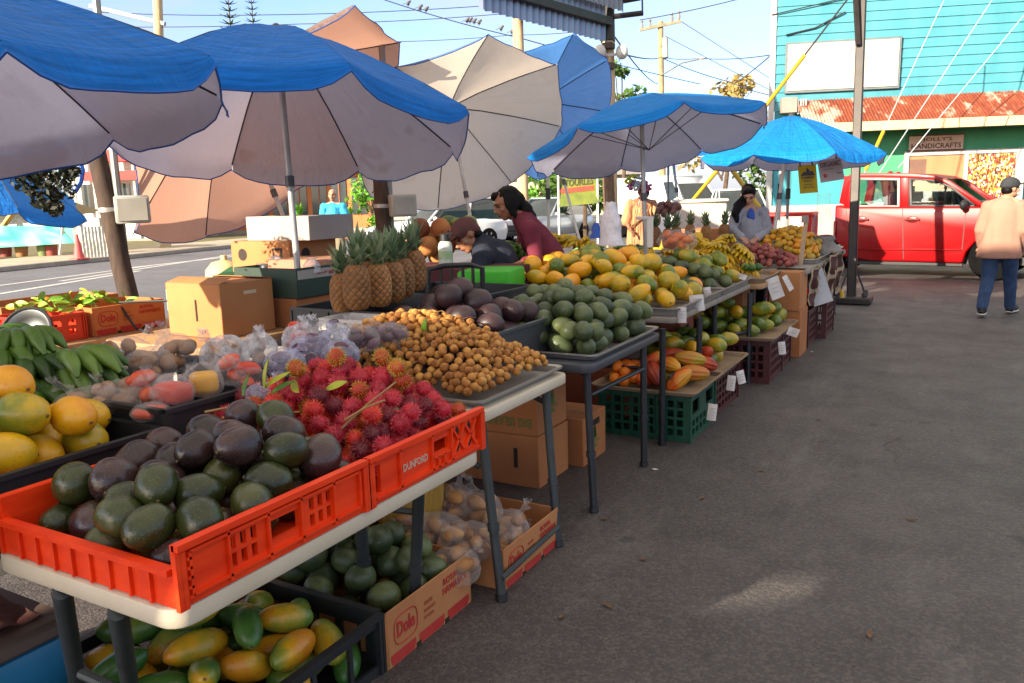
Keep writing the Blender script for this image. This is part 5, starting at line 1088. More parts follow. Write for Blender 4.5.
FM['yel'] = fruit_mat('small_yellow_fruit_skin', [(.2, '#a8861a'), (.5, '#cf9a16'), (.85, '#d98a18')], 9, .9, 0, .6, .45, .1, 80)
FM['red'] = fruit_mat('pink_red_fruit_skin', [(.2, '#6a2a28'), (.5, '#8e4038'), (.85, '#a05a48')], 9, .9, 0, .6, .55, .3, 80)
FM['pot'] = fruit_mat('pale_root_skin', [(.2, '#84562c'), (.5, '#ab7844'), (.85, '#c08e58')], 9, .9, 0, .6, .7, .3, 80)
FM['sap'] = fruit_mat('sapote_brown_skin', [(.2, '#7a5434'), (.5, '#9c7048'), (.85, '#ae8660')], 9, .9, 0, .6, .7, .3, 80)
FM['tom'] = fruit_mat('red_orange_flesh', [(.2, '#b8301a'), (.5, '#cf4a22'), (.85, '#d86a34')], 9, .7, 0, .5, .35, .1, 60)
FM['mgo'] = fruit_mat('yellow_flesh', [(.2, '#c8860e'), (.6, '#dda01a'), (.9, '#e0ae30')], 9, .6, 0, .4, .4, .1, 60)
FM['plum'] = fruit_mat('dusky_plum_skin', [(.2, '#39212c'), (.5, '#55323e'), (.85, '#6d4650')], 9, .8, 0, .6, .5, .2, 60)
egg = lambda t: 1.03-.22*(t-.42) if t < 2 else 1
def pear(t): return .62+.42*(1-t)**.6 if t > .35 else .94
def oval_(t): return 1
def mango(t): return .9+.12*math.cos((t-.4)*3)
ME = {}
ME['avp'] = [body('avocado', FM['avp'], .118, .0485, egg, lump=.06, seed=i, stem=.003, stemm=M_stem) for i in range(4)]
ME['avg'] = [body('avocado', FM['avg'], .114, .0465, egg, lump=.055, seed=9+i, stem=.003, stemm=M_stem) for i in range(3)]
ME['avs'] = [body('avocado', FM['avs'], .125, .0455, egg, lump=.02, seed=20+i, nu=16, nv=12) for i in range(3)]
ME['avr'] = [body('avocado', FM['avs'], .118, .051, egg, lump=.02, seed=25+i, nu=16, nv=12, stem=.003, stemm=M_stem) for i in range(3)]
ME['pap'] = [body('papaya', FM['pap'], .175, .062, pear, lump=.025, seed=30+i, ridges=5, rdepth=.03, stem=.004, stemm=M_stem) for i in range(4)]
ME['papr'] = [body('papaya', FM['pap'], .150, .064, egg, lump=.02, seed=34+i, ridges=5, rdepth=.03, stem=.004, stemm=M_stem) for i in range(3)]
ME['papg'] = [body('papaya', FM['papg'], .165, .063, pear, lump=.025, seed=40+i, ridges=5, rdepth=.03, stem=.004, stemm=M_stem) for i in range(4)]
ME['papl'] = [body('papaya', FM['papl'], .185, .047, mango, lump=.03, seed=50+i, stem=.004, stemm=M_stem) for i in range(4)]
ME['pods'] = [body('cacao_pod', FM['cac'], .20, .047, lambda t: .75+.35*math.sin(t*2.6+.3), ridges=10, rdepth=.13, lump=.03, nu=40, seed=60+i) for i in range(3)]
ME['podg'] = [body('cacao_pod', FM['cag'], .22, .050, lambda t: .75+.35*math.sin(t*2.6+.3), ridges=10, rdepth=.13, lump=.03, nu=40, seed=65+i) for i in range(2)]
ME['ora'] = [body('orange', FM['ora'], .076, .040, oval_, nu=16, nv=10, lump=.01)]
ME['coc'] = [body('brown_fruit', FM['coc'], .17, .085, oval_, lump=.04, seed=70+i) for i in range(2)]
ME['mam'] = [body('avocado', FM['mam'], .14, .062, egg, lump=.03, seed=80+i, stem=.003, stemm=M_stem) for i in range(3)]
ME['lon'] = [body('longan', FM['lon'], .036, .018, oval_, nu=9, nv=6, lump=.02, seed=i) for i in range(2)]
ME['yel'] = [body('yellow_fruit', FM['yel'], .085, .034, mango, nu=10, nv=8, lump=.03, seed=i) for i in range(3)]
ME['red'] = [body('red_fruit', FM['red'], .062, .032, oval_, nu=10, nv=8, lump=.06, seed=i) for i in range(3)]
ME['lime'] = [body('lime', FM['bag_'], .06, .03, oval_, nu=12, nv=8)]
def fill(x0, x1, y0, y1, z0, peak, shapes, nmax, layer=None, test=None, px=.5, py=.5, sharp=2.0, edge=.3, tries=26, tilt=.25, gap=.95):
    h = Heap()
    def H(x, y):
        u = (x-x0)/(x1-x0); v = (y-y0)/(y1-y0); du = (u-px)/(px if u < px else 1-px); dv = (v-py)/(py if v < py else 1-py)
        return z0+peak*(edge+(1-edge)*max(0, 1-abs(du)**sharp)*max(0, 1-abs(dv)**sharp))
    return h.fill((x0, x1, y0, y1, test), H, z0, shapes, nmax, tries, gap, layer, tilt)
SH = lambda k, r, half=0, name=None, w=1: dict(r=r, half=half, me=ME[k], name=name, key=k)
# big dark avocados in the near orange crate
it = fill(-1.87, -1.30, .935, 1.56, .752, .215, [SH('avp', .047, .011), SH('avp', .050, .011), SH('avg', .047, .011), SH('avp', .049, .011), SH('avg', .048, .011)], 110, px=.5, py=.82, sharp=2.6, edge=.52, tries=70, gap=.93)
def lab_av(l, sh):
    c = 'dark purple brown' if sh['key'] == 'avp' else 'dark green'
    return f"{c} avocado {'high' if l.z > .86 else 'low'} in the nearest orange crate, {'rambutan end' if l.y > 1.22 else 'near end'}"
heap_fruit(it, 'avocado', None, lab_av, 'avocado', 'big dark avocados in the orange crate')
# green avocados in the carton on the ground
it = fill(-2.18, -1.565, 1.875, 2.36, .02, .33, [SH('avr', .050, .009)], 60, px=.45, py=.55, layer=.2, sharp=1.8, edge=.42, tries=40)
heap_fruit(it, 'avocado', None, lambda l, s: f"smooth dark green avocado {'on top' if l.z > .24 else 'low down'} in the printed carton on the asphalt", 'avocado', 'green avocados in the carton on the ground')
# long papayas in the black crate
it = fill(-2.28, -1.59, 1.08, 1.84, .012, .30, [SH('papl', .046, .045)], 52, px=.4, py=.5, layer=.2, sharp=2.2, edge=.45, tries=40)
heap_fruit(it, 'papaya', None, lambda l, s: f"long papaya {'on top of the pile' if l.z > .2 else 'low in the pile'} in the black crate on the asphalt", 'papaya', 'long papayas in the black crate')
# ripe papayas at left edge
it = fill(-2.60, -1.98, .64, 1.40, .715, .36, [SH('pap', .055, .022), SH('papr', .056, .010), SH('papr', .056, .010)], 80, px=.45, py=.5, layer=.22, sharp=3, edge=.45, tries=60)
heap_fruit(it, 'papaya', None, lambda l, s: f"ripe orange papaya {'high on' if l.z > .86 else 'low in'} the pile in the black crate at left", 'papaya', 'ripe papayas at the left edge')
# small avocados on the dark table
it = fill(-2.29, -1.50, 3.44, 4.31, .755, .27, [SH('avs', .043, .018), SH('avs', .043, .018), SH('avr', .047, .01)], 150, px=.45, py=.62, layer=.17, sharp=2.6, edge=.42, tries=100, gap=.93)
heap_fruit(it, 'avocado', None, lambda l, s: f"green avocado {'near the top' if l.z > .87 else 'in the lower rows'} of the pile on the silver tray, dark table", 'avocado', 'green avocados on the dark table')
it = fill(-2.50, -1.82, 3.01, 3.60, .80, .29, [SH('mam', .062, .012)], 42, px=.45, py=.6, layer=.22, sharp=2.2, edge=.45, tries=40)
heap_fruit(it, 'avocado', None, lambda l, s: f"large purple avocado {'on top of' if l.z > .96 else 'low in'} the grey crate beside the pineapples", 'avocado', 'large purple avocados')
# papayas on the grey table
it = fill(-2.98, -1.55, 4.78, 5.86, .79, .36, [SH('pap', .060, .026), SH('pap', .060, .026), SH('papr', .064, .012), SH('papg', .062, .026)], 120, px=.42, py=.62, layer=.22, sharp=2.2, edge=.25, tries=34)
heap_fruit(it, 'papaya', None, lambda l, s: f"{'greenish' if s['key']=='papg' else 'ripe yellow orange'} papaya {'high on' if l.z > .95 else 'low in'} the big heap on the grey table", 'papaya', 'papayas heaped on the grey table')
it = fill(-2.3, -1.55, 5.95, 6.32, .79, .22, [SH('avr', .052, .01)], 32, px=.5, py=.5, layer=.17, edge=.4)
heap_fruit(it, 'avocado', None, 'dark avocado in the strip between the ripe papayas and the green papayas', 'avocado', 'dark avocados beyond the ripe papayas')
it = fill(-2.4, -1.55, 6.33, 6.74, .79, .27, [SH('papg', .060, .02)], 34, px=.5, py=.5, layer=.2, edge=.4)
heap_fruit(it, 'papaya', None, 'green yellow papaya at the far end of the grey table before the bananas', 'papaya', 'green yellow papayas beyond the dark avocados')
# crates below
it = fill(-1.98, -1.38, 5.31, 5.95, .312, .24, [SH('papg', .060, .024)], 30, px=.5, py=.5, layer=.22, edge=.5)
heap_fruit(it, 'papaya', None, 'green yellow papaya on the low tan tray behind the cacao pods', 'papaya', 'papayas behind the cacao pods')
it = fill(-2.25, -1.28, 6.45, 7.40, .362, .24, [SH('papg', .060, .024)], 52, px=.5, py=.5, layer=.22, edge=.5)
heap_fruit(it, 'papaya', None, 'yellow green papaya on the maroon crate below the banana table', 'papaya', 'papayas on the maroon crate')
it = fill(-1.76, -1.37, 4.65, 5.26, .312, .17, [SH('pods', .046, .055), SH('pods', .046, .055), SH('podg', .050, .06)], 34, px=.6, py=.55, edge=.75, tries=70)
heap_fruit(it, 'cacao_pod', None, lambda l, s: ('yellow green' if s['key'] == 'podg' else 'red orange')+' ridged cacao pod on the tan tray over the dark green crate', 'cacao pod', 'cacao pods on the tan tray')
it = fill(-1.98, -1.73, 4.66, 5.1, .312, .11, [SH('ora', .039)], 20, edge=.7, tries=40)
heap_fruit(it, 'orange', None, 'orange on the tan tray left of the cacao pods', 'orange', 'oranges beside the cacao pods')
# far heap
it = fill(-2.15, -1.29, 8.6, 10.4, .815, .34, [SH('yel', .034, .016)], 210, px=.55, py=.5, layer=.12, sharp=2, edge=.2, tries=20)
heap_fruit(it, 'yellow_fruit', None, 'small oblong yellow fruit in the far heap near the steel post', 'fruit', 'small yellow fruit in the far heap')
it = fill(-2.15, -1.36, 7.86, 8.62, .815, .22, [SH('red', .032)], 110, px=.5, py=.6, layer=.1, edge=.3, tries=20)
heap_fruit(it, 'red_fruit', None, 'small pinkish red fruit left of the far yellow heap', 'fruit', 'pinkish red fruit on the far table')
# longans: individual fruit nearest the aisle, the rest one mass
it = fill(-2.60, -1.555, 2.47, 3.125, .752, .285, [SH('lon', .018)], 900, px=.5, py=.55, layer=.045, sharp=2.2, edge=.24, tries=18, gap=.9)
it.sort(key=lambda q: (q[0]-EYE).length-.9*q[0].z)
heap_fruit(it[:298], 'longan', None, 'small round tan longan in the heap on the silver tray', 'longan', 'longans heaped on the silver tray')
k = MB()
for (l, d, r, sh) in it[298:]: k.ball(l, r, 8, 6)
lh = k.build('longan_heap', FM['lon'], smooth=70); tag(lh, 'far back part of the heap of tan longans on the silver tray', 'longans'); lh['kind'] = 'stuff'
M_twig = mat('twig_brown', '#6b4a2c', '#8a6a42', 12, .85)
for i in range(26):
    a = V(RNG.uniform(-2.4, -1.65), RNG.uniform(2.55, 3.05), 0); u = (a.x+2.5)/.93; v_ = (a.y-2.49)/.62; a.z = .752+.285*(.24+.76*max(0, 1-abs((u-.5)/.5)**2)*max(0, 1-abs((v_-.55)/.5)**2))+.012
    an = RNG.uniform(0, 6.28); k = MB(); k.tube([a, a+V(math.cos(an)*.03, math.sin(an)*.03, .006), a+V(math.cos(an)*.075, math.sin(an)*.07, -.004)], [.0025, .002, .0015], 5)
    tag(k.build('twig', M_twig), 'thin brown twig lying among the longans', 'twig', 'twigs among the longans')
# rambutans -----------------------------------------------------------
def rambutan(m1, m2, seed, r=.025):
    rs = np.random.default_rng(seed); k = MB(); k.ball((0, 0, 0), (r, r, r*1.12), 10, 8); k.m = 1
    for i in range(150):
        z = 1-2*(i+.5)/150; a = i*2.39996; s = math.sqrt(1-z*z); d = V(s*math.cos(a), s*math.sin(a), z); t = (d.cross(V(.3, .2, 1))).normalized(); b = d.cross(t)
        L = r*rs.uniform(.30, .52); p = d*r*.96; w_ = .0019; cu = (t*rs.normal()+b*rs.normal())*.0045; e = p+d*L+cu
        k.add([p+t*w_, p-t*w_*.5+b*w_*.87, p-t*w_*.5-b*w_*.87, e], [(0, 1, 3), (1, 2, 3), (2, 0, 3)])
    return k.data('rambutan', [m1, m2], 0, 60)
def rm(n_, a, b, c, d): return rambutan(fruit_mat(n_+'_skin', [(.2, a), (.8, b)], 20, 1, 0, .5, .55, .2, 120), fruit_mat(n_+'_hair', [(.2, c), (.8, d)], 20, 1, 0, .5, .5, 0, 100), len(n_))
ME['rc'] = [rm('crimson_rambutan', '#860e22', '#b61c2e', '#b02038', '#d0444c')]; ME['rr'] = [rm('scarlet_rambutan', '#b81a1c', '#d83024', '#d43a2a', '#e07a40')]; ME['ry'] = [rm('yellow_red_rambutan', '#b0261c', '#b8701c', '#a8921e', '#c7a63a')]; ME['ro'] = [rm('orange_tinged_rambutan', '#a8281a', '#c24a22', '#b8862a', '#c95a2c')]; ME['rd'] = [rm('maroon_rambutan', '#520c18', '#741526', '#7c1e2a', '#98383a')]
it = fill(-2.08, -1.31, 1.56, 2.10, .755, .26, [SH('rc', .031)]*6+[SH('rr', .031)]*2+[SH('rd', .031)]*3+[SH('ro', .031)], 210, px=.55, py=.62, layer=.10, sharp=2.2, edge=.42, tries=24, gap=.93)
names = {'ro': 'orange red', 'rc': 'deep crimson', 'rr': 'bright scarlet', 'ry': 'yellow tinged', 'rd': 'dull maroon'}
heap_fruit(it, 'rambutan', None, lambda l, s: f"{names[s['key']]} hairy rambutan {'high on' if l.z > .93 else 'low in'} the heap in the orange crate with the maker name", 'rambutan', 'rambutans in the orange crate')
tops = sorted(it, key=lambda q: -q[0].z)[:40]
for i in (0, 6, 9, 15): l = tops[i][0]; put('rambutan', ME['ry'][0], l+V(-.05*(i % 3), -.02, .045), Euler((i, i*2, 0)), f"yellow and red hairy rambutan perched on the heap among the leaves", 'rambutan', 'yellow tinged rambutans')
def leaf(name, label, p, d, L, w_, m, nrm=(0, 0, 1), curl=.2, group=None):
    d = V(*d).normalized(); s = d.cross(V(*nrm)).normalized(); n_ = s.cross(d); k = MB()
    k.grid(lambda u, t: V(*p)+d*L*t+s*w_*(u-.5)*math.sin(math.pi*min(1, t*.93+.05))**.8*1.0+n_*(abs(u-.5)*w_*.35-curl*L*t*t), 4, 10)
    return tag(k.build(name, m, smooth=70, fixn=False), label, 'leaf', group)
M_lfy = mat('leaf_yellow_green', '#8f9a22', '#b0a832', 12, .5); M_lfg = mat('leaf_green', '#3d5a1e', '#567a2a', 12, .5); M_lfb = mat('leaf_bright_green', '#6d9a2a', '#86ad3c', 12, .5)
q = D(266, 388, 2.36); leaf('leaf', 'upright yellow green leaf on the rambutan heap, taller of a pair', q, (-.1, .1, 1), .085, .032, M_lfy, (-.4, -.8, .2)); leaf('leaf', 'slanting yellow green leaf on the rambutan heap, right of a pair', q, (.6, .35, .55), .085, .03, M_lfy, (-.2, -.6, .7))
q = D(245, 400, 2.33)
for i, (dx, dz, m_, nm) in enumerate(((-.2, .6, M_lfg, 'dark green leaf lying among the rambutans'), (.3, .3, M_lfg, 'second dark green leaf lying among the rambutans'), (-.8, .4, M_lfy, 'small yellow leaf left among the rambutans'), (.9, .5, M_lfy, 'small yellow leaf right among the rambutans'))): leaf('leaf', nm, q+V(.06*i, .05*i, .012), (dx, .3, dz), .07, .03, m_, (-.3, -.7, .5))
q = D(427, 350, 3.35); leaf('leaf', 'broad bright green leaf standing behind the longans', q, (-.05, 0, 1), .13, .075, M_lfb, (-.5, -.85, .1), .1); leaf('leaf', 'smaller bright green leaf beside the broad leaf behind the longans', q+V(.05, .02, 0), (.45, .3, .8), .10, .05, M_lfb, (-.4, -.7, .2), .1)
for (a, b, dd, lb_) in (((338, 432), (396, 382), 2.2, 'pale thick rambutan twig sticking out over the crimson fruit'), ((345, 420), (385, 400), 2.18, 'short pale rambutan twig'), ((205, 412), (262, 405), 2.3, 'dry brown rambutan stalk left of the crate'), ((222, 418), (300, 412), 2.28, 'reddish rambutan stalk left of the crate'), ((240, 410), (290, 420), 2.25, 'thin rambutan stalk behind the avocados')):
    p0, p1 = D(*a, dd), D(*b, dd); k = MB(); k.tube([p0, p0.lerp(p1, .5)+V(0, 0, .006), p1], [.004, .0035, .003], 6); tag(k.build('stalk', mat('pale_twig', '#a07a4a', '#8a6238', 10, .8)), lb_, 'twig')
# pineapples ----------------------------------------------------------
n = N('pineapple_skin'); tcx = n.n('TexCoord'); oi = n.n('ObjectInfo'); g = n.n('NewGeometry')
f = n.noise(30, 3); col = n.ramp(n.math('ADD', n.math('MULTIPLY', f, .6), n.math('MULTIPLY', oi.outputs['Random'], .35)), [(.2, '#6a441c'), (.5, '#94602e'), (.8, '#b58446')])
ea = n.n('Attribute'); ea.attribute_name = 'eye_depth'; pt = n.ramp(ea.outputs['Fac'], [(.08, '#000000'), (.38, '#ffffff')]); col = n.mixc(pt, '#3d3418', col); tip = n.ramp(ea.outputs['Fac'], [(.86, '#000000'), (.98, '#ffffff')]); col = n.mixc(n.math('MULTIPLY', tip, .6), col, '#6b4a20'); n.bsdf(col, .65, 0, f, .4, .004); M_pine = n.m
M_crown = leafmat('pineapple_crown_leaf', '#51694a', '#748a66', '#a3ad84')
def pine_mesh(r, L, seed):
    k = MB(); rows = 11; cols = 10; EY = []
    def sf(u, v):
        a = 6.2832*u; z = L*v; rr = r*(1-abs(2*v-.96)**3.2*.36)*(.96 if v < .02 else 1)
        w1 = abs(math.sin((a*cols/2+v*rows*math.pi*.5))); w2 = abs(math.sin((a*cols/2-v*rows*math.pi*.5))); b_ = min(w1, w2)
        rr *= 1+.13*(b_**.5-.6); EY.append(b_)
        return V(rr*math.cos(a), rr*math.sin(a), z)
    k.grid(sf, 64, 48); k.ball((0, 0, L*.985), (r*.6, r*.6, r*.12), 12, 6); k.ball((0, 0, L*.01), (r*.62, r*.62, r*.05), 12, 6)
    me = k.data('body', M_pine, 0, 80); at_ = me.attributes.new('eye_depth', 'FLOAT', 'POINT'); at_.data.foreach_set('value', (EY+[.5]*len(me.vertices))[:len(me.vertices)]); return me
def crown_mesh(L, r, seed):
    k = MB(); rs = np.random.default_rng(seed)
    for i in range(36):
        f_ = i/36; a = i*2.4; l = L*(.5+.5*f_)*rs.uniform(.7, 1.2); out = (1.15-f_*.85)*l*.62; w_ = .019*(1.1-.4*f_); e = V(math.cos(a), math.sin(a), 0); s = V(-math.sin(a), math.cos(a), 0)
        pts = [e*(r*.25*(1-f_)+out*t**1.6)+V(0, 0, l*(.9*t if f_ > .3 else .75*t-.15*t*t)+f_*.03) for t in (0, .3, .6, .85, 1)]
        vs = []
        for j, p in enumerate(pts): ww = w_*(1, 1, .75, .4, .03)[j]; vs += [p-s*ww, p-e*ww*.35, p+s*ww]
        k.add(vs, [(j*3+c_, j*3+c_+1, j*3+c_+4, j*3+c_+3) for j in range(4) for c_ in (0, 1)])
    return k.data('crown', M_crown, 0, 60, fixn=False)
PB = [pine_mesh(.060, .195, i) for i in range(2)]; PC = [crown_mesh(.165, .06, i) for i in range(3)]
def pineapple(i, p, sc, lab, grp):
    t = thing('pineapple', lab, 'pineapple', p, RNG.uniform(0, 6.28), grp); t.scale = (sc,)*3
    put('body', PB[i % 2], (0, 0, 0), parent=t); put('crown', PC[i % 3], (0, 0, .19), Euler((RNG.normal()*.06, RNG.normal()*.06, i)), parent=t)
def at(px, py, d, dz=0): q = D(px, py, d); return q+V(0, 0, dz)
pl = [(343, 311, 3.95, .95, 'leftmost pineapple in the black crate, shorter and darker'), (358, 309, 3.80, 1.08, 'front pineapple in the black crate with a streak of sun'), (380, 306, 3.95, 1.05, 'pineapple just right of the front one in the black crate'), (394, 302, 4.1, 1.05, 'pineapple right of centre in the black crate'), (404, 297, 4.25, 1.05, 'dark pineapple second from right in the black crate'), (415, 290, 4.35, 1.1, 'rightmost pineapple of the row, standing highest beside the dark chair'), (368, 300, 4.2, 1.05, 'pineapple hidden in the second row of the black crate'), (386, 296, 4.35, 1.0, 'pineapple at the back of the black crate showing mostly leaves')]
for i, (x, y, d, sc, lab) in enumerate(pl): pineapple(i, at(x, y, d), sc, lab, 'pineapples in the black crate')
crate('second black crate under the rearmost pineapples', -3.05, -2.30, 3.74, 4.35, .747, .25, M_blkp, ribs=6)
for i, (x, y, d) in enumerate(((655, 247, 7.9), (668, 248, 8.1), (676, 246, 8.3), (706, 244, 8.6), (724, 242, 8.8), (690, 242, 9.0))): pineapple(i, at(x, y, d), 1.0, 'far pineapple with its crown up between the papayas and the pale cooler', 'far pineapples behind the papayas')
# bananas --------------------------------------------------------------
def hand(nf, L, r, m, seed, rows=2, spread=1.5):
    rs = np.random.default_rng(seed); k = MB()
    for row in range(rows):
        for i in range(nf):
            a = (i/(nf-1)-.5)*spread+rs.normal()*.04; d = V(math.cos(a), math.sin(a), 0); up = V(0, 0, 1); LL = L*rs.uniform(.88, 1.08); z0 = -.028*row
            pts = [V(0, 0, z0)+d*LL*(.06+.94*t)+up*(.34*LL*math.sin(t*2.5)-.12*LL*t*row*1.2-.0*t)+V(0, 0, 0) for t in (0, .12, .25, .45, .65, .82, .94, 1)]
            k.tube(pts, [r*.38, r*.5, r*.85, r, r, r*.85, r*.45, r*.22], 8)
    k.ball((0, 0, -.01), (.025, .035, .03), 8, 6); return k.data('banana_hand', m, 0, 60)
HB = [hand(7, .17, .0185, FM['ban'], i, 2, 1.4) for i in range(3)]; HG = [hand(7, .17, .019, FM['bag_'], 10+i, 2, 1.3) for i in range(3)]
FM['bgd'] = fruit_mat('dark_green_banana_skin', [(.2, '#24400f'), (.5, '#3a5a16'), (.8, '#5f7a28')], 6, .9, 0, .4, .45, .05, 60)
HGb = [hand(6, .20, .020, FM['bgd'], 20+i, 2, .8) for i in range(2)]
def bananas(meshes, n_, x0, x1, y0, y1, zf, lab, grp, face=None, sc=1):
    for i in range(n_):
        x, y = RNG.uniform(x0, x1), RNG.uniform(y0, y1); rz = (face if face is not None else RNG.uniform(0, 6.28))+RNG.normal()*.4
        put('banana_hand', meshes[i % len(meshes)], (x, y, zf(x, y)+RNG.uniform(-.01, .03)), Euler((RNG.normal()*.25, RNG.normal()*.2+.1, rz)), lab, 'bananas', grp, sc)
bananas(HB, 9, -2.2, -1.62, 6.98, 7.5, lambda x, y: .86, 'lower hand of yellow bananas on the tan table', 'yellow bananas on the tan table', -.9)
bananas(HB, 5, -2.0, -1.70, 7.1, 7.45, lambda x, y: .97, 'upper hand of yellow bananas on the tan table', 'upper yellow bananas on the tan table', -.9, 1.1)
for x, y in ((752, 262), (758, 264), (764, 262), (760, 258), (755, 268), (768, 266)): pass
it = fill(-1.66, -1.46, 6.92, 7.15, .86, .09, [SH('lime', .029)], 7, edge=.8); heap_fruit(it, 'lime', None, 'small green lime in front of the yellow bananas', 'lime', 'limes by the bananas')
q = D(540, 248, 6.25)
bananas(HG, 16, q.x-.32, q.x+.12, q.y-.12, q.y+.30, lambda x, y: 1.04+.10*max(0, (y-q.y+.12)/.42), 'hand of green bananas heaped behind the ripe papayas', 'green bananas behind the papayas', -2.4)
q = D(588, 238, 6.9)
bananas(HB, 7, q.x-.35, q.x+.05, q.y-.1, q.y+.25, lambda x, y: 1.12, 'hand of yellow bananas behind the green bananas', 'yellow bananas behind the green ones', -2.0)
q = D(705, 240, 8.3)
bananas(HB, 12, q.x-.6, q.x+.45, q.y-.3, q.y+.5, lambda x, y: .98+.05*math.sin(x*5), 'hand of yellow bananas among the far pineapples', 'yellow bananas by the far pineapples')
bananas(HB, 10, -2.9, -2.2, 7.0, 8.3, lambda x, y: .92, 'loose hand of yellow bananas beyond the grey table', 'yellow bananas beyond the grey table')
q = D(615, 232, 8.0)
bananas(HG, 9, q.x-1.1, q.x+.3, q.y-.3, q.y+.5, lambda x, y: .93, 'hand of green bananas on the back row table', 'green bananas on the back row')
q = D(8, 382, 2.6)
for i, (dx, dy, dz, rz) in enumerate(((-.22, .0, .06, -.8), (-.1, .02, .05, -.65), (-.02, .03, .02, -.5), (-.2, -.04, -.02, -.9), (-.06, -.03, -.03, -.55), (.02, .02, -.05, -.4), (.08, .06, .0, -.3), (.06, .0, -.07, -.2), (.1, .1, .04, -.5), (-.3, .05, .09, -.8), (-.12, .10, .10, -.7))):
    put('banana_hand', HGb[i % 2], q+V(dx, dy, dz), Euler((0, .22, rz+.55+RNG.normal()*.2)), 'hand of thick green bananas at the left edge above the ripe papayas', 'bananas', 'thick green bananas at the left edge', 1.3)
k = MB(); k.bb(q.x-.5, q.x+.08, q.y-.15, q.y+.3, .702, q.z-.08); tag(k.build('produce_box', M_card, bevel=.006), 'cardboard box propping the thick green bananas at the left edge', 'box')
# brown round fruit by the man with the cap
qs = [(408, 243), (420, 228), (433, 236), (428, 246), (441, 228), (418, 252), (404, 258), (446, 246), (438, 256), (452, 238)]
for i, (x, y) in enumerate(qs): put('brown_fruit', ME['coc'][i % 2], at(x, y, 6.3+.08*(i % 3)), Euler((i, i*1.7, 0)), 'round brown husked fruit stacked left of the man in the brown cap', 'fruit', 'round brown fruit by the man in the cap', .95)
for i, (x, y) in enumerate(((457, 224), (464, 228), (450, 222), (470, 222), (460, 234))): put('papaya', ME['papg'][i % 3], at(x, y, 6.7), Euler((1.4, i, i)), 'yellow green papaya behind the round brown fruit', 'papaya', 'papayas behind the round brown fruit')
q = D(425, 262, 6.5); table('small table carrying the round brown fruit', q.x-.55, q.x+.45, q.y-.1, q.y+.5, .93, M_tgrey, M_legd)
# loose vegetables by the sunny crate
q = P(75, 300, .93)
for i in range(60):
    p = V(-4.95+RNG.uniform(-.22, .2), 2.95+RNG.uniform(-.3, .35), .91+RNG.uniform(0, .07)); a = RNG.uniform(0, 6.28)
    leaf('leafy_sprig', 'pale green leafy sprig heaped on the sunny orange crate', p, (math.cos(a), math.sin(a), RNG.uniform(.1, .8)), .09, .04, M_lfb if i % 3 else M_lfy, (math.sin(a), -math.cos(a), .6), .25, 'leafy greens in the sun')
for i in range(14):
    p = D(5+i*4.2, 308-i*.6+3*(i % 2), 5.6); put('lime', ME['ora'][0] if i % 3 else ME['lime'][0], p, None, 'small pale fruit in the sunlit box at the left edge', 'fruit', 'small fruit in the sunlit box')
# ------------------------------------------------------------------ plastic bags with produce
def plastic(name, tint, op=.35, rough=.12):
    n = N(name); tcx = n.n('TexCoord'); f = n.noise(14, 5, .65); f2 = n.noise(45, 3, .6)
    b = n.bsdf(tint, rough, 0, n.math('ADD', n.math('MULTIPLY', f, .8), n.math('MULTIPLY', f2, .3)), 1.0, .018, .8)
    tr = n.n('BsdfTransparent'); m_ = n.n('MixShader'); lw = n.n('LayerWeight'); lw.inputs[0].default_value = .35
    fac = n.math('ADD', n.math('MULTIPLY', lw.outputs['Facing'], .35), n.math('MULTIPLY', n.ramp(f, [(.4, '#000000'), (.75, '#ffffff')]), op)); n.l(n.math('MINIMUM', n.math('ADD', fac, op*.35), 1.0), m_.inputs[0])
    n.l(tr.outputs[0], m_.inputs[1]); n.l(b.outputs[0], m_.inputs[2]); n.l(m_.outputs[0], n.out.inputs[0]); return n.m
M_bagc = plastic('clear_plastic_film', '#d9d4d0', .11); M_bagw = plastic('milky_plastic_film', '#dcdadb', .65); M_bagp = plastic('bluish_plastic_film', '#c3c3dc', .42)
def bag_mesh(dims, seed, knot=True):
    k = MB(); dx, dy, dz = dims
    def fn(v):
        q = 1+.10*noise.noise(V(v.x*18+seed, v.y*18, v.z*18))+.07*noise.noise(V(v.x*46+seed, v.y*46, v.z*46))
        w_ = V(v.x*q, v.y*q, v.z*q)
        if w_.z < -dz*.72: w_.z = -dz*.72
        return w_
    k.ball((0, 0, dz*.72), (dx, dy, dz), 26, 16, None, fn)
    if knot:
        pts = [V(dx*.55, 0, dz*1.45), V(dx*.75, .01, dz*1.72), V(dx*.95, .02, dz*1.9)]
        k.tube(pts, [.018, .009, .024], 9, cap=False)
        for i in range(7): a = i*.9; p = pts[2]; k.add([p, p+V(.02*math.cos(a), .02*math.sin(a), .028), p+V(.02*math.cos(a+.9), .02*math.sin(a+.9), .02)], [(0, 1, 2)])
    return k.data('wrap', [M_bagc], 0, 80, fixn=False)
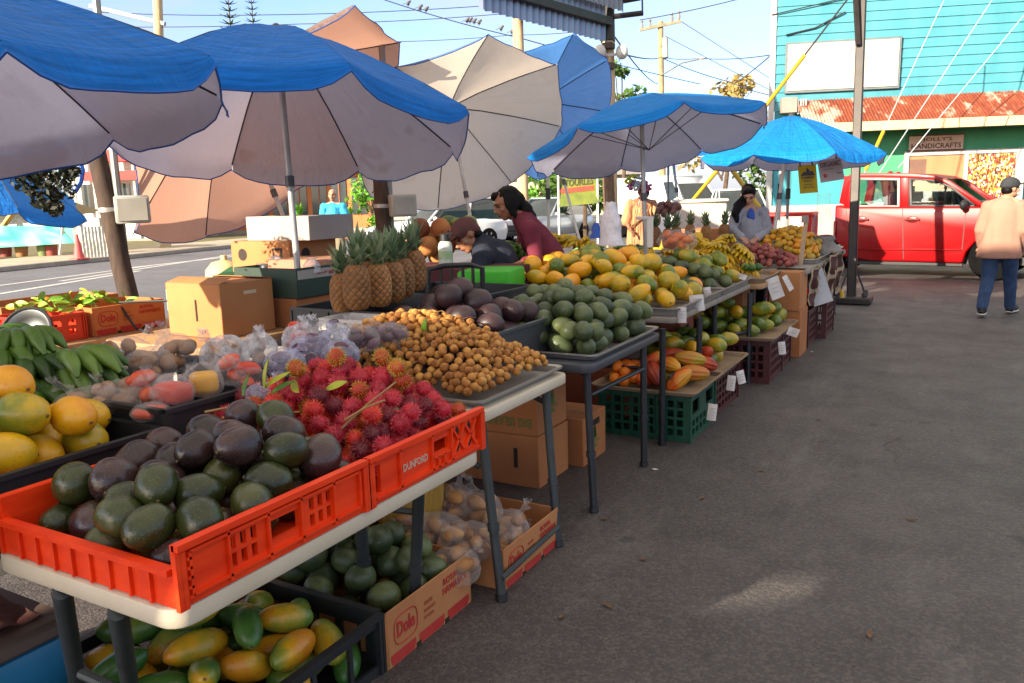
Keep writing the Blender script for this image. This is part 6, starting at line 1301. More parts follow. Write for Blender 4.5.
def bag(label, c, dims, film, fm, n_=9, fr=.028, seed=0, rz=0, group=None, knot=True, shape='ball'):
    t = thing('plastic_bag', label, 'bag', c, rz, group); me = bag_mesh(dims, seed, knot); me.materials[0] = film; put('wrap', me, (0, 0, 0), parent=t); dx, dy, dz = dims
    if shape == 'block': k = MB(); k.bb(-dx*.72, dx*.72, -dy*.72, dy*.72, .006, dz*1.25); k.build('contents', fm, t, local=True, bevel=.02, seg=3); return t
    h = Heap(); its = h.fill((-dx*.85, dx*.85, -dy*.85, dy*.85, lambda x, y: (x/dx)**2+(y/dy)**2 < .7), lambda x, y: dz*1.5*math.sqrt(max(0, 1-(x/dx)**2-(y/dy)**2)), .003, [dict(r=fr, half=fr*.5)], n_, 14)
    for (l, d, r, sh) in its:
        k = MB(); k.ball((0, 0, 0), (r*1.0, r*.92, r*1.55), 10, 8, None, lambda v: v*(1+.12*noise.noise(v*60+V(seed, l.x*90, 0))))
        put('fruit', k.data('fruit', fm, 0, 70), l, along(d), parent=t)
    return t
# potatoes / roots on the ground
i = 0
for (x, y, d, s) in ((420, 500, 3.5, .10), (452, 505, 3.45, .11), (480, 512, 3.4, .11), (440, 535, 3.2, .11), (470, 545, 3.15, .11), (500, 540, 3.3, .11), (410, 530, 3.25, .10), (455, 568, 3.02, .10), (512, 548, 3.35, .09), (395, 508, 3.4, .09)):
    q = D(x, y, d); zz = max(.012, q.z-.05); i += 1
    bag('clear plastic bag of pale brown roots piled beside the printed carton', (q.x, q.y, zz), (s*1.05, s*.9, s*.75), M_bagc, FM['pot'], 10, .03, i, i*.8, 'bags of pale roots on the ground')
q = D(505, 520, 3.3); bag('shiny empty looking plastic bag on top of the bagged roots', (q.x, q.y, q.z-.11), (.10, .09, .09), M_bagc, FM['pot'], 4, .03, 33, .4)
# bags in the black crate and on the white table
for j, (x, y, d, dims, film, fm, lab, sh, fr) in enumerate((
    (100, 372, 2.75, (.10, .08, .07), M_bagc, 'sap', 'clear bag of brown fruit behind the ripe papayas, left of three', 'ball', .028), (125, 355, 2.95, (.10, .08, .07), M_bagc, 'sap', 'clear bag of brown fruit nearest the sunny table', 'ball', .028), (150, 368, 2.8, (.10, .08, .075), M_bagc, 'sap', 'clear bag of brown fruit in the middle behind the red bags', 'ball', .03),
    (175, 355, 2.95, (.10, .08, .08), M_bagc, 'sap', 'clear bag of brown fruit propped against the far side', 'ball', .03), (95, 402, 2.45, (.12, .08, .05), M_bagc, 'sap', 'flat clear bag of brown fruit at the crate corner', 'ball', .026), (125, 398, 2.5, (.09, .07, .06), M_bagc, 'sap', 'small clear bag of brown fruit beside the red bag', 'ball', .026),
    (148, 392, 2.5, (.07, .06, .06), M_bagc, 'tom', 'clear bag of red round fruit in the black crate', 'ball', .03), (173, 392, 2.42, (.075, .055, .055), M_bagc, 'tom', 'shiny packet of red orange slices in the black crate', 'block', 0), (204, 382, 2.5, (.06, .05, .06), M_bagc, 'mgo', 'packet of yellow slices in the black crate', 'block', 0),
    (150, 412, 2.35, (.06, .05, .03), M_bagc, 'tom', 'flat pinkish packet low in the black crate', 'block', 0), (232, 372, 2.6, (.06, .05, .055), M_bagc, 'tom', 'clear bag of red orange fruit right of the yellow packet', 'ball', .025), (250, 380, 2.6, (.06, .05, .05), M_bagc, 'tom', 'clear bag of red fruit beside the dark net of rambutans', 'ball', .025),
    (225, 355, 2.85, (.09, .07, .07), M_bagw, 'sap', 'milky bag behind the yellow packet', 'ball', .025), (258, 352, 2.9, (.09, .07, .07), M_bagw, 'sap', 'milky bag left of the bluish bags on the white table', 'ball', .025),
    (285, 365, 2.85, (.08, .07, .06), M_bagp, 'plum', 'bluish bag of dark plums behind the rambutans', 'ball', .022), (312, 352, 3.0, (.09, .07, .07), M_bagp, 'plum', 'bluish bag of dark plums in the middle of the white table', 'ball', .022), (340, 356, 3.0, (.09, .07, .06), M_bagp, 'plum', 'bluish bag of dark plums left of the longans', 'ball', .022),
    (362, 340, 3.2, (.08, .07, .06), M_bagc, 'plum', 'clear bag of pinkish plums behind the longans', 'ball', .022), (390, 335, 3.3, (.08, .07, .05), M_bagc, 'plum', 'clear bag of pinkish plums under the white crate', 'ball', .022), (330, 338, 3.2, (.10, .08, .07), M_bagw, 'plum', 'milky bag below the black pineapple crate', 'ball', .022),
    (300, 340, 3.15, (.10, .07, .07), M_bagw, 'tom', 'milky bag with a red packet inside near the umbrella pole', 'ball', .022), (262, 395, 2.5, (.055, .05, .04), M_bagp, 'plum', 'small bluish bag of dark plums beside the rambutan stalks', 'ball', .018))):
    q = D(x, y, d); bag(lab, (q.x, q.y, q.z-dims[2]*.7), dims, film, FM[fm], 9, fr or .03, 50+j, j*.9, None, shape=sh)
k = MB(); k.bb(-3.2, -2.53, 2.45, 3.0, .746, .79); tag(k.build('folded_newspaper', M_cardw, bevel=.005), 'pale folded paper under the bluish bags on the white table', 'paper')
# white bag and orange bag in the papayas
def tall_bag(label, c, w_, h_, film, seed, name='plastic_bag'):
    k = MB(); k.grid(lambda u, v: V(*c)+V(w_*(.5-.28*v+.04*math.sin(v*9+seed))*math.cos(6.2832*u)*(1+.12*noise.noise(V(u*9+seed, v*5, 0))), w_*.7*(.5-.3*v)*math.sin(6.2832*u)*(1+.12*noise.noise(V(u*9, v*5, seed))), h_*v+.05*h_*noise.noise(V(math.cos(6.28*u)*2, math.sin(6.28*u)*2, seed))*v), 40, 20)
    return tag(k.build(name, film, smooth=80, fixn=False), label, 'bag')
tall_bag('tall white plastic bag standing behind the papayas left of the white post', D(611, 245, 6.4), .22, .34, mat('white_bag_film', '#cfccd2', '#dedbe0', 7, .4, bump=.5, bscale=22, bdist=.02), 3); tall_bag('clear plastic bag hanging by the small yellow fruit near the steel post', D(822, 240, 10.6), .32, .62, M_bagc, 5)
q = D(677, 243, 6.7); t = bag('torn orange net bag of oranges behind the papayas', (q.x, q.y, q.z-.06), (.17, .12, .10), M_bagc, FM['ora'], 12, .04, 90)
tall_bag('blue plastic bag sticking up beside the tall white bag', D(596, 238, 7.4), .12, .14, mat('blue_bag_film', '#1d4fae', '#2a63c8', 6, .35), 8)
# white T post sign
wp = thing('price_post', 'white T shaped price post standing in the papayas', 'post', D(650, 247, 6.1)); a, b = D(650, 248, 6.1), D(650, 218, 6.1); k = MB(); k.bar(a, b, .05, .03); k.build('upright', M_white, wp, bevel=.004); k = MB(); k.bar(b-RT*.11, b+RT*.03, .03, .025); k.build('crossbar', M_white, wp, bevel=.004)
wd = thing('price_post', 'bare wooden stake tied to the far table edge', 'stake', D(798, 290, 8.0)); k = MB(); k.bar(D(797, 292, 8.0), D(806, 222, 8.0), .035, .03); k.build('stake', mat('pale_stake_wood', '#b59c7c', '#a48a6a', 5, .8), wd)
k = MB(); k.box(D(805, 219, 8.0), (.06, .05, .07)); k.build('stake_cap', M_conduit, wd)
# price papers
M_paper = mat('price_paper', '#cfc9c4', '#bdb7b3', 6, .8)
def paper(px, py, d, w_, h_, rot, lab, m=None, tilt=0.0, mark=True):
    c = D(px, py, d); r = RT*math.cos(rot)+UP*math.sin(rot); u = (UP*math.cos(rot)-RT*math.sin(rot)+FW*tilt).normalized(); t = thing('price_tag', lab, 'price tag', c); k = MB()
    g0 = len(k.v); k.grid(lambda s, t_: c+r*w_*(s-.5)+u*h_*(t_-.5)-FW*(.02*math.sin(s*3+rot*4)+.008*t_*math.sin(px)), 6, 6)
    vs = k.v; k2 = MB(); k2.v = vs+[tuple(V(*p)+FW*.002) for p in vs]; n0 = len(vs); k2.f = k.f+[[i+n0 for i in f][::-1] for f in k.f]; k2.mi = [0]*len(k2.f)
    k2.build('sheet', m or M_paper, t, smooth=60, fixn=False)
    if mark:
        k = MB()
        for j in range(3): p = c-FW*.034+u*h_*(.22-.2*j); k.bar(p-r*w_*.3, p+r*w_*(.28-.1*j), .004, .002, tuple(FW))
        k.build('faint_line', mat('pencil_grey', '#8d8a90', '#a09da3', 5, .9), t)
for a in ((682, 315, 4.95, .055, .10, 0, 'narrow white price tag at the papaya table corner'), (697, 303, 5.35, .10, .11, .1, 'round edged white price tag on the papaya table edge'), (708, 294, 5.8, .06, .10, .2, 'pale blue price tag on the papaya table edge'), (740, 276, 6.5, .10, .045, -.4, 'small white tag lying before the bananas'),
          (775, 288, 6.9, .13, .19, .35, 'large creased white price sheet at the banana table'), (788, 283, 6.9, .06, .14, .5, 'cream price card tilted beside the stake'), (731, 383, 5.2, .05, .10, -.1, 'white price tag on the corner of the low papaya tray'), (712, 412, 4.72, .05, .10, -.1, 'white price tag on the cacao tray corner'), (741, 377, 5.35, .06, .09, .2, 'white price tag hanging beside the low papaya tray'),
          (782, 348, 6.2, .06, .10, .1, 'white price tag on the maroon papaya crate'), (793, 332, 6.5, .08, .07, -.4, 'torn white tag at the far maroon crate corner'), (815, 262, 8.6, .06, .10, .1, 'white tag hanging below the small yellow fruit'), (823, 258, 9.0, .06, .09, .2, 'second white tag hanging below the small yellow fruit'), (838, 248, 9.6, .05, .08, 0, 'third white tag near the end of the yellow fruit'),
          (818, 318, 8.4, .06, .10, .1, 'white tag on the black crate near the aisle end'), (829, 314, 8.8, .06, .09, -.3, 'white tag on the far maroon crate')): paper(*a)
paper(818, 287, 8.1, .22, .36, .3, 'large grey paper sheet hanging beside the patterned cloth', mat('grey_sheet', '#a3a3a8', '#b0b0b4', 3, .8), .1)
paper(842, 294, 8.9, .05, .09, .1, 'small yellow tag hanging from the patterned cloth', M_yel, mark=False)
# brown patterned cloth over the end of the far table
n = N('tile_patterned_cloth'); tcx = n.n('TexCoord'); bk = n.n('TexBrick'); bk.inputs['Scale'].default_value = 9; bk.offset = .0; bk.inputs['Brick Width'].default_value = 1; bk.inputs['Row Height'].default_value = 1; bk.inputs['Mortar Size'].default_value = .10
n.l(tcx.outputs['UV'], bk.inputs['Vector']); bk.inputs['Color1'].default_value = (*lin('#4a1f17'), 1); bk.inputs['Color2'].default_value = (*lin('#2c1a14'), 1); bk.inputs['Mortar'].default_value = (*lin('#a08c70'), 1)
vv = n.n('TexVoronoi'); vv.inputs['Scale'].default_value = 9; vv.inputs['Randomness'].default_value = 0; n.l(tcx.outputs['UV'], vv.inputs['Vector'])
col = n.mixc(n.math('LESS_THAN', vv.outputs['Distance'], .22), bk.outputs['Color'], '#a8957c'); n.bsdf(col, .8); M_tile = n.m
def cloth(label, x, y0, y1, z0, z1, amp=.05):
    k = MB(); nu, nv = 40, 24
    f = lambda u, v: V(x+.02+amp*noise.noise(V(u*6, v*3, x))+.06*(1-v)*math.sin(u*7), y0+(y1-y0)*u+.03*noise.noise(V(u*3, v*6, 4)), z1-(z1-z0)*v*(1+.16*math.sin(u*8+1)))
    k.grid(f, nu, nv); o = k.build('patterned_cloth', M_tile, smooth=70, fixn=False); ul = o.data.uv_layers.new(name='UVMap')
    for l in o.data.loops: j = l.vertex_index; ul.data[l.index].uv = ((j % (nu+1))/nu*(y1-y0)*.55, (j//(nu+1))/nv*(z1-z0)*.55)
    return tag(o, label, 'cloth')
cloth('brown tile patterned cloth hanging over the end of the far table', -1.20, 8.95, 9.95, .42, .86); cloth('second tile patterned cloth hanging nearer on the far table side', -1.24, 8.05, 8.85, .48, .80)
tall_bag('crumpled grey bag on the cloth beside the steel post', (-1.35, 9.7, .82), .42, .20, mat('grey_bag_film', '#5c5853', '#8a857e', 9, .5), 12)
# clipped notices under the small umbrella
def notice(px0, px1, py0, py1, d, rot, paper_m, label, deco):
    a = D((px0+px1)/2, (py0+py1)/2, d); w_ = (px1-px0)/CAM_F*d; h_ = (py1-py0)/CAM_F*d; r = (RT*math.cos(rot)+UP*math.sin(rot)); u = (UP*math.cos(rot)-RT*math.sin(rot)); nn = r.cross(u)
    t = thing('notice_sheet', label, 'notice', a); k = MB(); k.prism([a-r*w_/2-u*h_/2, a+r*w_/2-u*h_/2, a+r*w_/2+u*h_/2, a-r*w_/2+u*h_/2], FW*.006); k.build('sheet', paper_m, t)
    for s in (-.38, .3): k = MB(); p = a+r*w_*s+u*h_/2; k.bar(p-u*.01, p+u*.09, .012, .012); k.build('clip', M_black, t)
    deco(t, a-FW*.004, r, u, w_, h_); return t
def deco_y(t, a, r, u, w_, h_):
    k = MB(); c = a+u*h_*.22; pts = [c-r*w_*.4-u*h_*.1, c-r*w_*.22+u*h_*.05, c-r*w_*.1+u*h_*.03, c+u*h_*.2, c+r*w_*.14+u*h_*.05, c+r*w_*.28+u*h_*.06, c+r*w_*.4-u*h_*.1]; k.poly(pts); k.build('mountain_emblem', mat('notice_dark_ink', '#3c4048', '#4a4e58', 6, .7), t, smooth=0, fixn=False)
    k = MB(); write(k, 'FARMERS', a+u*h_*.05, r, u, h_*.10, w_*.72, .02); write(k, 'MARKET', a-u*h_*.07, r, u, h_*.06, w_*.5, .02); write(k, 'OPEN DAILY', a-u*h_*.2, r, u, h_*.05, w_*.5, .01); write(k, 'RAIN OR SHINE', a-u*h_*.3, r, u, h_*.05, w_*.6, .01); k.build('lettering', mat('notice_dark_ink', '#3c4048'), t, smooth=0)
def deco_w(t, a, r, u, w_, h_):
    k = MB(); write(k, 'ORGANIC', a+u*h_*.28, r, u, h_*.24, w_*.85, .02); k.build('lettering', mat('notice_brown_ink', '#6b4a44', '#7a5a52', 6, .7), t, smooth=0); k = MB(); k.bar(a+u*h_*.06-r*w_*.36, a+u*h_*.06+r*w_*.1, .004, .012, tuple(FW)); k.bar(a-u*h_*.18+r*w_*.22, a-u*h_*.18+r*w_*.42, .004, .035, tuple(FW)); k.build('underline', mat('notice_green_ink', '#3f6a3a', '#4a7a44', 6, .7), t)
    k = MB(); k.ball(a-u*h_*.22-r*w_*.3, (.025, .004, .025), 10, 6); k.build('stamp', M_redp, t)
notice(799, 817, 165, 193, 9.3, .08, mat('yellow_notice_paper', '#c9ac10', '#b79c14', 5, .7), 'yellow notice with a dark mountain emblem clipped under the small blue umbrella', deco_y)
notice(819, 843, 159, 181, 9.3, .16, mat('white_notice_paper', '#b5a5a5', '#c0b2b2', 5, .7), 'white notice with brown heading clipped beside the yellow notice', deco_w)
# chair, green box, bottle by the man
ch = thing('plastic_chair', 'dark plastic chair back beside the purple avocados', 'chair', (*D(455, 300, 4.75).xy, 0)); c0 = D(455, 300, 4.75)
rt2 = V(.80, .6, 0)
k = MB(); pts = [c0+rt2*(-.16)+V(0, 0, .03), c0+rt2*-.15+V(0, 0, .185), c0+rt2*-.08+V(0, .03, .205), c0+rt2*.08+V(0, .03, .205), c0+rt2*.17+V(0, 0, .185), c0+rt2*.17+V(0, 0, .0)]; k.tube(pts, .016, 8); k.build('back_frame', M_black, ch)
for s in (-.09, -.03, .04, .1): k = MB(); k.bar(c0+rt2*s+V(0, .02, -.25), c0+rt2*s+V(0, .025, .2), .016, .012); k.build('back_slat', M_black, ch)
k = MB(); k.box(c0+V(-.1, .25, -.27), (.44, .44, .03), Rz(.64)); k.build('seat', M_black, ch, bevel=.01)
for sx, sy in ((-.18, .05), (.18, .05), (-.18, .4), (.18, .4)): p = c0+rt2*sx+V(-.6*sy, .8*sy, 0)*.9; k = MB(); k.bar((p.x, p.y, 0), (p.x, p.y, c0.z-.28), .03, .03); k.build('leg', M_black, ch)
M_gb = mat('bright_green_cloth', '#2f9a10', '#3db01c', 3, .6, bump=.2, bscale=8)
c0 = D(492, 278, 5.35); gbx = thing('green_box', 'bright green cloth covered box in front of the two vendors', 'box', (c0.x, c0.y, .0))
k = MB(); k.box((c0.x, c0.y, c0.z-.02), (.36, .42, .17), Rz(.25)); k.build('cover', M_gb, gbx, bevel=.02, seg=2); k = MB(); k.box((c0.x, c0.y, (c0.z-.11)/2), (.5, .6, c0.z-.11), Rz(.25)); k.build('stand', M_card, gbx, bevel=.006)
c0 = D(446, 266, 5.7); bo = thing('water_bottle', 'white water bottle with black cap before the man in the brown cap', 'bottle', c0); M_bw = mat('bottle_white', '#b9bdb0', '#c5c9bd', 5, .35)
k = MB(); k.lathe([(.0, 0), (.05, .0), (.052, .02), (.052, .14), (.045, .165), (.03, .18)], 16, Matrix.Translation(c0)); k.build('bottle_body', M_bw, bo, smooth=50); k = MB(); k.lathe([(.036, .18), (.036, .225), (.02, .235), (0, .235)], 14, Matrix.Translation(c0)); k.build('cap', M_black, bo); k = MB(); k.tube([c0+V(.03, 0, .2), c0+V(.06, 0, .23), c0+V(.03, 0, .25)], .008, 6); k.build('carry_loop', M_black, bo); k = MB(); k.lathe([(.053, .05), (.053, .11)], 16, Matrix.Translation(c0)); k.build('label', mat('bottle_green_label', '#8aa86a', '#b5bfa0', 20, .5), bo)
k = MB(); k.bb(c0.x-.4, c0.x+.5, c0.y-.15, c0.y+.35, .0, c0.z-.004); tag(k.build('display_box', mat('maroon_box_card', '#4a1a20', '#571f26', 3, .8), bevel=.008), 'low maroon display box holding the white bottle', 'box')
# steel bowl on the left, green tarp, white styrofoam, red table, speaker crate
c0 = D(26, 332, 3.6); sb = thing('steel_bowl', 'tilted steel bowl with a dark rim above the green bananas', 'bowl', c0); mt = Matrix.LocRotScale(c0, Euler((rad(62), 0, rad(28))), (1, 1, 1))
k = MB(); k.lathe([(0, -.06), (.05, -.055), (.09, -.035), (.11, .0), (.105, .0), (.085, -.03), (.05, -.048), (0, -.05)], 30, mt); k.build('dish', mat('brushed_steel', '#6f7272', '#5d6060', 3, .4, .8), sb, smooth=60); k = MB(); k.tube([mt @ V(.115*math.cos(i*.2094), .115*math.sin(i*.2094), 0) for i in range(31)], .008, 6); k.build('rim', M_black, sb)
k = MB(); k.tube([c0+V(0, 0, -.1), (c0.x, c0.y, .70)], .012, 8); k.build('stand', M_conduit, sb)
k = MB(); a, b = D(205, 275, 5.9), D(330, 258, 6.1)
k.grid(lambda u, v: a.lerp(b, u)+V(-.25*v, .35*v, -.02-.05*abs(v-.5)*2+.05*noise.noise(V(u*6, v*3, 1))+.06*math.sin(u*7)*.4), 30, 8); k.grid(lambda u, v: a.lerp(b, u)+V(0, 0, -.02-.10*v+.05*noise.noise(V(u*6, 0, 1))+.06*math.sin(u*7)*.4), 30, 4)
tag(k.build('green_tarp', mat('dark_green_tarp', '#17462e', '#1f5838', 4, .6), smooth=70, fixn=False), 'dark green tarpaulin draped behind the tall brown carton', 'tarp')
k = MB(); k.bb(a.x-.5, b.x+.1, a.y+.02, b.y+.5, .0, a.z-.12); tag(k.build('storage_box', mat('pale_grey_bin', '#9aa0a3', '#8b9194', 3, .6), bevel=.01), 'long pale bin under the dark green tarpaulin', 'bin')
for i, (x, y, d) in enumerate(((262, 276, 5.5), (276, 268, 5.6), (312, 272, 5.2))): tall_bag(('left white crumpled plastic bag on the stacked produce cartons', 'middle white crumpled plastic bag against the green tarpaulin', 'white crumpled plastic bag right of the umbrella pole')[i], D(x, y, d), .16, .09, M_bagw, 20+i)
c0 = D(225, 272, 7.2); k = MB(); k.lathe([(.18, -.1), (.17, .02), (.11, .09), (.03, .11), (.03, .15), (.0, .155)], 18, Matrix.Translation(c0)); k.lathe([(.05, -c0.z), (.05, -.1)], 10, Matrix.Translation(c0)); tag(k.build('bollard_cap', mat('pale_yellow_cap', '#c9b98a', '#b8a878', 4, .6)), 'pale dome topped hydrant beyond the tall brown carton', 'hydrant')
c0 = D(700, 210, 10.5); wb = thing('cool_box', 'white polystyrene cooler standing behind the far pineapples', 'cooler', (c0.x, c0.y, .0)); M_sty = mat('polystyrene', '#c7bfb5', '#d2cac0', 3, .8)
k = MB(); k.box((c0.x, c0.y, c0.z-.08), (.62, .4, .34), Rz(.5)); k.build('body', M_sty, wb, bevel=.02); k = MB(); k.box((c0.x, c0.y, c0.z+.12), (.66, .44, .05), Rz(.5)); k.build('lid', M_sty, wb, bevel=.015); k = MB(); k.box((c0.x, c0.y, (c0.z-.26)/2), (.6, .4, c0.z-.26), Rz(.5)); k.build('stand', M_card, wb)
c0 = D(668, 210, 9.8); k = MB()
for i in range(26): k.ball(c0+V(RNG.uniform(-.16, .16), RNG.uniform(-.1, .1), RNG.uniform(-.06, .08)), .045, 8, 6)
tag(k.build('dark_berry_tray', mat('dark_berries', '#4a2a28', '#6a3a34', 8, .5), smooth=60), 'dark heap of reddish brown berries left of the white cooler', 'berries')['kind'] = 'stuff'
c0 = D(785, 222, 11.2); rt_ = thing('plastic_table', 'bright red plastic table behind the small yellow fruit', 'table', (c0.x, c0.y, 0)); M_redpl = mat('red_plastic', '#c01a14', '#ca241c', 4, .4)
k = MB(); k.bb(c0.x-.3, c0.x+.4, c0.y-.3, c0.y+.3, 1.20, 1.25); k.build('tabletop', M_redpl, rt_, bevel=.01)
for sx, sy in ((-.25, -.25), (.35, -.25), (-.25, .25), (.35, .25)): k = MB(); k.bb(c0.x+sx-.05, c0.x+sx+.05, c0.y+sy-.03, c0.y+sy+.03, 0, 1.2); k.build('leg', M_redpl, rt_)
for (x, y, d, lab) in ((668, 205, 13.0, 'thin dark metal stand pole behind the bright blue umbrella'), (780, 190, 10.2, 'white pole of a stand beside the woman in grey'), (788, 195, 9.9, 'grey adjustable stand pole with a clamp beside the notices'), (548, 195, 9.4, 'white stand pole left of the roadside banner')):
    c0 = D(x, y, d); t = thing('stand_pole', lab, 'pole', (c0.x, c0.y, 0)); k = MB(); k.tube([(c0.x, c0.y, 0), (c0.x, c0.y, D(x, 160, d).z)], .018, 10); k.build('tube', M_whitepole if 'white' in lab else M_conduit, t); k = MB(); k.tube([(c0.x, c0.y, c0.z-.05), (c0.x, c0.y, c0.z+.08)], .03, 10); k.build('clamp', M_black, t); k = MB(); k.lathe([(.22, 0), (.22, .04), (.05, .07), (.0, .07)], 18, Matrix.Translation((c0.x, c0.y, 0))); k.build('foot', M_black, t)
# hanging dark leaves
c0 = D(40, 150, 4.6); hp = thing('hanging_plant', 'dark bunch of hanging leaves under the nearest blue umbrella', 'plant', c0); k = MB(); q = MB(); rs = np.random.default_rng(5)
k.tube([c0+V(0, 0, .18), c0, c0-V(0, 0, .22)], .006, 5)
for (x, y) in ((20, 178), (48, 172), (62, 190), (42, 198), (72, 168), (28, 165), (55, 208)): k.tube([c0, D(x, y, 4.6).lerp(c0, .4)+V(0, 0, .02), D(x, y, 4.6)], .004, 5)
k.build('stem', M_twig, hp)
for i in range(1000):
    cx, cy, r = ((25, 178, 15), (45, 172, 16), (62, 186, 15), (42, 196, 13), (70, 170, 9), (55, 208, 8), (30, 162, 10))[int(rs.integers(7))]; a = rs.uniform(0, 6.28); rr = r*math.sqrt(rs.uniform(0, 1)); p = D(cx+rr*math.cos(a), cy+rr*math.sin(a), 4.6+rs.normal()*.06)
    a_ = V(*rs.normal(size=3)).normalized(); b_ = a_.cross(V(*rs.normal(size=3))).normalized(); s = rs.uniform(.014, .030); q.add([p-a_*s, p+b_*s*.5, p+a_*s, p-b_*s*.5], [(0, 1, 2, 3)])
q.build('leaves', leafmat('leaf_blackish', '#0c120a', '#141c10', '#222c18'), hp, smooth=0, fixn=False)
k = MB(); k.tube([D(78, 158, 5.2), D(82, 170, 5.2), D(80, 182, 5.2), D(74, 192, 5.2)], .02, 8); tag(k.build('blue_strap', mat('blue_strap', '#1f4fae', '#2a60c2', 5, .5)), 'blue strap hanging beside the dark leaves', 'strap')
k = MB(); k.tube([P(190, 300, .95)+V(0, 0, .0), V(-4.68, 3.18, .94), V(-4.655, 3.2, .86), V(-4.60, 3.22, .77), V(-4.45, 3.2, .752)], .008, 6); tag(k.build('black_strap', M_black), 'black strap trailing over the sunlit printed carton', 'strap')
# litter on the ground
for i, (x, y) in enumerate(((640, 560), (700, 500), (612, 610), (820, 420), (760, 470), (905, 520), (560, 620), (690, 440), (735, 405), (950, 430), (600, 520), (870, 640))):
    p = P(x, y); a = i*1.3; leaf('fallen_leaf', 'small dry leaf fragment lying on the asphalt', p+V(0, 0, .006), (math.cos(a), math.sin(a), .05), .03+.012*(i % 3), .018, mat('dry_leaf', '#5a4026', '#7a5a35', 30, .8), (0, 0, 1), .05, 'dry leaf fragments on the asphalt')
for i, (x, y) in enumerate(((655, 470), (812, 352))):
    p = P(x, y); k = MB(); a = i*2.1; k.prism([p+V(math.cos(a+q)*r_, math.sin(a+q)*r_, .003) for q, r_ in ((0, .02), (1.4, .016), (2.9, .022), (4.4, .014))], (0, 0, .002)); tag(k.build('paper_scrap', M_paper), 'tiny pale paper scrap lying on the asphalt near the tables', 'litter', 'paper scraps on the asphalt')
# ------------------------------------------------------------------ people
def remeshed(mb, name, mats, voxel=.009, smooth=6, fold=0, fscale=9, seed=0):
    me = mb.data('tmp', mats, 0, 0); ob = bpy.data.objects.new('tmp', me); COL.objects.link(ob)
    m = ob.modifiers.new('r', 'REMESH'); m.mode = 'VOXEL'; m.voxel_size = voxel; m.use_smooth_shade = True
    if smooth: s = ob.modifiers.new('s', 'SMOOTH'); s.iterations = smooth; s.factor = .5
    dg = bpy.context.evaluated_depsgraph_get(); r = bpy.data.meshes.new_from_object(ob.evaluated_get(dg)); bpy.data.objects.remove(ob); r.name = name
    if fold:
        nr = [v.normal.copy() for v in r.vertices]
        for v, q in zip(r.vertices, nr): v.co += q*fold*(noise.noise(V(v.co.x*fscale, v.co.y*fscale, v.co.z*fscale*.45+seed))+.5*noise.noise(V(v.co.x*fscale*2.3, v.co.y*fscale*2.3, v.co.z*fscale+seed)))
    if not r.materials: r.materials.append(mats)
    r.polygons.foreach_set('use_smooth', [True]*len(r.polygons)); return r
M_skin = mat('skin_brown', '#8a5a41', '#9a684c', 6, .5); M_skinl = mat('skin_light', '#b07e62', '#bd8c70', 6, .5)
M_hair = mat('hair_black', '#070606', '#0e0b0b', 30, .6, spec=.15, stretch=(1, 1, .2)); M_hairw = mat('hair_grey', '#b5ada5', '#9c948d', 30, .6)
M_eye = mat('eye_dark', '#0f0b0a', '#1a1210', 9, .2); M_lip = mat('lip', '#7a3d36', '#854740', 9, .45)
M_shoe = mat('shoe_black', '#151517', '#222225', 9, .6); M_sole = mat('shoe_sole_white', '#b9b4ae', '#a9a49e', 6, .7)
def limb(k, pts, rs): k.tube(pts, rs, 12); [k.ball(p, r*.98, 10, 8) for p, r in zip(pts, rs)]
def hand_shape(k, wrist, d, nrm, s=1.0, curl=.5):
    d = d.normalized(); nrm = (nrm-d*nrm.dot(d)).normalized(); side = d.cross(nrm); c = wrist+d*.045*s
    k.ball(c, (.040*s, .048*s, .016*s), 10, 8, Matrix((side, d, nrm)).transposed())
    for i, (o, l) in enumerate(((-.030, .066), (-.010, .075), (.011, .070), (.030, .055))):
        b = wrist+d*.085*s+side*o*s; p1 = b+d*l*.45*s-nrm*.012*curl*s; p2 = p1+(d*(1-curl*.6)-nrm*curl).normalized()*l*.32*s; p3 = p2+(d*(1-curl*1.2)-nrm*curl*1.5).normalized()*l*.25*s
        k.tube([b-d*.02*s, b, p1, p2, p3], [.0095*s, .0092*s, .0085*s, .0078*s, .0062*s], 8)
    b = wrist+d*.03*s-side*.034*s; p1 = b+(d*.75-side*.65).normalized()*.035*s; p2 = p1+(d*.95-side*.2-nrm*.3).normalized()*.03*s; k.tube([b+side*.012*s, b, p1, p2], [.012*s, .0115*s, .010*s, .0075*s], 8)
def head_shape(k, c, f, u, s=1.0):
    f = f.normalized(); u = (u-f*u.dot(f)).normalized(); r = f.cross(u); m = Matrix((r, f, u)).transposed(); q = lambda x, y, z: c+(r*x+f*y+u*z)*s
    k.ball(q(0, -.01, .03), (.072*s, .092*s, .085*s), 16, 12, m); k.ball(q(0, .018, -.04), (.056*s, .07*s, .07*s), 14, 10, m); k.ball(q(0, .055, -.085), (.03*s, .028*s, .024*s), 10, 8, m)
    k.tube([q(0, .085, .02), q(0, .098, -.005), q(0, .112, -.027)], [.009*s, .011*s, .015*s], 8); k.ball(q(0, .103, -.028), (.018*s, .014*s, .011*s), 8, 6, m)
    k.ball(q(0, .082, .032), (.05*s, .014*s, .010*s), 10, 6, m); k.ball(q(0, .083, -.056), (.024*s, .016*s, .012*s), 10, 6, m)
    for e in (-1, 1): k.ball(q(e*.072, -.008, -.005), (.010*s, .020*s, .032*s), 8, 8, m); k.ball(q(e*.042, .058, -.025), (.022*s, .02*s, .02*s), 8, 6, m)
    return q, m, r, f, u
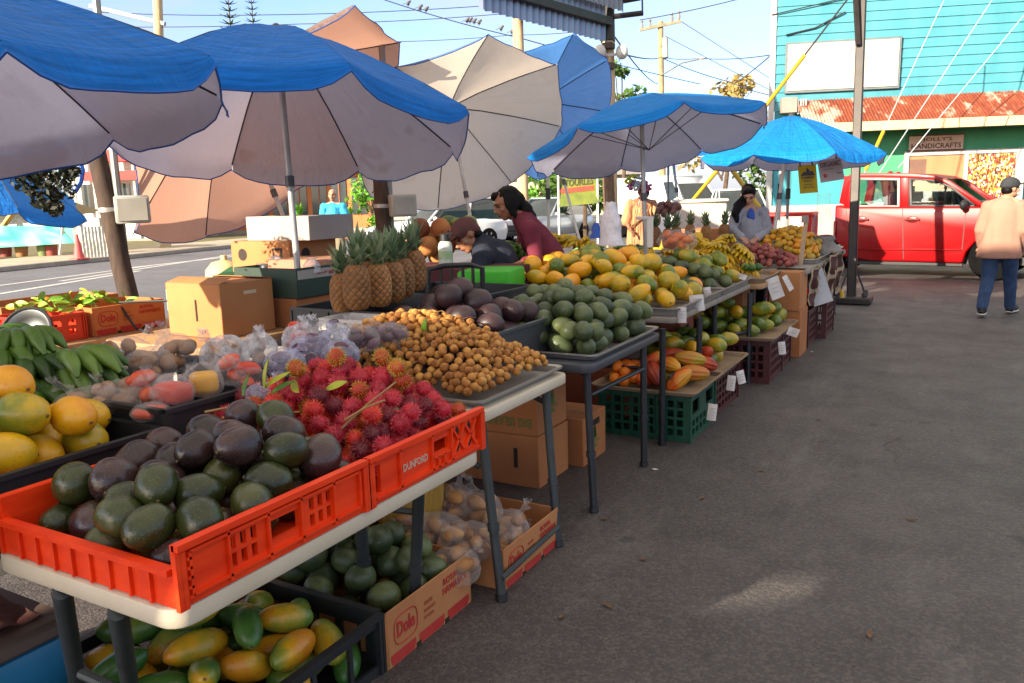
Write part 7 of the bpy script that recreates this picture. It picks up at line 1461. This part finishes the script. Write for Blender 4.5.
def face_parts(t, q, m, s=1.0, eyes=True):
    if eyes:
        for e in (-1, 1): k = MB(); k.ball(q(e*.031, .083, .008), (.013*s, .006*s, .006*s), 10, 6, m); k.build('eye', M_eye, t); k = MB(); k.ball(q(e*.031, .089, .030), (.018*s, .005*s, .004*s), 8, 6, m); k.build('eyebrow', M_hair, t)
    k = MB(); k.ball(q(0, .096, -.057), (.020*s, .007*s, .007*s), 10, 6, m); k.build('mouth', M_lip, t)
def add(t, name, me): o = bpy.data.objects.new(name, me); COL.objects.link(o); o.parent = t; o.matrix_parent_inverse = Matrix.Identity(4); o.location = -V(*t.location); return o
def person(label, base): return thing('person', label, 'person', base)
def figure(t, J, sk, hd, hs=1.0, hands=True, face=True, voxel=.009):
    """body: one continuous remeshed surface from the joints J; hd = (facing, up) of the head"""
    k = MB(); q, m, r, f, u = head_shape(k, J['head'], *hd, hs)
    limb(k, [J['head']-u*.06-f*.01, J['neck']], [.048, .052]); limb(k, [J['neck'], J['chest'], J['pelvis']], [.075, .115, .125])
    for s in 'LR':
        limb(k, [J['neck'], J['sh'+s]], [.06, .055]); limb(k, [J['sh'+s], J['el'+s], J['wr'+s]], [.050, .040, .026])
        limb(k, [J['pelvis'], J['hip'+s], J['kn'+s], J['an'+s]], [.11, .088, .060, .038])
        limb(k, [J['an'+s], J['toe'+s]], [.042, .034])
        if hands: d = J['wr'+s]-J['el'+s]; hand_shape(k, J['wr'+s], J.get('hd'+s, d), J.get('hn'+s, V(0, 0, 1)+RT*.1))
    add(t, 'body', remeshed(k, 'body', sk, voxel, 4))
    if face: face_parts(t, q, m, hs)
    return q, m, r, f, u
def legs(J, px, py, f, s, hip=.09, pz=None):
    """standing legs under a pelvis"""
    p = J['pelvis']
    for nm, e in (('L', -1), ('R', 1)):
        J['hip'+nm] = p+s*e*hip-V(0, 0, .05); J['kn'+nm] = V(p.x, p.y, .47)+s*e*.1+f*.03; J['an'+nm] = V(p.x, p.y, .08)+s*e*.1; J['toe'+nm] = J['an'+nm]+f*.15-V(0, 0, .045)
def cloth_of(t, name, segs, m, voxel=.012, smooth=5, fold=.008, seed=0, fscale=9, extra=None):
    k = MB()
    for pts, rs in segs: limb(k, pts, rs)
    if extra: extra(k)
    return add(t, name, remeshed(k, name, m, voxel, smooth, fold, fscale, seed))
# woman in maroon top bending over the papayas
J = dict(head=D(507, 204, 6.2), neck=D(521, 219, 6.22), chest=D(543, 250, 6.25), pelvis=D(566, 300, 6.35), shR=D(531, 231, 6.02), elR=D(536, 259, 5.98), wrR=D(514, 266, 5.9), shL=D(527, 227, 6.42), elL=D(522, 255, 6.45), wrL=D(503, 262, 6.2), hdR=D(496, 269, 5.8)-D(514, 266, 5.9), hdL=D(488, 266, 6.1)-D(503, 262, 6.2))
f0 = (-RT-FW*.25); f0.z = 0; f0.normalize(); legs(J, 0, 0, f0, f0.cross(V(0, 0, 1)))
t = person('woman with black shoulder hair in a maroon top bending over the papaya table', (J['pelvis'].x, J['pelvis'].y, 0))
q, m, r, f, u = figure(t, J, M_skin, (-RT*.9-V(0, 0, .45)-FW*.25, V(0, 0, 1)-RT*.5), 1.05)
M_mar = mat('maroon_top_cotton', '#5a1226', '#6d1a32', 6, .85)
M_navy = mat('navy_cotton', '#121624', '#1a2032', 6, .85)
cloth_of(t, 'top', [([J['neck']+u*-.02-f*.02, J['chest'], J['pelvis']], [.095, .145, .15]), ([J['neck'], J['shR'], J['elR'], J['elR'].lerp(J['wrR'], .45)], [.075, .072, .055, .048]), ([J['neck'], J['shL'], J['elL'], J['elL'].lerp(J['wrL'], .45)], [.075, .072, .055, .048])], M_mar, fold=.012)
cloth_of(t, 'trousers', [([J['pelvis'], J['hip'+s], J['kn'+s], J['an'+s]], [.14, .11, .08, .06]) for s in 'LR'], M_navy)
def hair(k):
    k.ball(q(0, -.03, .045), (.086, .098, .088), 14, 10, m); k.ball(q(0, -.085, -.02), (.078, .065, .10), 12, 10, m); k.ball(q(0, -.11, -.10), (.075, .06, .085), 12, 8, m); k.ball(q(.0, -.125, -.165), (.06, .05, .07), 10, 8, m)
    for e in (-1, 1): k.ball(q(e*.062, -.02, .0), (.03, .06, .085), 10, 8, m); k.ball(q(e*.068, .0, -.06), (.02, .032, .07), 10, 8, m)
    k.ball(q(.02, .05, .085), (.06, .045, .035), 10, 8, m)
cloth_of(t, 'hair', [], M_hair, .008, 4, .006, 2, 30, hair)
# man in brown cap and navy shirt
J = dict(head=D(467, 236, 5.95), neck=D(481, 246, 5.98), chest=D(497, 259, 6.0), pelvis=D(516, 296, 6.15), shR=D(484, 256, 5.78), elR=D(474, 280, 5.75), wrR=D(452, 276, 5.8), shL=D(487, 250, 6.2), elL=D(474, 275, 6.2), wrL=D(452, 272, 6.1))
legs(J, 0, 0, f0, f0.cross(V(0, 0, 1))); t = person('man in a brown cap and navy shirt bent over behind the bright green box', (J['pelvis'].x, J['pelvis'].y, 0))
q, m, r, f, u = figure(t, J, M_skin, (-RT*.75-V(0, 0, .62)-FW*.35, V(0, 0, 1)-RT*.8), 1.05)
cloth_of(t, 'shirt', [([J['neck'], J['chest'], J['pelvis']], [.10, .155, .15]), ([J['neck'], J['shR'], J['shR'].lerp(J['elR'], .8)], [.08, .08, .068]), ([J['neck'], J['shL'], J['shL'].lerp(J['elL'], .8)], [.08, .08, .068])], M_navy, fold=.012)
cloth_of(t, 'trousers', [([J['pelvis'], J['hip'+s], J['kn'+s], J['an'+s]], [.14, .11, .08, .06]) for s in 'LR'], mat('grey_trousers', '#3a3c42', '#44474d', 6, .85))
def cap(k): k.ball(q(0, -.012, .052), (.090, .112, .088), 16, 12, m); k.ball(q(0, .105, .045), (.075, .075, .010), 14, 8, m); k.ball(q(0, -.075, -.0), (.075, .04, .05), 12, 8, m)
cloth_of(t, 'cap', [], mat('brown_cap_cotton', '#4f2a28', '#643a36', 8, .85), .008, 3, .002, 0, 20, cap)
k = MB(); k.ball(q(.0, -.115, .02), .009, 8, 6); k.build('cap_buckle', M_yel, t)
k = MB(); k.ball(q(0, -.06, -.035), (.07, .05, .045), 12, 8, m); k.build('hair', M_hair, t, smooth=80)
# woman in grey at the far stall
J = dict(head=D(748, 196, 9.0), neck=D(749, 209, 9.05), chest=D(750, 226, 9.05), pelvis=D(750, 252, 9.05), shR=D(737, 213, 9.0), elR=D(732, 230, 8.9), wrR=D(741, 237, 8.72), shL=D(763, 213, 9.1), elL=D(769, 230, 9.0), wrL=D(757, 238, 8.75))
f1 = V(.2, -1, 0).normalized(); legs(J, 0, 0, f1, V(-1, 0, 0)); t = person('woman with dark ponytail in grey jacket and blue top at the far stall', (J['pelvis'].x, J['pelvis'].y, 0))
q, m, r, f, u = figure(t, J, M_skinl, (-FW*.85-RT*.2-V(0, 0, .55), V(0, 0, 1)-FW*.3), 1.0)
M_gj = mat('grey_jacket', '#8d8d92', '#9c9ca1', 6, .85)
cloth_of(t, 'jacket', [([J['neck']-V(0, 0, .05), J['chest'], J['pelvis']], [.09, .15, .16]), ([J['neck']-V(0, 0, .05), J['shR'], J['elR'], J['wrR']], [.07, .075, .06, .045]), ([J['neck']-V(0, 0, .05), J['shL'], J['elL'], J['wrL']], [.07, .075, .06, .045])], M_gj, fold=.012)
c = (J['neck']*.45+J['chest']*.55)-FW*.115-RT*.02; k = MB(); k.ball(c, (.045, .025, .10), 12, 8); k.build('inner_top', mat('blue_print_top', '#1d3f8f', '#3a66b8', 30, .7), t, smooth=80)
cloth_of(t, 'trousers', [([J['pelvis'], J['hip'+s], J['kn'+s], J['an'+s]], [.14, .11, .08, .06]) for s in 'LR'], M_navy)
def hair2(k): k.ball(q(0, -.025, .045), (.084, .1, .088), 14, 10, m); k.ball(q(0, .04, .085), (.07, .05, .03), 12, 8, m); limb(k, [q(-.03, -.09, -.02), D(738, 206, 8.95), D(735, 214, 8.88), D(737, 221, 8.86)], [.06, .055, .045, .025])
cloth_of(t, 'hair', [], M_hair, .008, 4, .005, 1, 30, hair2)
# man in light blue shirt across the street
B = D(334, 215, 16.0); B.z = 0; f2 = (-FW); f2.z = 0; f2.normalize(); s2 = RT.copy(); s2.z = 0; s2.normalize(); X = lambda a, b, z: B+s2*a+f2*b+V(0, 0, z)
J = dict(head=X(0, .03, 1.72), neck=X(0, 0, 1.56), chest=X(0, 0, 1.34), pelvis=X(0, 0, 1.0), shR=X(-.19, 0, 1.50), elR=X(-.25, .02, 1.22), wrR=X(-.26, .12, 1.0), shL=X(.19, 0, 1.50), elL=X(.25, .0, 1.22), wrL=X(.25, .08, .98)); legs(J, 0, 0, f2, s2)
t = person('grey haired man in a light blue T-shirt standing across by the street', B)
q, m, r, f, u = figure(t, J, M_skinl, (f2, V(0, 0, 1)), 1.05, voxel=.011)
cloth_of(t, 'tshirt', [([J['neck']-V(0, 0, .04), J['chest'], J['pelvis']], [.10, .165, .165]), ([J['neck']-V(0, 0, .05), J['shR'], J['shR'].lerp(J['elR'], .7)], [.08, .085, .085]), ([J['neck']-V(0, 0, .05), J['shL'], J['shL'].lerp(J['elL'], .7)], [.08, .085, .085])], mat('light_blue_cotton', '#2b9ac4', '#3aa8d0', 5, .85), .014, fold=.012)
cloth_of(t, 'shorts', [([J['pelvis'], J['hip'+s], J['kn'+s]], [.15, .12, .10]) for s in 'LR'], mat('khaki_shorts', '#6d6350', '#7a705c', 5, .85), .014)
k = MB(); k.ball(q(0, -.025, .04), (.078, .09, .08), 14, 10, m); k.build('hair', M_hairw, t, smooth=80)
tall_bag('white carrier bag in the hand of the man in light blue', X(-.30, .14, .72), .3, .3, M_bagw, 40)
# woman in a long peach dress by the flowers
B = D(640, 215, 12.6); B.z = 0; X = lambda a, b, z: B+s2*a+f2*b+V(0, 0, z)
J = dict(head=X(.03, .03, 1.63), neck=X(.03, 0, 1.47), chest=X(0, 0, 1.27), pelvis=X(-.02, 0, .95), shR=X(-.16, 0, 1.41), elR=X(-.24, .05, 1.15), wrR=X(-.18, .2, 1.02), shL=X(.2, 0, 1.41), elL=X(.26, .02, 1.14), wrL=X(.2, .16, 1.0)); legs(J, 0, 0, f2, s2)
t = person('woman in a long peach dress with pink hair flowers', B)
q, m, r, f, u = figure(t, J, M_skin, (f2*.7-s2*.6-V(0, 0, .2), V(0, 0, 1)), 1.0, voxel=.011)
cloth_of(t, 'dress', [([J['neck']-V(0, 0, .06), J['chest'], J['pelvis'], X(0, 0, .5), X(0, .02, .14)], [.085, .15, .18, .24, .29]), ([J['neck']-V(0, 0, .05), J['shR'], J['elR']], [.07, .08, .085]), ([J['neck']-V(0, 0, .05), J['shL'], J['elL']], [.07, .08, .085])], mat('peach_dress_cotton', '#c07a52', '#cc8a62', 5, .85), .014, fold=.02)
k = MB(); k.tube([X(.17, .08, 1.42), X(.02, .19, 1.2), X(-.22, .17, 1.02)], .014, 6); k.build('shoulder_strap', M_twig, t)
k = MB(); k.ball(q(0, -.03, .04), (.085, .098, .09), 14, 10, m); k.ball(q(0, -.09, -.05), (.07, .05, .1), 10, 8, m); k.build('hair', M_hair, t, smooth=80)
for i in range(7): a = i*.9; k = MB(); k.ball(q(.06*math.cos(a), -.02+.07*math.sin(a), .10), .035, 8, 6); k.build('hair_flower', mat('pink_petals', '#b0486a', '#c86a88', 20, .7), t, smooth=80)
for i, (x, y, c_) in enumerate(((629, 181, 'yellow'), (632, 178, 'yellow'), (638, 181, 'white'), (631, 186, 'pink'), (648, 187, 'pink'), (635, 187, 'white'))):
    c = D(x, y, 12.3); fl = thing('flower_bunch', f'{c_} flower heads in the bunch beside the woman in the peach dress', 'flowers', (c.x, c.y, 0), 0, f'{c_} flowers at the flower stall'); k = MB()
    for j in range(14): d = V(*RNG.normal(size=3)).normalized(); k.ball(c+d*.05, (.03, .03, .02), 7, 5)
    k.build('blossom', mat(c_+'_petals', {'yellow': '#c9b41a', 'white': '#cfc8ba', 'pink': '#b0587a'}[c_], None, 9, .7), fl, smooth=80); k = MB(); k.tube([c, (c.x, c.y, 0)], .004, 5); k.build('stem', M_twig, fl)
# walking woman on the right, seen from behind
B = P(995, 316); fx = V(.16, .987, 0).normalized(); sx_ = V(fx.y, -fx.x, 0); X = lambda a, b, z: B+sx_*a+fx*b+V(0, 0, z)
J = dict(head=X(.05, .05, 1.50), neck=X(.02, .0, 1.365), chest=X(0, -.01, 1.16), pelvis=X(0, 0, .88), shL=X(-.165, -.01, 1.30), elL=X(-.225, .0, 1.02), wrL=X(-.215, .12, .82), shR=X(.175, -.01, 1.30), elR=X(.225, -.02, 1.02), wrR=X(.21, .12, .84),
         hipL=X(-.085, 0, .84), knL=X(-.10, .0, .46), anL=X(-.11, -.24, .13), toeL=X(-.12, -.10, .035), hipR=X(.085, 0, .84), knR=X(.10, .19, .46), anR=X(.11, .30, .085), toeR=X(.15, .46, .035))
t = person('woman in a loose peach shirt, jeans and dark cap walking away on the right', B)
q, m, r, f, u = figure(t, J, M_skinl, (fx*.72+sx_*.68, V(0, 0, 1)), 1.0)
def loft(k):
    rg = [(1.40, .07, .06), (1.375, .12, .075), (1.33, .185, .095), (1.25, .205, .112), (1.1, .205, .118), (.95, .225, .13), (.82, .25, .145), (.70, .268, .155), (.69, .255, .145)]
    vs = []; fs = []; nn = 40
    for z, a, b in rg:
        for i in range(nn): w = 6.2832*i/nn; g = 1+(.06*math.sin(w*9+z*5)+.045*math.sin(w*6-z*9))*max(0, 1.25-z); a_ = a*.88; vs.append(X(.0+a_*g*math.cos(w), b*g*math.sin(w)-.015, z))
    for j in range(len(rg)-1):
        for i in range(nn): fs.append((j*nn+i, j*nn+(i+1) % nn, (j+1)*nn+(i+1) % nn, (j+1)*nn+i))
    fs += [tuple(range(nn)), tuple((len(rg)-1)*nn+i for i in range(nn))]; k.add(vs, fs)
M_peach = mat('peach_shirt_cotton', '#8f6858', '#9c7564', 2.5, .85)
cloth_of(t, 'shirt', [([J['neck']-V(0, 0, .06), J['shL'], J['elL'], J['wrL']], [.06, .072, .062, .05]), ([J['neck']-V(0, 0, .06), J['shR'], J['elR'], J['wrR']], [.06, .072, .062, .05])], M_peach, .012, 5, .009, 3, 7, loft)
cloth_of(t, 'jeans', [([J['pelvis'], J['hip'+s], J['kn'+s], J['an'+s]], [.14, .112, .078, .060]) for s in 'LR'], mat('blue_denim', '#1c2f4f', '#2d4568', 14, .85, bump=.2, bscale=120), .012, 4, .006, 5, 14)
for s in 'LR':
    d = (J['toe'+s]-J['an'+s]); d.z = 0; d.normalize(); k = MB(); a = J['an'+s]-d*.05; z0 = max(.02, min(J['an'+s].z, J['toe'+s].z)-.02)
    k.ball((J['an'+s]+J['toe'+s])/2+V(0, 0, .0), (.05, .145, .055), 14, 10, Matrix((d.cross(V(0, 0, 1)), d, V(0, 0, 1))).transposed()); k.ball(J['an'+s]-V(0, 0, .02), (.05, .06, .06), 12, 8); o = k.build('shoe', M_shoe, t, smooth=80)
    k = MB(); k.ball((J['an'+s]+J['toe'+s])/2-V(0, 0, .035), (.053, .15, .022), 14, 8, Matrix((d.cross(V(0, 0, 1)), d, V(0, 0, 1))).transposed()); k.build('sole', M_sole, o, smooth=80)
def cap2(k): k.ball(q(0, -.012, .055), (.090, .108, .078), 16, 12, m); k.ball(q(0, .10, .05), (.07, .07, .010), 14, 8, m); k.ball(q(0, -.02, .03), (.093, .110, .045), 14, 8, m)
cloth_of(t, 'cap', [], mat('dark_cap_cotton', '#25272b', '#31343a', 8, .85), .008, 3, .002, 0, 20, cap2)
k = MB(); k.ball(q(0, -.05, -.02), (.07, .055, .055), 12, 8, m); k.build('hair', M_hair, t, smooth=80)
k = MB(); k.ball(q(0, .072, -.05), (.052, .046, .042), 12, 8, m); k.build('face_mask', mat('pale_face_mask', '#9fb0b5', '#b0bfc4', 6, .8), t, smooth=80)
